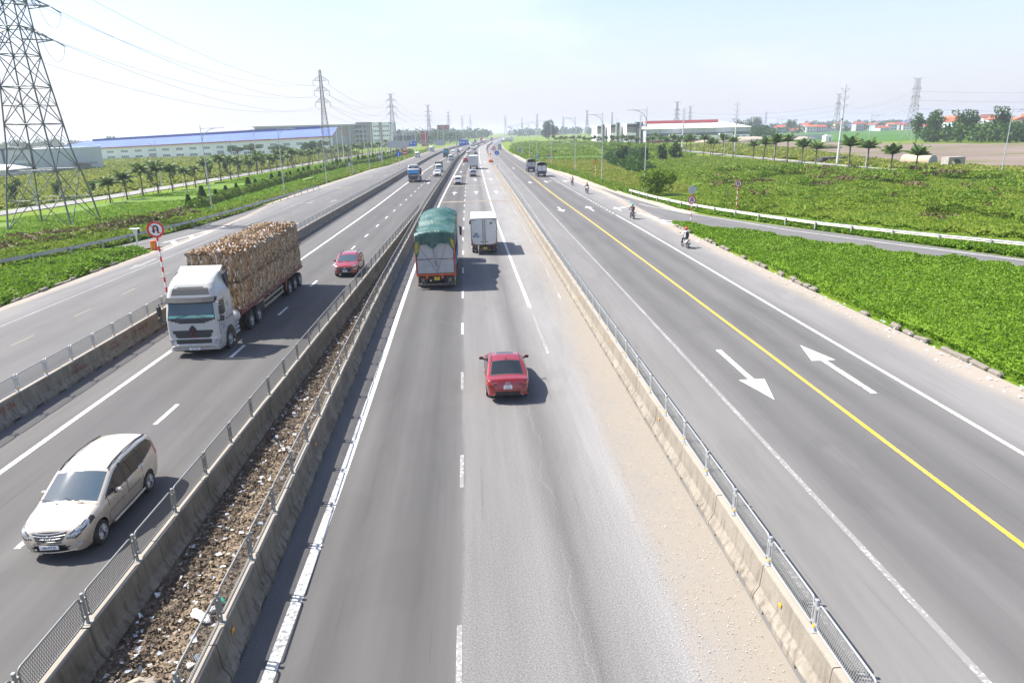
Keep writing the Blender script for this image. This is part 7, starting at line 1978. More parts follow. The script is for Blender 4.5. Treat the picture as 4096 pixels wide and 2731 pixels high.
# right: red-ridged hall
t = thing('factory_hall', 'long white-roofed hall with red ridge vent and red base stripe on the right', 'hall', (0, 0, 0))
mb = MB(); mb.b2((124, 506, 0), (200, 560, 9.4)); mb.build('wall', mat('pale grey cladding', (.47, .48, .51), .6), t)
mb = MB(); mb.add([(123, 505, 9.4), (201, 505, 9.4), (191, 533, 13.4), (123, 533, 13.6), (201, 561, 9.4), (123, 561, 9.4)], [(0, 1, 2, 3), (3, 2, 4, 5), (1, 4, 2), (0, 3, 5)]); mb.build('roof', mat('white metal roof', (.82, .82, .82), .5, var=.03, vscale=.1), t)
mb = MB(); mb.b2((130, 529, 13.0), (184, 537, 15.2)); mb.build('ridge_vent', mat('red ridge vent', (.46, .07, .07), .5), t)
for nm, z0, z1, m_ in (('dark_band', 4.3, 6.2, mat('dark grey band', (.12, .14, .14), .6)), ('lower_wall', 1.6, 4.3, w_white), ('red_base', 0, 1.6, mat('red base paint', (.42, .05, .05), .6))): slab(nm, m_, t, (162, 505.9, (z0 + z1) / 2), (75.8, .3, z1 - z0))
for k in range(10): slab('wall_joint', win_grey, t, (126 + 8 * k, 505.85, 7.8), (.18, .3, 3.0))
for x in (145, 181): slab('canopy', w_white, t, (x, 503.5, 4.9), (9.5, 4.5, .8)); slab('doorway', win_dark, t, (x + .5, 505.6, 2.2), (4.5, .3, 3.9))
for x in (164, 170, 191): slab('window', win_dark, t, (x, 505.6, 2.9), (1.6, .25, 1.2))
slab('door', win_dark, t, (195.5, 505.6, 1.7), (2, .3, 3.2))
charcoal = mat('charcoal cladding', (.055, .06, .07), .5); curtain = mat('shop glass', (.20, .19, .15), .2)
for i, (x0, x1, y, h) in enumerate(((112.5, 127.4, 518, 14.6), (103.2, 111.6, 532, 14.6), (95.5, 102.6, 546, 13.7))):
    t = thing('showroom', ('near', 'middle', 'far')[i] + ' white and charcoal two-storey showroom left of the red-ridged hall', 'showroom', (0, 0, 0)); w_ = x1 - x0
    mb = MB(); mb.b2((x0, y, 0), (x1, y + 24, h - 1.2)); mb.build('wall', w_white, t); f0 = x0 + w_ * (.42 if i == 0 else .58)
    slab('glass_front', curtain, t, (x0 + w_ * .22, y - .15, h * .62), (w_ * .42, .3, h * .24)); slab('roof_slab', w_white, t, (x0 + w_ * .22, y - .6, h - 1.1), (w_ * .5, 2.4, .5)); slab('charcoal_panel', charcoal, t, (x0 + w_ * .22, y - .12, h * .82), (w_ * .44, .3, h * .14)); slab('white_balcony', w_white, t, (x0 + w_ * .2, y - 1.2, h * .42), (w_ * .46, 2.2, h * .12)); slab('shop_window', mat('brown shop window', (.14, .09, .08), .3), t, (x0 + w_ * .24, y - .2, h * .3), (w_ * .34, .3, h * .1))
    slab('charcoal_tower', charcoal, t, (f0 + w_ * .13, y + 2, h * .5), (w_ * .20, 6, h)); slab('tower_glass', curtain, t, (f0 + w_ * .13, y - 1.1, h * .4), (w_ * .1, .3, h * .6))
    if i == 0:
        for x in (119.5, 123.5, 126.9): slab('frame_post', charcoal, t, (x + .1, y - .8, h * .5), (.9, 1, h))
        for z in (5.2, 9.9): slab('frame_beam', charcoal, t, (123.3, y - .7, z), (7, .8, .55))
# village beyond the rice field
roofs = [('orange', (.50, .13, .05)), ('red', (.40, .075, .045)), ('brown', (.24, .10, .07)), ('blue', (.10, .14, .34)), ('grey', (.25, .25, .26))]
walls = [('white', (.64, .64, .62)), ('cream', (.58, .53, .42)), ('pale yellow', (.62, .58, .34)), ('light blue', (.40, .55, .60)), ('grey', (.40, .40, .40))]
hr = random.Random(11); VH = []
for i in range(46):
    px = 1735 + i * 14.2 + hr.uniform(-5, 5); d = hr.uniform(880, 1060) if px < 2150 else hr.uniform(560, 720)
    if 1735 < px < 1800: d = hr.uniform(900, 1000)
    a = math.atan((px - 1176) / 1568) + YAW; VH.append((d * math.tan(a) if False else d * math.sin(a) / math.cos(a - YAW), d * math.cos(a) / math.cos(a - YAW)))
for i, (x, y) in enumerate(VH):
    rn, rc = hr.choice(roofs[:2] + roofs[:2] + roofs); wn_, wc = hr.choice(walls[:1] * 3 + walls); w_, d_, h_ = hr.uniform(9, 15), hr.uniform(8, 12), hr.choice((4, 6.5, 7.5, 9.5)) + (3 if y < 760 and x > 300 else 0)
    t = thing('village_house', '%s house with %s roof, %s from the left in the far village' % (wn_, rn, ordw(i)), 'house', (x, y, -.1), hr.uniform(-.5, .5), 'houses of the village beyond the rice field')
    wm, rm = mat('house wall ' + wn_, wc, .8), mat('house roof ' + rn, rc, .7, var=.1, vscale=.3); slab('wall', wm, t, (0, 0, h_ / 2), (w_, d_, h_))
    mb = MB(); hh = hr.uniform(1.8, 2.8)
    if hr.random() < .6: mb.prism([(-d_ / 2 - .6, h_ - .1), (d_ / 2 + .6, h_ - .1), (0, h_ + hh)], 'YZ', -w_ / 2 - .5, w_ / 2 + .5)
    else: mb.prism([(-w_ / 2 - .6, h_ - .1), (w_ / 2 + .6, h_ - .1), (0, h_ + hh)], 'XZ', -d_ / 2 - .5, d_ / 2 + .5)
    mb.build('roof', rm, t)
    for k in range(3):
        for fl in range(1 if h_ < 6 else 2): slab('window', win_dark, t, (-w_ * .3 + w_ * .3 * k, -d_ / 2 - .05, 1.8 + 3.4 * fl), (1.5, .2, 1.5))
# odd things on the graded field
t = thing('storage_tank', 'cream and rusty concrete tank lying on the verge of the graded field', 'tank', (107.9, 166, 1.15), .28); tank_m = mat('rust-stained concrete', (.42, .37, .26), .8, var=.2, vscale=.6, dirt=.55, dirtcol=(.42, .24, .09))
mb = MB(); mb.cyl((0, -4, 0), (0, 4, 0), 1.35, n=24); mb.build('tank_shell', tank_m, t); mb = MB(); mb.cyl((0, -4.08, 0), (0, -4.0, 0), 1.28, n=24); mb.build('tank_lid', mat('blue-grey concrete', (.33, .36, .36), .8, var=.1), t); mb = MB(); mb.lathe([(1.36, -4.02), (1.40, -3.9), (1.36, -3.8)], axis='Y', n=24); mb.build('rim_ring', tank_m, t)
t = thing('culvert_section', 'pale concrete culvert block with an arched opening beside the tank', 'culvert', (108.6, 154.5, -.1), .1)
ar = [(1.25 * math.cos(a) - .1, 1.0 + 1.05 * math.sin(a)) for a in np.linspace(0, PI, 11)]; mb = MB(); mb.prism([(-2.1, 0), (-1.35, 0)] + ar[::-1] + [(1.15, 0), (2.1, 0), (2.1, 2.45), (-2.1, 2.45)], 'XZ', -1.1, 1.1); mb.build('arched_block', mat('weathered culvert concrete', (.36, .34, .30), .9, var=.15, dirt=.3), t)
t = thing('slab_pile', 'heap of dark slabs on the grass beyond the nearest tall concrete pole', 'slab pile', (100.5, 193, 0), .2); sr = random.Random(5)
for k in range(12): slab('slab', mat('dark slab', (.07, .07, .072), .8, var=.3), t, (-3.4 + 2.1 * (k % 4) + sr.uniform(-.3, .3), sr.uniform(-.6, .6), .25 + .42 * (k // 4)), (1.9, 2.2, .34), .03, sr.uniform(-.25, .25))
t = thing('white_hut', 'small white tank hut at the edge of the graded field', 'hut', (210, 412, 0)); slab('wall', w_white, t, (0, 0, 1.7), (4.4, 4, 3.4)); slab('roof', lean, t, (0, 0, 3.6), (2.6, 2.6, .5)); slab('door', win_grey, t, (.6, -2.02, 1.2), (1, .1, 2.1))
t = thing('site_wall', 'long pale concrete site wall right of the red-ridged hall', 'wall', (0, 0, 0)); mb = MB(); mb.b2((203, 488, 0), (250, 489, 3.2)); mb.build('wall_panel', poleconc, t)
for i, (x, y, s_) in enumerate(((163, 470, (15, 6, 2.2)), (186, 468, (20, 6, 3.2)), (150, 300, (9, 5, 2.0)), (226, 480, (10, 5, 2.2)))):
    o = lump('soil_heap', (0, 0, 0), s_, (m_sandy, m_sandy, m_soil, m_sandy)[i], None, seed=20 + i, n=12, rough=.12); o.location = (x, y, -.1); tag(o, '%s heap of %s on the graded field near the hall' % (('leftmost', 'largest', 'nearest', 'farthest right')[i], ('sand', 'sand', 'brown soil', 'sand')[i]), 'soil heap')
t = thing('gateway', 'red banner gateway on two white posts by the round dark tree', 'gateway', (96, 822, 0)); slab('banner', fascia_red, t, (0, 0, 5.4), (6.5, .4, 1.1))
for x in (-2.6, 2.6): slab('post', white_p, t, (x, 0, 2.5), (.6, .5, 5))
t = thing('bridge', 'pale flyover far behind the right lamps', 'bridge', (0, 0, 0)); mb = MB(); mb.b2((150, 1700, 9), (420, 1712, 11.5)); mb.build('deck', poleconc, t)
for k in range(9): slab('pier', poleconc, t, (160 + 30 * k, 1706, 4.5), (3, 6, 9))
stake = mat('bamboo', (.42, .32, .15), .8)
for i, (x, y) in enumerate(((55.5, 210.5), (57.4, 206), (58, 196), (58, 175), (54.5, 156), (54.8, 147), (55.5, 135.7), (62.8, 130), (71.5, 126.5), (52, 224))):
    mb = MB(); mb.cyl((0, 0, -.1), (.1, 0, 2.3), .05, .035, n=5); o = mb.build('stake', stake); o.location = (x, y, 0); o.rotation_euler = (rng.uniform(-.05, .05), rng.uniform(-.04, .08), 0); tag(o, '%s bamboo stake from the far left end of the row in the right field' % ordw(i), 'stake', 'bamboo stakes in the right field')
# =================================================================== vegetation
leaf_ground = leafmat('ground creeper leaves', [(.05, .12, .008), (.105, .21, .010), (.16, .28, .014), (.18, .32, .022), (.22, .31, .035)], scale=.30, trans=.4)
leaf_field = leafmat('field weeds', [(.045, .11, .010), (.095, .19, .012), (.16, .255, .016), (.22, .295, .025), (.26, .27, .05)], scale=.16, trans=.4)
leaf_dry = leafmat('dry grass', [(.11, .18, .018), (.19, .25, .024), (.26, .285, .04), (.30, .275, .08)], scale=.12, trans=.4)
leaf_dark = leafmat('dark tree leaves', [(.012, .042, .010), (.026, .072, .014), (.045, .105, .018), (.075, .135, .022)], scale=.12, trans=.3)
leaf_mid = leafmat('broad tree leaves', [(.016, .05, .010), (.035, .092, .014), (.06, .13, .018), (.09, .155, .025)], scale=.25)
leaf_lime = leafmat('lime hedge leaves', [(.05, .11, .008), (.10, .19, .012), (.17, .26, .018), (.22, .29, .03)], scale=.6)
leaf_palm = leafmat('palm fronds', [(.030, .075, .014), (.055, .12, .018), (.095, .165, .025), (.16, .18, .045)], scale=.5, trans=.28)
leaf_brown = leafmat('withered weeds', [(.07, .075, .02), (.12, .10, .035), (.18, .125, .06)], scale=.3)
bark = mat('palm bark', (.15, .115, .085), .9, var=.25, vscale=5)
bark2 = mat('tree bark', (.10, .08, .062), .9, var=.25, vscale=3)

def quads_mesh(name, P, N, U, L_, W_, m, extra=None):
    """n leaf quads: centres P, direction U (long), normal-ish N"""
    Vv = np.cross(N, U); Vv /= np.linalg.norm(Vv, axis=1, keepdims=True) + 1e-9
    a = P - Vv * W_[:, None]; b = P + Vv * W_[:, None]; c = P + U * L_[:, None] + Vv * (W_ * .45)[:, None]; d = P + U * L_[:, None] - Vv * (W_ * .45)[:, None]
    V = np.stack([a, b, c, d], 1).reshape(-1, 3); n = len(P)
    F = np.arange(4 * n).reshape(n, 4)
    if extra is not None:
        F2 = extra[1] + len(V); V = np.concatenate([V, extra[0]]); F = np.concatenate([F, F2])
    me = bpy.data.meshes.new(name)
    me.vertices.add(len(V)); me.vertices.foreach_set('co', V.astype(np.float32).ravel())
    me.loops.add(F.size); me.loops.foreach_set('vertex_index', F.astype(np.int32).ravel())
    me.polygons.add(len(F)); me.polygons.foreach_set('loop_start', np.arange(0, F.size, 4, dtype=np.int32))
    me.materials.append(m); me.update(calc_edges=True)
    return me
def rand_dirs(rs_, n, up=.6, spread=.8):
    U = rs_.normal(0, spread, (n, 3)); U[:, 2] = np.abs(U[:, 2]) * .6 + up; U /= np.linalg.norm(U, axis=1, keepdims=True)
    N = rs_.normal(0, .8, (n, 3)); N[:, 2] += 1.1; N -= (N * U).sum(1)[:, None] * U; N /= np.linalg.norm(N, axis=1, keepdims=True)
    return U, N
def vnoise(x, y, sc, seed=0):
    """smooth value noise on plain numpy"""
    rs_ = np.random.RandomState(seed); G = rs_.rand(64, 64)
    u, v = x / sc, y / sc; i, j = np.floor(u).astype(int), np.floor(v).astype(int); f, g_ = u - i, v - j
    f = f * f * (3 - 2 * f); g_ = g_ * g_ * (3 - 2 * g_); h = lambda a, b: G[a % 64, b % 64]
    return (h(i, j) * (1 - f) + h(i + 1, j) * f) * (1 - g_) + (h(i, j + 1) * (1 - f) + h(i + 1, j + 1) * f) * g_
def poly_dist(x, y, poly):
    d = np.full(x.shape, 1e9); n = len(poly)
    for i in range(n):
        ax, ay = poly[i]; bx, by = poly[(i + 1) % n]; vx, vy = bx - ax, by - ay
        t = np.clip(((x - ax) * vx + (y - ay) * vy) / (vx * vx + vy * vy + 1e-9), 0, 1); d = np.minimum(d, np.hypot(x - ax - t * vx, y - ay - t * vy))
    return d
def cover(name, poly, n, hmax, ls, m, seed, edge=1.2, near=None, up=.16, nsc=2.2, mask=None, base=True):
    """leafy ground cover: leaves over a lumpy cushion inside a polygon; density falls off away from the camera when near is set"""
    rs_ = np.random.RandomState(seed); P = np.array(poly); lo, hi = P.min(0), P.max(0); pts = []; k = 0
    while k < n:
        q = rs_.uniform(lo, hi, (n, 2))
        if near: q = q[rs_.rand(n) < np.clip(near / np.hypot(q[:, 0], q[:, 1]), .02, 1) ** 1.2]
        q = q[inpoly(q[:, 0], q[:, 1], poly)]
        if mask: q = q[mask(q[:, 0], q[:, 1])]
        pts.append(q); k += len(q)
        if len(q) == 0: break
    q = np.concatenate(pts)[:n]; x, y = q[:, 0], q[:, 1]
    def H(x, y):
        d = np.clip(poly_dist(x, y, poly) / edge, 0, 1)
        return hmax * d ** .6 * (.25 + .5 * vnoise(x, y, nsc, seed) + .45 * vnoise(x, y, nsc * .35, seed + 1))
    z = H(x, y); U, N = rand_dirs(rs_, len(q), up)
    sz = rs_.uniform(ls * .6, ls * 1.3, len(q)) * np.clip(np.hypot(x, y) / (near or 60), 1, 3.2)
    extra = None
    if base:
        st = max(.5, (hi - lo).max() / 150); gx_, gy_ = np.meshgrid(np.arange(lo[0], hi[0] + st, st), np.arange(lo[1], hi[1] + st, st))
        ins = inpoly(gx_.ravel(), gy_.ravel(), poly).reshape(gx_.shape); hz = np.where(ins, H(gx_, gy_) * .82, -.2)
        ny, nx = gx_.shape; idx = np.arange(nx * ny).reshape(ny, nx); F = np.stack([idx[:-1, :-1], idx[:-1, 1:], idx[1:, 1:], idx[1:, :-1]], -1).reshape(-1, 4)
        F = F[ins.ravel()[F].all(1)]; extra = (np.stack([gx_.ravel(), gy_.ravel(), hz.ravel()], -1), F)
    me = quads_mesh(name, np.stack([x, y, z - sz * .3], -1), N, U, sz, sz * .42, m, extra)
    return tag(link(name, me), kind='stuff')

slip_in_R = [(22.2, 77.3), (25.7, 68.2), (29.6, 59.1), (33.1, 52.6), (36.7, 48.4), (38.7, 45.6), (45.6, 35.7), (53, 24)]
cover('island_plants', [(21.75, 74.5), (21.7, 64), (21.85, 52), (21.75, 40), (21.9, 32), (21.8, 24), (21.8, 16), (50, 16)] + slip_in_R[::-1], 150000, .7, .10, leaf_ground, 31, 1.1, 40)
cover('island_plants', [(-31.55, 30), (-31.5, 45), (-31.6, 53), (-31.4, 60), (-31.2, 66.5), (-32.5, 68.2), (-35.2, 66.6), (-36.8, 64.3), (-38.9, 59.8), (-43.5, 49.6), (-49, 40), (-55, 30)], 60000, .75, .15, leaf_ground, 32, 1.0, 48)
# weeds along the outside of the slip roads and road edges
def strip_poly(inner, outer): return list(inner) + list(outer)[::-1]
cover('verge_weeds', strip_poly([(25.2, 118), (25.9, 101), (26.9, 91), (28.4, 83.5), (31.0, 76.4), (34.8, 66.9), (42.2, 50.2), (53.5, 33)], [(27, 118), (27.6, 102), (29.4, 91), (31.6, 83.6), (34.4, 77), (38.6, 68), (46, 53), (58, 36)]), 26000, .42, .2, leaf_ground, 33, .6, 70)
cover('verge_weeds', strip_poly([(23.9, 118), (23.9, 140), (23.6, 160), (21.4, 196), (19.4, 252), (19.4, 330), (20.2, 410)], [(27.5, 118), (27, 142), (26.5, 170), (24.8, 200), (22.6, 252), (22.5, 330), (23.5, 410)]), 22000, .5, .2, leaf_field, 34, .7, 110)
cover('verge_weeds', strip_poly([(-33.8, 103), (-34.1, 118), (-34.2, 132), (-34.0, 157), (-33.0, 186), (-32.3, 220), (-30.4, 243), (-29.3, 290), (-28.8, 340), (-26.2, 477)], [(-37.5, 103), (-37.5, 120), (-37.5, 140), (-38, 160), (-38.5, 190), (-39, 222), (-36.5, 250), (-35, 290), (-33.5, 340), (-30, 477)]), 36000, .7, .2, leaf_field, 35, .8, 110)
cover('verge_weeds', strip_poly([(-51.5, 36), (-46.5, 47.5), (-41.6, 58.5), (-39.2, 64), (-37.7, 69.5), (-36.3, 76), (-34.6, 86), (-33.8, 103)], [(-62, 36), (-56, 50), (-47.5, 63), (-44.5, 70), (-42, 77), (-40, 86), (-38.2, 96), (-37.5, 103)]), 50000, .7, .22, leaf_field, 36, .9, 75)
# big fields
cover('field_weeds', [(27.5, 100), (33, 86), (44, 64), (58, 44), (85, 40), (96, 66), (98, 118), (90, 138), (86, 165), (82, 240), (60, 235), (46, 205), (45, 178), (40, 165), (39.5, 128), (36, 110)], 210000, .8, .17, leaf_field, 37, 2.5, 85, nsc=7, mask=lambda x, y: vnoise(x, y, 13, 5) + .35 * vnoise(x, y, 4, 6) > .16)
cover('dry_grass', [(46, 125), (62, 112), (84, 112), (86, 165), (82, 232), (62, 232), (52, 180)], 40000, .45, .30, leaf_dry, 38, 3, 120, nsc=9)
cover('paddy_grass', [(25.8, 118), (36, 113), (38.4, 122), (39, 145), (38.4, 168), (31.5, 175), (26.2, 172)], 20000, .28, .24, leaf_dry, 39, 1, 110, nsc=3)
cover('paddy_grass', [(25, 183), (33, 181), (43, 179), (44, 205), (45, 238), (24, 250)], 15000, .28, .3, leaf_dry, 40, 1, 140, nsc=3)
cover('field_weeds', [(24, 255), (50, 248), (80, 245), (88, 300), (92, 420), (95, 640), (60, 700), (30, 560), (22, 420), (22.5, 320)], 36000, .9, .5, leaf_field, 41, 4, 160, nsc=9, mask=lambda x, y: vnoise(x, y, 22, 9) > .48)
cover('dyke_shrubs', strip_poly([(39, 170), (40, 205), (46, 250), (58, 300), (72, 400)], [(45, 170), (50, 205), (60, 250), (75, 300), (92, 400)]), 24000, 2.0, .5, leaf_mid, 42, 2, 150, nsc=5)
cover('field_weeds', [(97.5, 128), (104, 118), (116, 140), (110, 172), (120, 222), (138, 300), (150, 400), (112, 400), (101, 350), (97.5, 281), (96.5, 200)], 30000, .8, .4, leaf_dry, 43, 2, 140, nsc=5, mask=lambda x, y: vnoise(x, y, 8, 2) > .3)
cover('verge_grass', [(-66, 85), (-58, 60), (-46, 78), (-40, 95), (-38, 125), (-39, 200), (-40, 300), (-36, 440), (-46, 440), (-56, 300), (-60, 200), (-63, 140)], 90000, .30, .22, leaf_ground, 44, 2, 105, nsc=4, mask=lambda x, y: vnoise(x, y, 9, 12) > .30)
cover('field_weeds', [(-150, 150), (-95, 90), (-78, 108), (-74, 140), (-71, 220), (-66, 330), (-62, 400), (-110, 400), (-190, 380), (-190, 240)], 70000, 1.0, .5, leaf_dry, 45, 3, 150, nsc=9)
cover('field_bushes', [(30, 92), (44, 66), (58, 46), (88, 42), (97, 70), (98, 118), (88, 138), (84, 165), (60, 160), (46, 150), (41, 130), (40, 110)], 26000, 1.8, .24, leaf_field, 48, 2.0, 85, nsc=3.5, mask=lambda x, y: vnoise(x, y, 5, 15) + .3 * vnoise(x, y, 2, 16) > .84, base=False)
cover('withered_weeds', [(32, 92), (44, 68), (60, 48), (88, 44), (97, 118), (86, 160), (60, 150), (44, 140), (40, 118)], 3000, 1.7, .26, leaf_brown, 49, 2.0, 85, nsc=3, mask=lambda x, y: vnoise(x, y, 4, 25) + .3 * vnoise(x, y, 2, 26) > .98, base=False)
cover('verge_bushes', [(-62, 40), (-50, 58), (-42, 76), (-38.5, 98), (-44, 100), (-54, 74), (-70, 50)], 9000, 1.2, .2, leaf_field, 50, 1.2, 90, nsc=3, mask=lambda x, y: vnoise(x, y, 6, 35) > .5, base=False)
cover('withered_weeds', [(-50, 60), (-45, 66), (-40, 84), (-38.5, 100), (-42, 102), (-46, 84), (-52, 72)], 2600, 1.2, .3, leaf_brown, 46, 1.5, 80, nsc=3, base=False)

def scatter_crown(rs_, n, centers, radii, ls, squash=.8):
    """leaf quads near the surface of several overlapping blobs"""
    k = rs_.randint(len(centers), size=n); d = rs_.normal(0, 1, (n, 3)); d /= np.linalg.norm(d, axis=1, keepdims=True)
    r = radii[k] * (.55 + .5 * rs_.rand(n) ** .6); P = centers[k] + d * r[:, None] * np.array([1, 1, squash])
    U = d + rs_.normal(0, .7, (n, 3)); U /= np.linalg.norm(U, axis=1, keepdims=True)
    N = rs_.normal(0, 1, (n, 3)); N -= (N * U).sum(1)[:, None] * U; N /= np.linalg.norm(N, axis=1, keepdims=True)
    sz = rs_.uniform(.6, 1.3, n) * ls
    return P, N, U, sz
def tree_meshes(seed, h, cr, nleaf, ls, m, trunk_h=.35, blobs=14, squash=.8, tr=.16):
    rs_ = np.random.RandomState(seed); cz = h * (trunk_h + (1 - trunk_h) * .5)
    c = rs_.normal(0, .42, (blobs, 3)) * [cr, cr, h * (1 - trunk_h) * .48] + [0, 0, cz]; c[:, 2] = np.clip(c[:, 2], h * trunk_h, h * .92)
    rad = rs_.uniform(.28, .5, blobs) * cr
    P, N, U, sz = scatter_crown(rs_, nleaf, c, rad, ls, squash); crown = quads_mesh('crown', P, N, U, sz, sz * .45, m)
    mb = MB(); top = Vector((0, 0, cz)); mb.tube([(0, 0, -.1), (rs_.normal(0, .1), 0, h * trunk_h * .6), top], [tr * 1.3, tr, tr * .5], 7)
    for k in range(6):
        e = Vector(c[k % blobs]); s_ = Vector((0, 0, h * trunk_h * rs_.uniform(.7, 1.2))); mb.tube([s_, s_.lerp(e, .5) + Vector((0, 0, .2)), e], [tr * .55, tr * .4, tr * .15], 5)
    return crown, mb.mesh('trunk', bark2, smooth=True)
TM = {}
def tree(key, label, x, y, s=1.0, group=None, name='tree', cat='tree', rot=None, args=None):
    if key not in TM: TM[key] = tree_meshes(*args)
    t = thing(name, label, cat, (x, y, -.12), rng.uniform(0, 6.28) if rot is None else rot, group); link('crown', TM[key][0], t); link('trunk', TM[key][1], t); t.scale = (s, s, s); return t
def palm_meshes(seed, h, nf, fl, droop, upright, lw=.075):
    rs_ = np.random.RandomState(seed); mb = MB(); lean = rs_.uniform(-.25, .25, 2)
    mb.tube([(lean[0] * f * f, lean[1] * f * f, h * f) for f in np.linspace(-.03, 1, 7)], [.2, .15, .13, .12, .12, .13, .15], 7); trunk = mb.mesh('trunk', bark, smooth=True)
    P, U, N, Ls, Ws = [], [], [], [], []; top = np.array([lean[0], lean[1], h])
    for k in range(nf):
        az = 2.4 * k + rs_.uniform(-.3, .3); el = R(upright + (85 - upright) * (1 - k / nf)) * rs_.uniform(.85, 1.1); l = fl * rs_.uniform(.8, 1.1)
        h_ = np.array([math.cos(az), math.sin(az), 0]); p = top.copy(); e = el; ns = 13; sd = np.array([-h_[1], h_[0], 0])
        for i in range(ns):
            dv = h_ * math.cos(e) + np.array([0, 0, math.sin(e)]); q = p + dv * l / ns; f = i / ns
            P.append(p); U.append(dv); N.append(np.cross(dv, sd)); Ls.append(l / ns); Ws.append(.035)
            ll = l * .30 * (math.sin(PI * min(1, .12 + f * .95))) ** .7
            for s_ in (-1, 1):
                for q_ in (0, .5):
                    u = sd * s_ * .8 + dv * .6 + np.array([0, 0, -.35 - .3 * f]); u /= np.linalg.norm(u); P.append(p + dv * l / ns * q_); U.append(u); nn = np.cross(u, dv); N.append(nn / np.linalg.norm(nn)); Ls.append(ll * rs_.uniform(.8, 1.1)); Ws.append(lw)
            p = q; e -= droop / ns * (.4 + 1.4 * f)
    return quads_mesh('crown', np.array(P), np.array(N), np.array(U), np.array(Ls), np.array(Ws), leaf_palm), trunk
PMV = [palm_meshes(50 + i, 3.6 + .5 * (i % 3), 15, 2.6, 1.5, 8) for i in range(4)]
PMY = [palm_meshes(70 + i, 4.0 + .5 * (i % 3), 14, 2.7, .95, 18, .09) for i in range(4)]
mbp = MB()
for a in (0, 2.1, 4.2): mbp.cyl((1.0 * math.cos(a), 1.0 * math.sin(a), 0), (.06 * math.cos(a), .06 * math.sin(a), 1.9), .035, n=4)
prop = mbp.mesh('prop_stake', bark2)
def palm(kind, i, label, x, y, s, group):
    t = thing('palm_tree', label, 'palm tree', (x, y, -.12), rng.uniform(0, 6.28), group); c, k = kind[i % 4]; link('crown', c, t); link('trunk', k, t); o = link('prop_stake', prop, t); o['kind'] = 'stuff'; t.scale = (s, s, s)
ys_ = [121.7, 128, 134.9, 142, 148.4, 156.5, 160.8, 168.6, 178, 186, 194, 201, 209.2, 214.5, 223.5, 228.5, 233.2, 239.9, 244, 248.4, 258.7, 266.9, 272.7, 282.9, 290.3] + list(range(297, 520, 6))
for i, y in enumerate(ys_):
    x = float(np.interp(y, [120, 160, 210, 240, 300, 400, 520], [-61.8, -63, -63.8, -62.5, -60.5, -57, -50])); palm(PMV, i * 3 + i // 4, '%s palm from the near end of the main row along the left side road' % ordw(i), x + rng.uniform(-.4, .4), y, rng.uniform(.9, 1.15), 'main row of palms along the left side road')
for i in range(34):
    y = 196 + i * 7.5; x = float(np.interp(y, [190, 300, 400, 520], [-72.5, -69, -65, -58])); palm(PMV, i * 5 + 1, '%s palm from the near end of the back row, beyond the left side road' % ordw(i), x + rng.uniform(-.8, .8), y, rng.uniform(.85, 1.1), 'back row of palms beyond the left side road')
PR = [(85, 131.3), (83.9, 137.6), (85, 148), (83.8, 153.4), (87.5, 176.5), (85.7, 180.3), (90.1, 198.8), (84.9, 195.6), (85.7, 205.1), (88, 218.6), (88, 235.9), (90.5, 253.1), (90.5, 263.6), (88.7, 261), (85.1, 258.4), (87.1, 280.6), (87.1, 287.2), (92, 312), (91.3, 320.5), (91.5, 336.5), (88.7, 324), (90.8, 340), (92, 357), (89.4, 351), (91.9, 370)]
for i, (x, y) in enumerate(PR): palm(PMY, i * 3, '%s bunched palm from the near right end of the row along the right side road' % ordw(i), x, y, rng.uniform(.98, 1.22), 'bunched palms along the right side road')
for i in range(30): palm(PMY if i % 2 else PMV, i, '%s palm from the right in the dense grove before the showrooms' % ordw(i), 96 - i * 1.15 + rng.uniform(-1, 1), 400 + i * 5.2 + rng.uniform(-9, 9), rng.uniform(.85, 1.1), 'palm grove before the showrooms')
# hedge with conical shrubs on the left verge
hx = lambda y: float(np.interp(y, [105, 140, 180, 240, 290, 420], [-42.6, -43.4, -44.2, -43.2, -39.6, -36.8]))
hb = [(hx(y) - .9, y) for y in range(106, 430, 6)]
cover('lime_hedge', hb + [(x + 1.9, y) for x, y in hb[::-1]], 46000, 1.7, .2, leaf_lime, 47, .5, 130, nsc=1.4)
rsx = np.random.RandomState(9); n_ = 900; zc = rsx.rand(n_) ** .8; a_ = rsx.rand(n_) * 6.283; rr_ = (.62 * (1 - zc) + .06) * rsx.uniform(.7, 1.05, n_)
Pc = np.stack([rr_ * np.cos(a_), rr_ * np.sin(a_), .15 + zc * 2.2], -1); Uc = np.stack([np.cos(a_) * .5, np.sin(a_) * .5, np.full(n_, .8)], -1); Uc /= np.linalg.norm(Uc, axis=1, keepdims=True); Nc = np.stack([np.cos(a_), np.sin(a_), np.full(n_, -.5)], -1)
conem = quads_mesh('crown', Pc, Nc, Uc, np.full(n_, .26), np.full(n_, .09), leaf_mid)
stem = MB().cyl((0, 0, -.1), (0, 0, .9), .05, .03, 5).mesh('stem', bark2)
for i, y in enumerate([108, 115, 121, 128, 134] + list(np.arange(140, 400, 6.2))):
    t = thing('cone_shrub', '%s dark cone shrub from the near end of the lime hedge on the left verge' % ordw(i), 'shrub', (hx(y) - 1.3 + rng.uniform(-.3, .3), y + rng.uniform(-.6, .6), -.1), rng.uniform(0, 6), 'cone shrubs along the left hedge'); link('crown', conem, t); link('stem', stem, t); s_ = rng.uniform(.75, 1.25); t.scale = (s_ * 1.1, s_ * 1.1, s_)
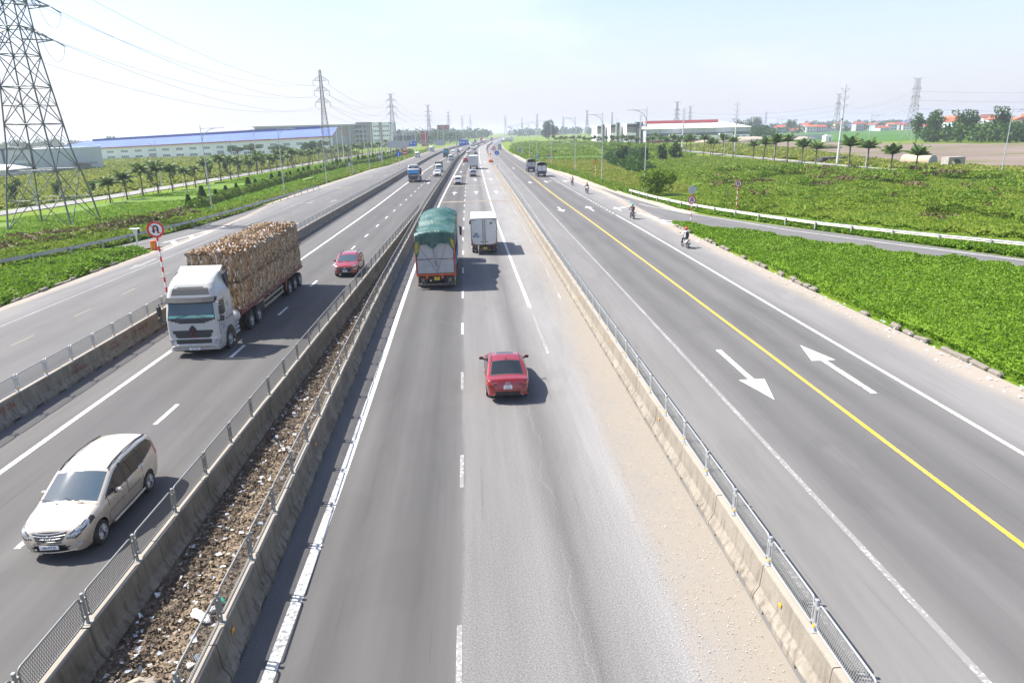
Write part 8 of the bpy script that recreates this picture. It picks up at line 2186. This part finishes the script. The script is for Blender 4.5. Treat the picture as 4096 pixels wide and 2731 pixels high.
# single trees and bushes
tree('bush', 'large feathery bush beside the lamp post at the start of the right guard rail', 29.3, 111, .9, None, 'bush', 'bush', 0, (3, 5.0, 2.9, 4200, .26, leaf_field, .04, 26, .75, .08))
tree('bigtree', 'tall round dark tree standing alone by the red gateway', 89, 836, 1.0, None, 'tree', 'tree', 0, (5, 19, 8.5, 2600, 1.4, leaf_dark, .1, 20, 1.1, .5))
tree('umb', 'x', -86, 380, 1, None, 'tree', 'tree', 0, (6, 7.5, 4.2, 1500, .5, leaf_mid, .5, 12, .45, .16))['label'] = 'flat-crowned tree before the warehouse, left of the tall grove'
for i in range(7):
    f = .45 + i / 12; tree('umb', '%s flat-crowned tree from the left along the foot of the warehouse' % ordw(i), -150 + 72 * f + rng.uniform(-3, 3), 330 + 70 * f + rng.uniform(-8, 8), rng.uniform(.75, 1.15), 'flat-crowned trees before the warehouse')
for i in range(16):
    y = 112 + i * 11; tree('sap', '%s young tree from the near end beside the left side road' % ordw(i), float(np.interp(y, [110, 160, 220, 300], [-78.5, -74.5, -71.5, -69])) - 1, y, rng.uniform(.8, 1.2), 'young trees beside the left side road', args=(8, 3.6, .9, 420, .28, leaf_mid, .32, 8, 1.0, .06))
for i, (x, y, h) in enumerate(((66, 230, 1.1), (60, 222, 1.0), (52, 214, .9), (48, 226, 1.0), (43, 208, .8))):
    tree('shrub', '%s dark bushy shrub from the right on the dyke below the palm grove' % ordw(i), x, y, h, 'bushy shrubs on the dyke', args=(9, 5.0, 1.9, 1100, .42, leaf_dark, .08, 12, 1.1, .09))
for i, (x, y, s_) in enumerate(((226, 352, .74), (234, 350, .82), (240, 362, .78), (247, 350, .8), (254, 352, .8), (262, 342, .86), (272, 352, .62), (286, 350, .66), (300, 370, .7), (314, 380, .7))):
    tree('tall', '%s tall loose-crowned tree from the left above the right-hand woods' % ordw(i), x, y, s_, 'tall trees above the right-hand woods', args=(10, 19, 5.2, 900, .9, leaf_mid, .28, 22, 1.0, .3))
for i, (x, y, s_) in enumerate(((330, 880, .9), (340, 890, .8), (366, 930, .9), (378, 940, 1.0), (384, 945, 1.0), (296, 860, .7), (420, 930, .8), (440, 960, .8))):
    tree('tall', '%s hazy tall tree from the left above the village roofs' % ordw(i), x, y, s_ * 1.1, 'hazy trees above the village')
def wood(name, poly, n, h, m, seed, ls=1.5, blob=4.0):
    """a far wood that reads as one mass"""
    rs_ = np.random.RandomState(seed); P_ = np.array(poly); lo, hi = P_.min(0), P_.max(0); q = rs_.uniform(lo, hi, (n, 2)); q = q[inpoly(q[:, 0], q[:, 1], poly)]
    hh = h * (.55 + .75 * vnoise(q[:, 0], q[:, 1], blob * 3, seed)) * rs_.uniform(.75, 1.15, len(q)); c = np.stack([q[:, 0], q[:, 1], hh * .6], -1); rad = hh * .42
    P, N, U, sz = scatter_crown(rs_, len(q) * 56, c, rad, ls, 1.15); P[:, 2] = np.abs(P[:, 2])
    me = quads_mesh(name, P, N, U, sz, sz * .5, m); return tag(link(name, me), kind='stuff')
wood('woods', [(226, 322), (238, 308), (300, 298), (430, 296), (520, 330), (560, 470), (420, 470), (300, 420), (236, 372)], 1500, 7.0, leaf_mid, 61, 1.15)
wood('woods', [(200, 560), (560, 700), (760, 1000), (700, 1080), (430, 900), (210, 640)][::-1][:6], 10, 5, leaf_mid, 62)
wood('woods', [(330, 840), (470, 850), (640, 1060), (620, 1140), (430, 1010)], 210, 8, leaf_dark, 63, 1.6)
wood('tree_belt', [(206, 520), (236, 545), (260, 620), (225, 610)], 120, 8, leaf_dark, 64, 1.2)
wood('tree_belt', [(-300, 1180), (-30, 1000), (20, 1180), (30, 1500), (-300, 1500)], 420, 13, leaf_dark, 65, 2.4)
wood('tree_belt', [(-62, 690), (-40, 660), (-22, 760), (-16, 960), (-40, 1000), (-90, 900)], 150, 10, leaf_dark, 66, 1.6)
wood('tree_belt', [(-1100, 900), (-520, 820), (-300, 900), (-300, 1200), (-1100, 1200)], 300, 11, leaf_dark, 67, 2.6)
wood('tree_belt', [(90, 1500), (700, 1350), (1500, 1300), (1500, 1800), (90, 1900)], 620, 12, leaf_dark, 68, 3.2)
wood('tree_belt', [(40, 1800), (-900, 1700), (-900, 2100), (60, 2200)], 420, 15, leaf_dark, 69, 3.6)
wood('orchard', [(60, 300), (86, 290), (92, 330), (94, 400), (76, 420), (66, 360)], 240, 2.6, leaf_field, 70, .7, 2)
wood('tree_belt', [(-230, 480), (-180, 470), (-150, 500), (-240, 560)], 60, 9, leaf_dark, 71, 1.6)
# kerb stones at the right island, half buried
ks = mat('broken kerb stone', (.19, .17, .14), .9, var=.2, vscale=2, dirt=.3)
kb = thing('island_kerb', 'broken stone kerb half overgrown along the right grass island', 'kerb', (0, 0, 0)); kb2 = thing('island_kerb', 'low stone kerb half overgrown along the left grass island', 'kerb', (0, 0, 0))
stn = [MB().box((0, 0, 0), (.28, .95, .26), bev=.05).mesh('kerb_stone', ks), MB().box((0, 0, 0), (.32, .7, .3), bev=.09).mesh('kerb_stone', ks)]
for y in np.arange(17, 74, 1.0):
    for par, x, ok in ((kb, 21.62, .55), (kb2, -31.45, .5)):
        if par is kb2 and not 30 < y < 66: continue
        if rng.random() < ok: o = link('kerb_stone', stn[rng.randrange(2)], par); o.location = (x + rng.uniform(-.08, .08), y, .02 + rng.uniform(-.07, .05)); o.rotation_euler = (rng.uniform(-.1, .1), rng.uniform(-.15, .15), rng.uniform(-.12, .12))

# ------------------------------------------------------------------ litter on the median strip, grit on the right shoulder
def scraps(name, n, xf, y0, y1, z, sizes, m, seed, zr=.05):
    rs_ = np.random.RandomState(seed); y = rs_.uniform(y0 ** .5, y1 ** .5, n) ** 2; lo, hi = xf(y); x = lo + (hi - lo) * rs_.rand(n); U = rs_.normal(0, 1, (n, 3)); U[:, 2] *= .35; U /= np.linalg.norm(U, axis=1, keepdims=True); N = rs_.normal(0, .35, (n, 3)); N[:, 2] += 1
    s_ = rs_.uniform(*sizes, n); return tag(link(name, quads_mesh(name, np.stack([x, y, z + rs_.rand(n) * zr], -1), N, U, s_, s_ * rs_.uniform(.25, .6, n), m)), kind='stuff')
medx = lambda y: (lx('medL', y) + .33, lx('medR', y) - .33)
scraps('leaf_litter', 30000, medx, 6, 90, .05, (.02, .10), leafmat('dry litter', [(.05, .036, .026), (.10, .072, .048), (.17, .13, .09), (.26, .20, .14), (.34, .28, .2)], .9, 2.0, 0), 81, .10)
scraps('paper_litter', 900, medx, 6, 90, .1, (.04, .15), leafmat('paper litter', [(.34, .35, .36), (.62, .62, .61), (.72, .72, .72), (.3, .38, .5), (.66, .66, .62)], .6, 8.0, 0), 82, .06)
scraps('grit', 7500, lambda y: (np.full_like(y, 3.9), lx('sepR', y) - .05), 8, 70, .012, (.008, .03), leafmat('loose grit', [(.14, .11, .08), (.30, .26, .21), (.42, .39, .34), (.5, .48, .44)], .9, 6, 0), 83, .015)
scraps('roadside_litter', 420, lambda y: (np.full_like(y, 20.2), np.full_like(y, 21.6)), 16, 110, .02, (.04, .14), MATS['paper litter'], 84, .04)
for nm, lab_, x, y, rx_ in (('plastic_bottle', 'green-capped plastic bottle lying in the median litter', -6.2, 13.6, .4), ('black_bag', 'black torn plastic sheet in the median litter', -6.0, 13.2, 0), ('black_bag', 'curved black plastic strip farther along the median litter', -5.9, 14.4, 1), ('white_bag', 'white plastic bag crumpled in the median litter', -6.4, 13.0, 2), ('rock', 'lump of broken concrete at the near end of the median litter', -6.8, 11.0, 3)):
    if nm == 'plastic_bottle': mb = MB(); mb.lathe([(.001, 0), (.045, 0), (.045, .18), (.02, .23), (.02, .27), (.001, .27)], n=10); o = mb.build(nm, mat('green plastic', (.04, .30, .20), .3)); o.rotation_euler = (PI / 2, 0, .8)
    else: o = lump(nm, (0, 0, 0), {'black_bag': (.42, .07, .04), 'white_bag': (.34, .14, .06), 'rock': (.34, .2, .15)}[nm], {'black_bag': black_p, 'white_bag': sign_white, 'rock': conc_mid}[nm], None, 8, 90 + rx_, .3); o.rotation_euler = (0, 0, .5 + rx_)
    o.location = (x, y, .14); tag(o, lab_, nm.replace('_', ' '))
# =================================================================== motorbike riders
def skin_figure(name, J, E, rad, mats, rule, parent):
    """one continuous body grown along a joint skeleton; faces get cloth or skin by position"""
    me = bpy.data.meshes.new(name); me.from_pydata(J, E, []); o = bpy.data.objects.new(name, me); COL.objects.link(o)
    o.modifiers.new('s', 'SKIN'); sk = me.skin_vertices[0].data if me.skin_vertices else None
    if sk is None:
        bm = bmesh.new(); bm.from_mesh(me); bm.verts.layers.skin.verify(); bm.to_mesh(me); bm.free(); sk = me.skin_vertices[0].data
    for i, r in enumerate(rad): sk[i].radius = (r, r) if not hasattr(r, '__len__') else r
    sk[0].use_root = True
    o.modifiers.new('d', 'SUBSURF').levels = 1
    dg = bpy.context.evaluated_depsgraph_get(); new = bpy.data.meshes.new_from_object(o.evaluated_get(dg)); bpy.data.objects.remove(o)
    new.name = name; new.materials.clear()
    for m in mats: new.materials.append(m)
    for p in new.polygons: p.material_index = rule(p.center); p.use_smooth = True
    return link(name, new, parent)
skin = mat('skin', (.38, .22, .15), .6)
def motorbike(label, x, y, col, rot, scooter=False):
    t = thing('motorbike', label, 'motorbike', (x, y, 0), rot); c = paint('bike paint ' + label[:12], col, .1)
    for yy, w_ in ((-.64, .055), (.62, .042)):
        r = .29; mb = MB(); mb.tube([(0, yy + (r - w_) * math.cos(a), r + (r - w_) * math.sin(a)) for a in np.linspace(0, 2 * PI, 21)[:-1]], w_, 6, closed=True); o = mb.build('wheel', rubber, t, smooth=True)
        mb = MB()
        for k in range(5): a = 2 * PI * k / 5; mb.cyl((0, yy, r), (0, yy + .2 * math.cos(a), r + .2 * math.sin(a)), .014, n=4)
        mb.cyl((-.05, yy, r), (.05, yy, r), .05, n=8); mb.build('rim', alloy, o)
    mb = MB(); vs = [(-.6 - .32, .84), (-.55, .80), (-.1, .74), (.28, .60), (.42, .95), (.5, .92), (.42, .48), (.1, .34), (-.3, .42), (-.62, .62), (-.95, .80)]
    mb.prism(vs, 'YZ', -.085 if not scooter else -.14, .085 if not scooter else .14); mb.build('body', c, t)
    mb = MB(); mb.box((0, -.36, .80), (.25, .72, .09), bev=.04, rx=.07); mb.build('seat', plastic, t)
    mb = MB(); mb.tube([(-.33, .36, 1.03), (-.12, .45, 1.0), (.12, .45, 1.0), (.33, .36, 1.03)], .016, 5); mb.cyl((0, .47, 1.0), (0, .62, .32), .03, n=6); mb.build('handlebar', plastic, t)
    for sd in (-1, 1):
        mb = MB(); mb.tube([(sd * .26, .40, 1.03), (sd * .32, .40, 1.22)], .009, 4); mb.box((sd * .34, .40, 1.25), (.11, .03, .07), bev=.02); mb.build('wing_mirror', plastic, t)
    mb = MB(); mb.cyl((.13, -.1, .32), (.16, -.85, .44), .045, .055, n=8); mb.build('exhaust', galv_dull, t)
    mb = MB(); mb.box((0, -.92, .78), (.2, .07, .08), bev=.02); mb.build('tail_light', tail_red, t); mb = MB(); mb.box((0, -.965, .60), (.19, .012, .14)); mb.build('number_plate', plate_white, t)
    mb = MB(); mb.prism([(-.66, .6), (-.9, .58), (-.98, .42), (-.92, .42), (-.85, .52), (-.66, .54)], 'YZ', -.06, .06); mb.build('rear_mudguard', plastic, t)
    mb = MB(); mb.box((0, .1, .36), (.2, .34, .22), bev=.05); mb.build('engine', galv_dull, t)
    return t
def rider(label, x, y, rot, top, legs, helmet_m, feet, hood=False, pale_legs=False):
    t = thing('person', label, 'person', (x, y, 0), rot)
    J = [(0, -.30, .90), (0, -.26, 1.08), (0, -.20, 1.28), (0, -.15, 1.42), (0, -.11, 1.52), (0, -.09, 1.62), (0, -.08, 1.72)]; E = [(i, i + 1) for i in range(6)]; r = [(.17, .13), (.145, .105), (.165, .11), (.13, .09), .055, (.085, .1), (.075, .085)]
    for sd in (-1, 1):
        b = len(J); J += [(sd * .19, -.14, 1.40), (sd * .30, .04, 1.18), (sd * .31, .24, 1.09), (sd * .30, .35, 1.05)]; E += [(3, b), (b, b + 1), (b + 1, b + 2), (b + 2, b + 3)]; r += [.07, .055, .045, .038]
        b = len(J); J += [(sd * .11, -.22, .87), (sd * .22, .10, .83), (sd * .20, .06, .40), (sd * .20, .05, .34), (sd * .21, .20, .32)]; E += [(0, b), (b, b + 1), (b + 1, b + 2), (b + 2, b + 3), (b + 3, b + 4)]; r += [.10, .078, .05, .048, .042]
    def rule(c):
        if c.z > 1.50 and abs(c.x) < .14: return 2
        if c.y > .28 and c.z > .95: return 2
        if c.z < .385: return 3
        if c.z < .93 or (c.z < .97 and c.y > -.1 and c.z < .95): return 1
        return 0
    skin_figure('body', J, E, r, [top, legs, skin if not hood else top, feet], rule, t)
    mb = MB(); k = .125; mb.lathe([(k * 1.02, -.02), (k * 1.04, .05), (k * .85, .13), (k * .45, .17), (.001, .18)], n=14); mb.box((0, .13, .02), (.17, .09, .02), bev=.008); o = mb.build('helmet', helmet_m, t, smooth=False); o.location = (0, -.08, 1.66)
    if not hood:
        mb = MB(); mb.lathe([(.10, -.10), (.108, -.02), (.10, .02)], n=12); o = mb.build('hair', black_p, t); o.location = (0, -.10, 1.66)
    mb = MB(); mb.prism([(-.012, 0), (.012, 0), (0, .045)], 'XZ', 0, .025); o = mb.build('nose', skin if not hood else top, t); o.location = (0, .02, 1.60)
    return t
def cloth_m(n, c): return mat(n, c, .85, var=.12, vscale=8)
def backpack(label, x, y, rot, m):
    t = thing('backpack', label, 'backpack', (x, y, 0), rot); mb = MB(); mb.box((0, -.40, 1.20), (.31, .19, .46), bev=.07, rx=-.2); mb.build('bag', m, t); mb = MB(); mb.box((0, -.51, 1.11), (.24, .06, .22), bev=.03, rx=-.2); mb.build('front_pocket', m, t)
    for sd in (-1, 1): mb = MB(); mb.tube([(sd * .10, -.33, 1.38), (sd * .11, -.16, 1.46), (sd * .13, -.03, 1.36), (sd * .14, -.16, 1.1)], .018, 4); mb.build('strap', m, t)
blk = cloth_m('black cloth', (.015, .015, .017))
motorbike('white motorbike nearest the camera beside the right island', 18.4, 59.5, (.55, .55, .54), .08)
rider('person in white shirt and orange-red helmet riding the nearest motorbike', 18.4, 59.5, .08, cloth_m('white shirt', (.66, .66, .68)), blk, mat('orange helmet', (.75, .10, .02), .3, coat=.5), skin)
backpack('black backpack on the rider with the orange-red helmet', 18.4, 59.5, .08, blk)
motorbike('black scooter with red tail light by the hatched nose of the slip road', 18.4, 80.6, (.04, .04, .045), .06, True)
rider('person in black jacket and turquoise helmet on the black scooter', 18.4, 80.6, .06, blk, cloth_m('pale grey trousers', (.42, .42, .43)), mat('turquoise helmet', (.05, .55, .55), .3, coat=.5), blk)
backpack('dark patterned backpack on the rider with the turquoise helmet', 18.4, 80.6, .06, cloth_m('patterned bag cloth', (.07, .06, .062)))
motorbike('dark motorbike carrying a white sack, third from the camera', 18.6, 115.3, (.05, .06, .05), .05)
rider('person in purple hooded jacket on the motorbike with the white sack', 18.6, 115.3, .05, cloth_m('purple jacket', (.06, .03, .12)), blk, mat('dark purple helmet', (.05, .025, .08), .5), skin, hood=True)
o = lump('sack', (0, 0, 0), (.27, .19, .22), cloth, None, 8, 7, .12); o.location = (18.6, 114.55, .98); tag(o, 'white bundle tied on the seat behind the purple-hooded rider', 'sack')
motorbike('dark motorbike farthest up the right service road', 18.7, 133.7, (.09, .06, .05), .05)
rider('person in pink jacket and pale blue helmet on the farthest motorbike', 18.7, 133.7, .05, cloth_m('pink jacket', (.42, .24, .32)), cloth_m('khaki trousers', (.16, .13, .09)), mat('pale blue helmet', (.25, .48, .62), .3, coat=.4), skin)
# =================================================================== haze: one closed box of thin even air round everything
def haze_box():
    mb = MB(); mb.b2((-7100, -90, -1.2), (7100, 9100, 48))
    m = bpy.data.materials.new('haze air'); m.use_nodes = True
    n, l = m.node_tree.nodes, m.node_tree.links
    n.remove(n['Principled BSDF'])
    v = n.new('ShaderNodeVolumePrincipled')
    v.inputs['Color'].default_value = (.86, .92, 1.0, 1)
    v.inputs['Density'].default_value = HAZE
    v.inputs['Anisotropy'].default_value = .25
    l.new(v.outputs[0], n['Material Output'].inputs['Volume'])
    tag(mb.build('haze', m), kind='stuff')
HAZE = .00028
haze_box()
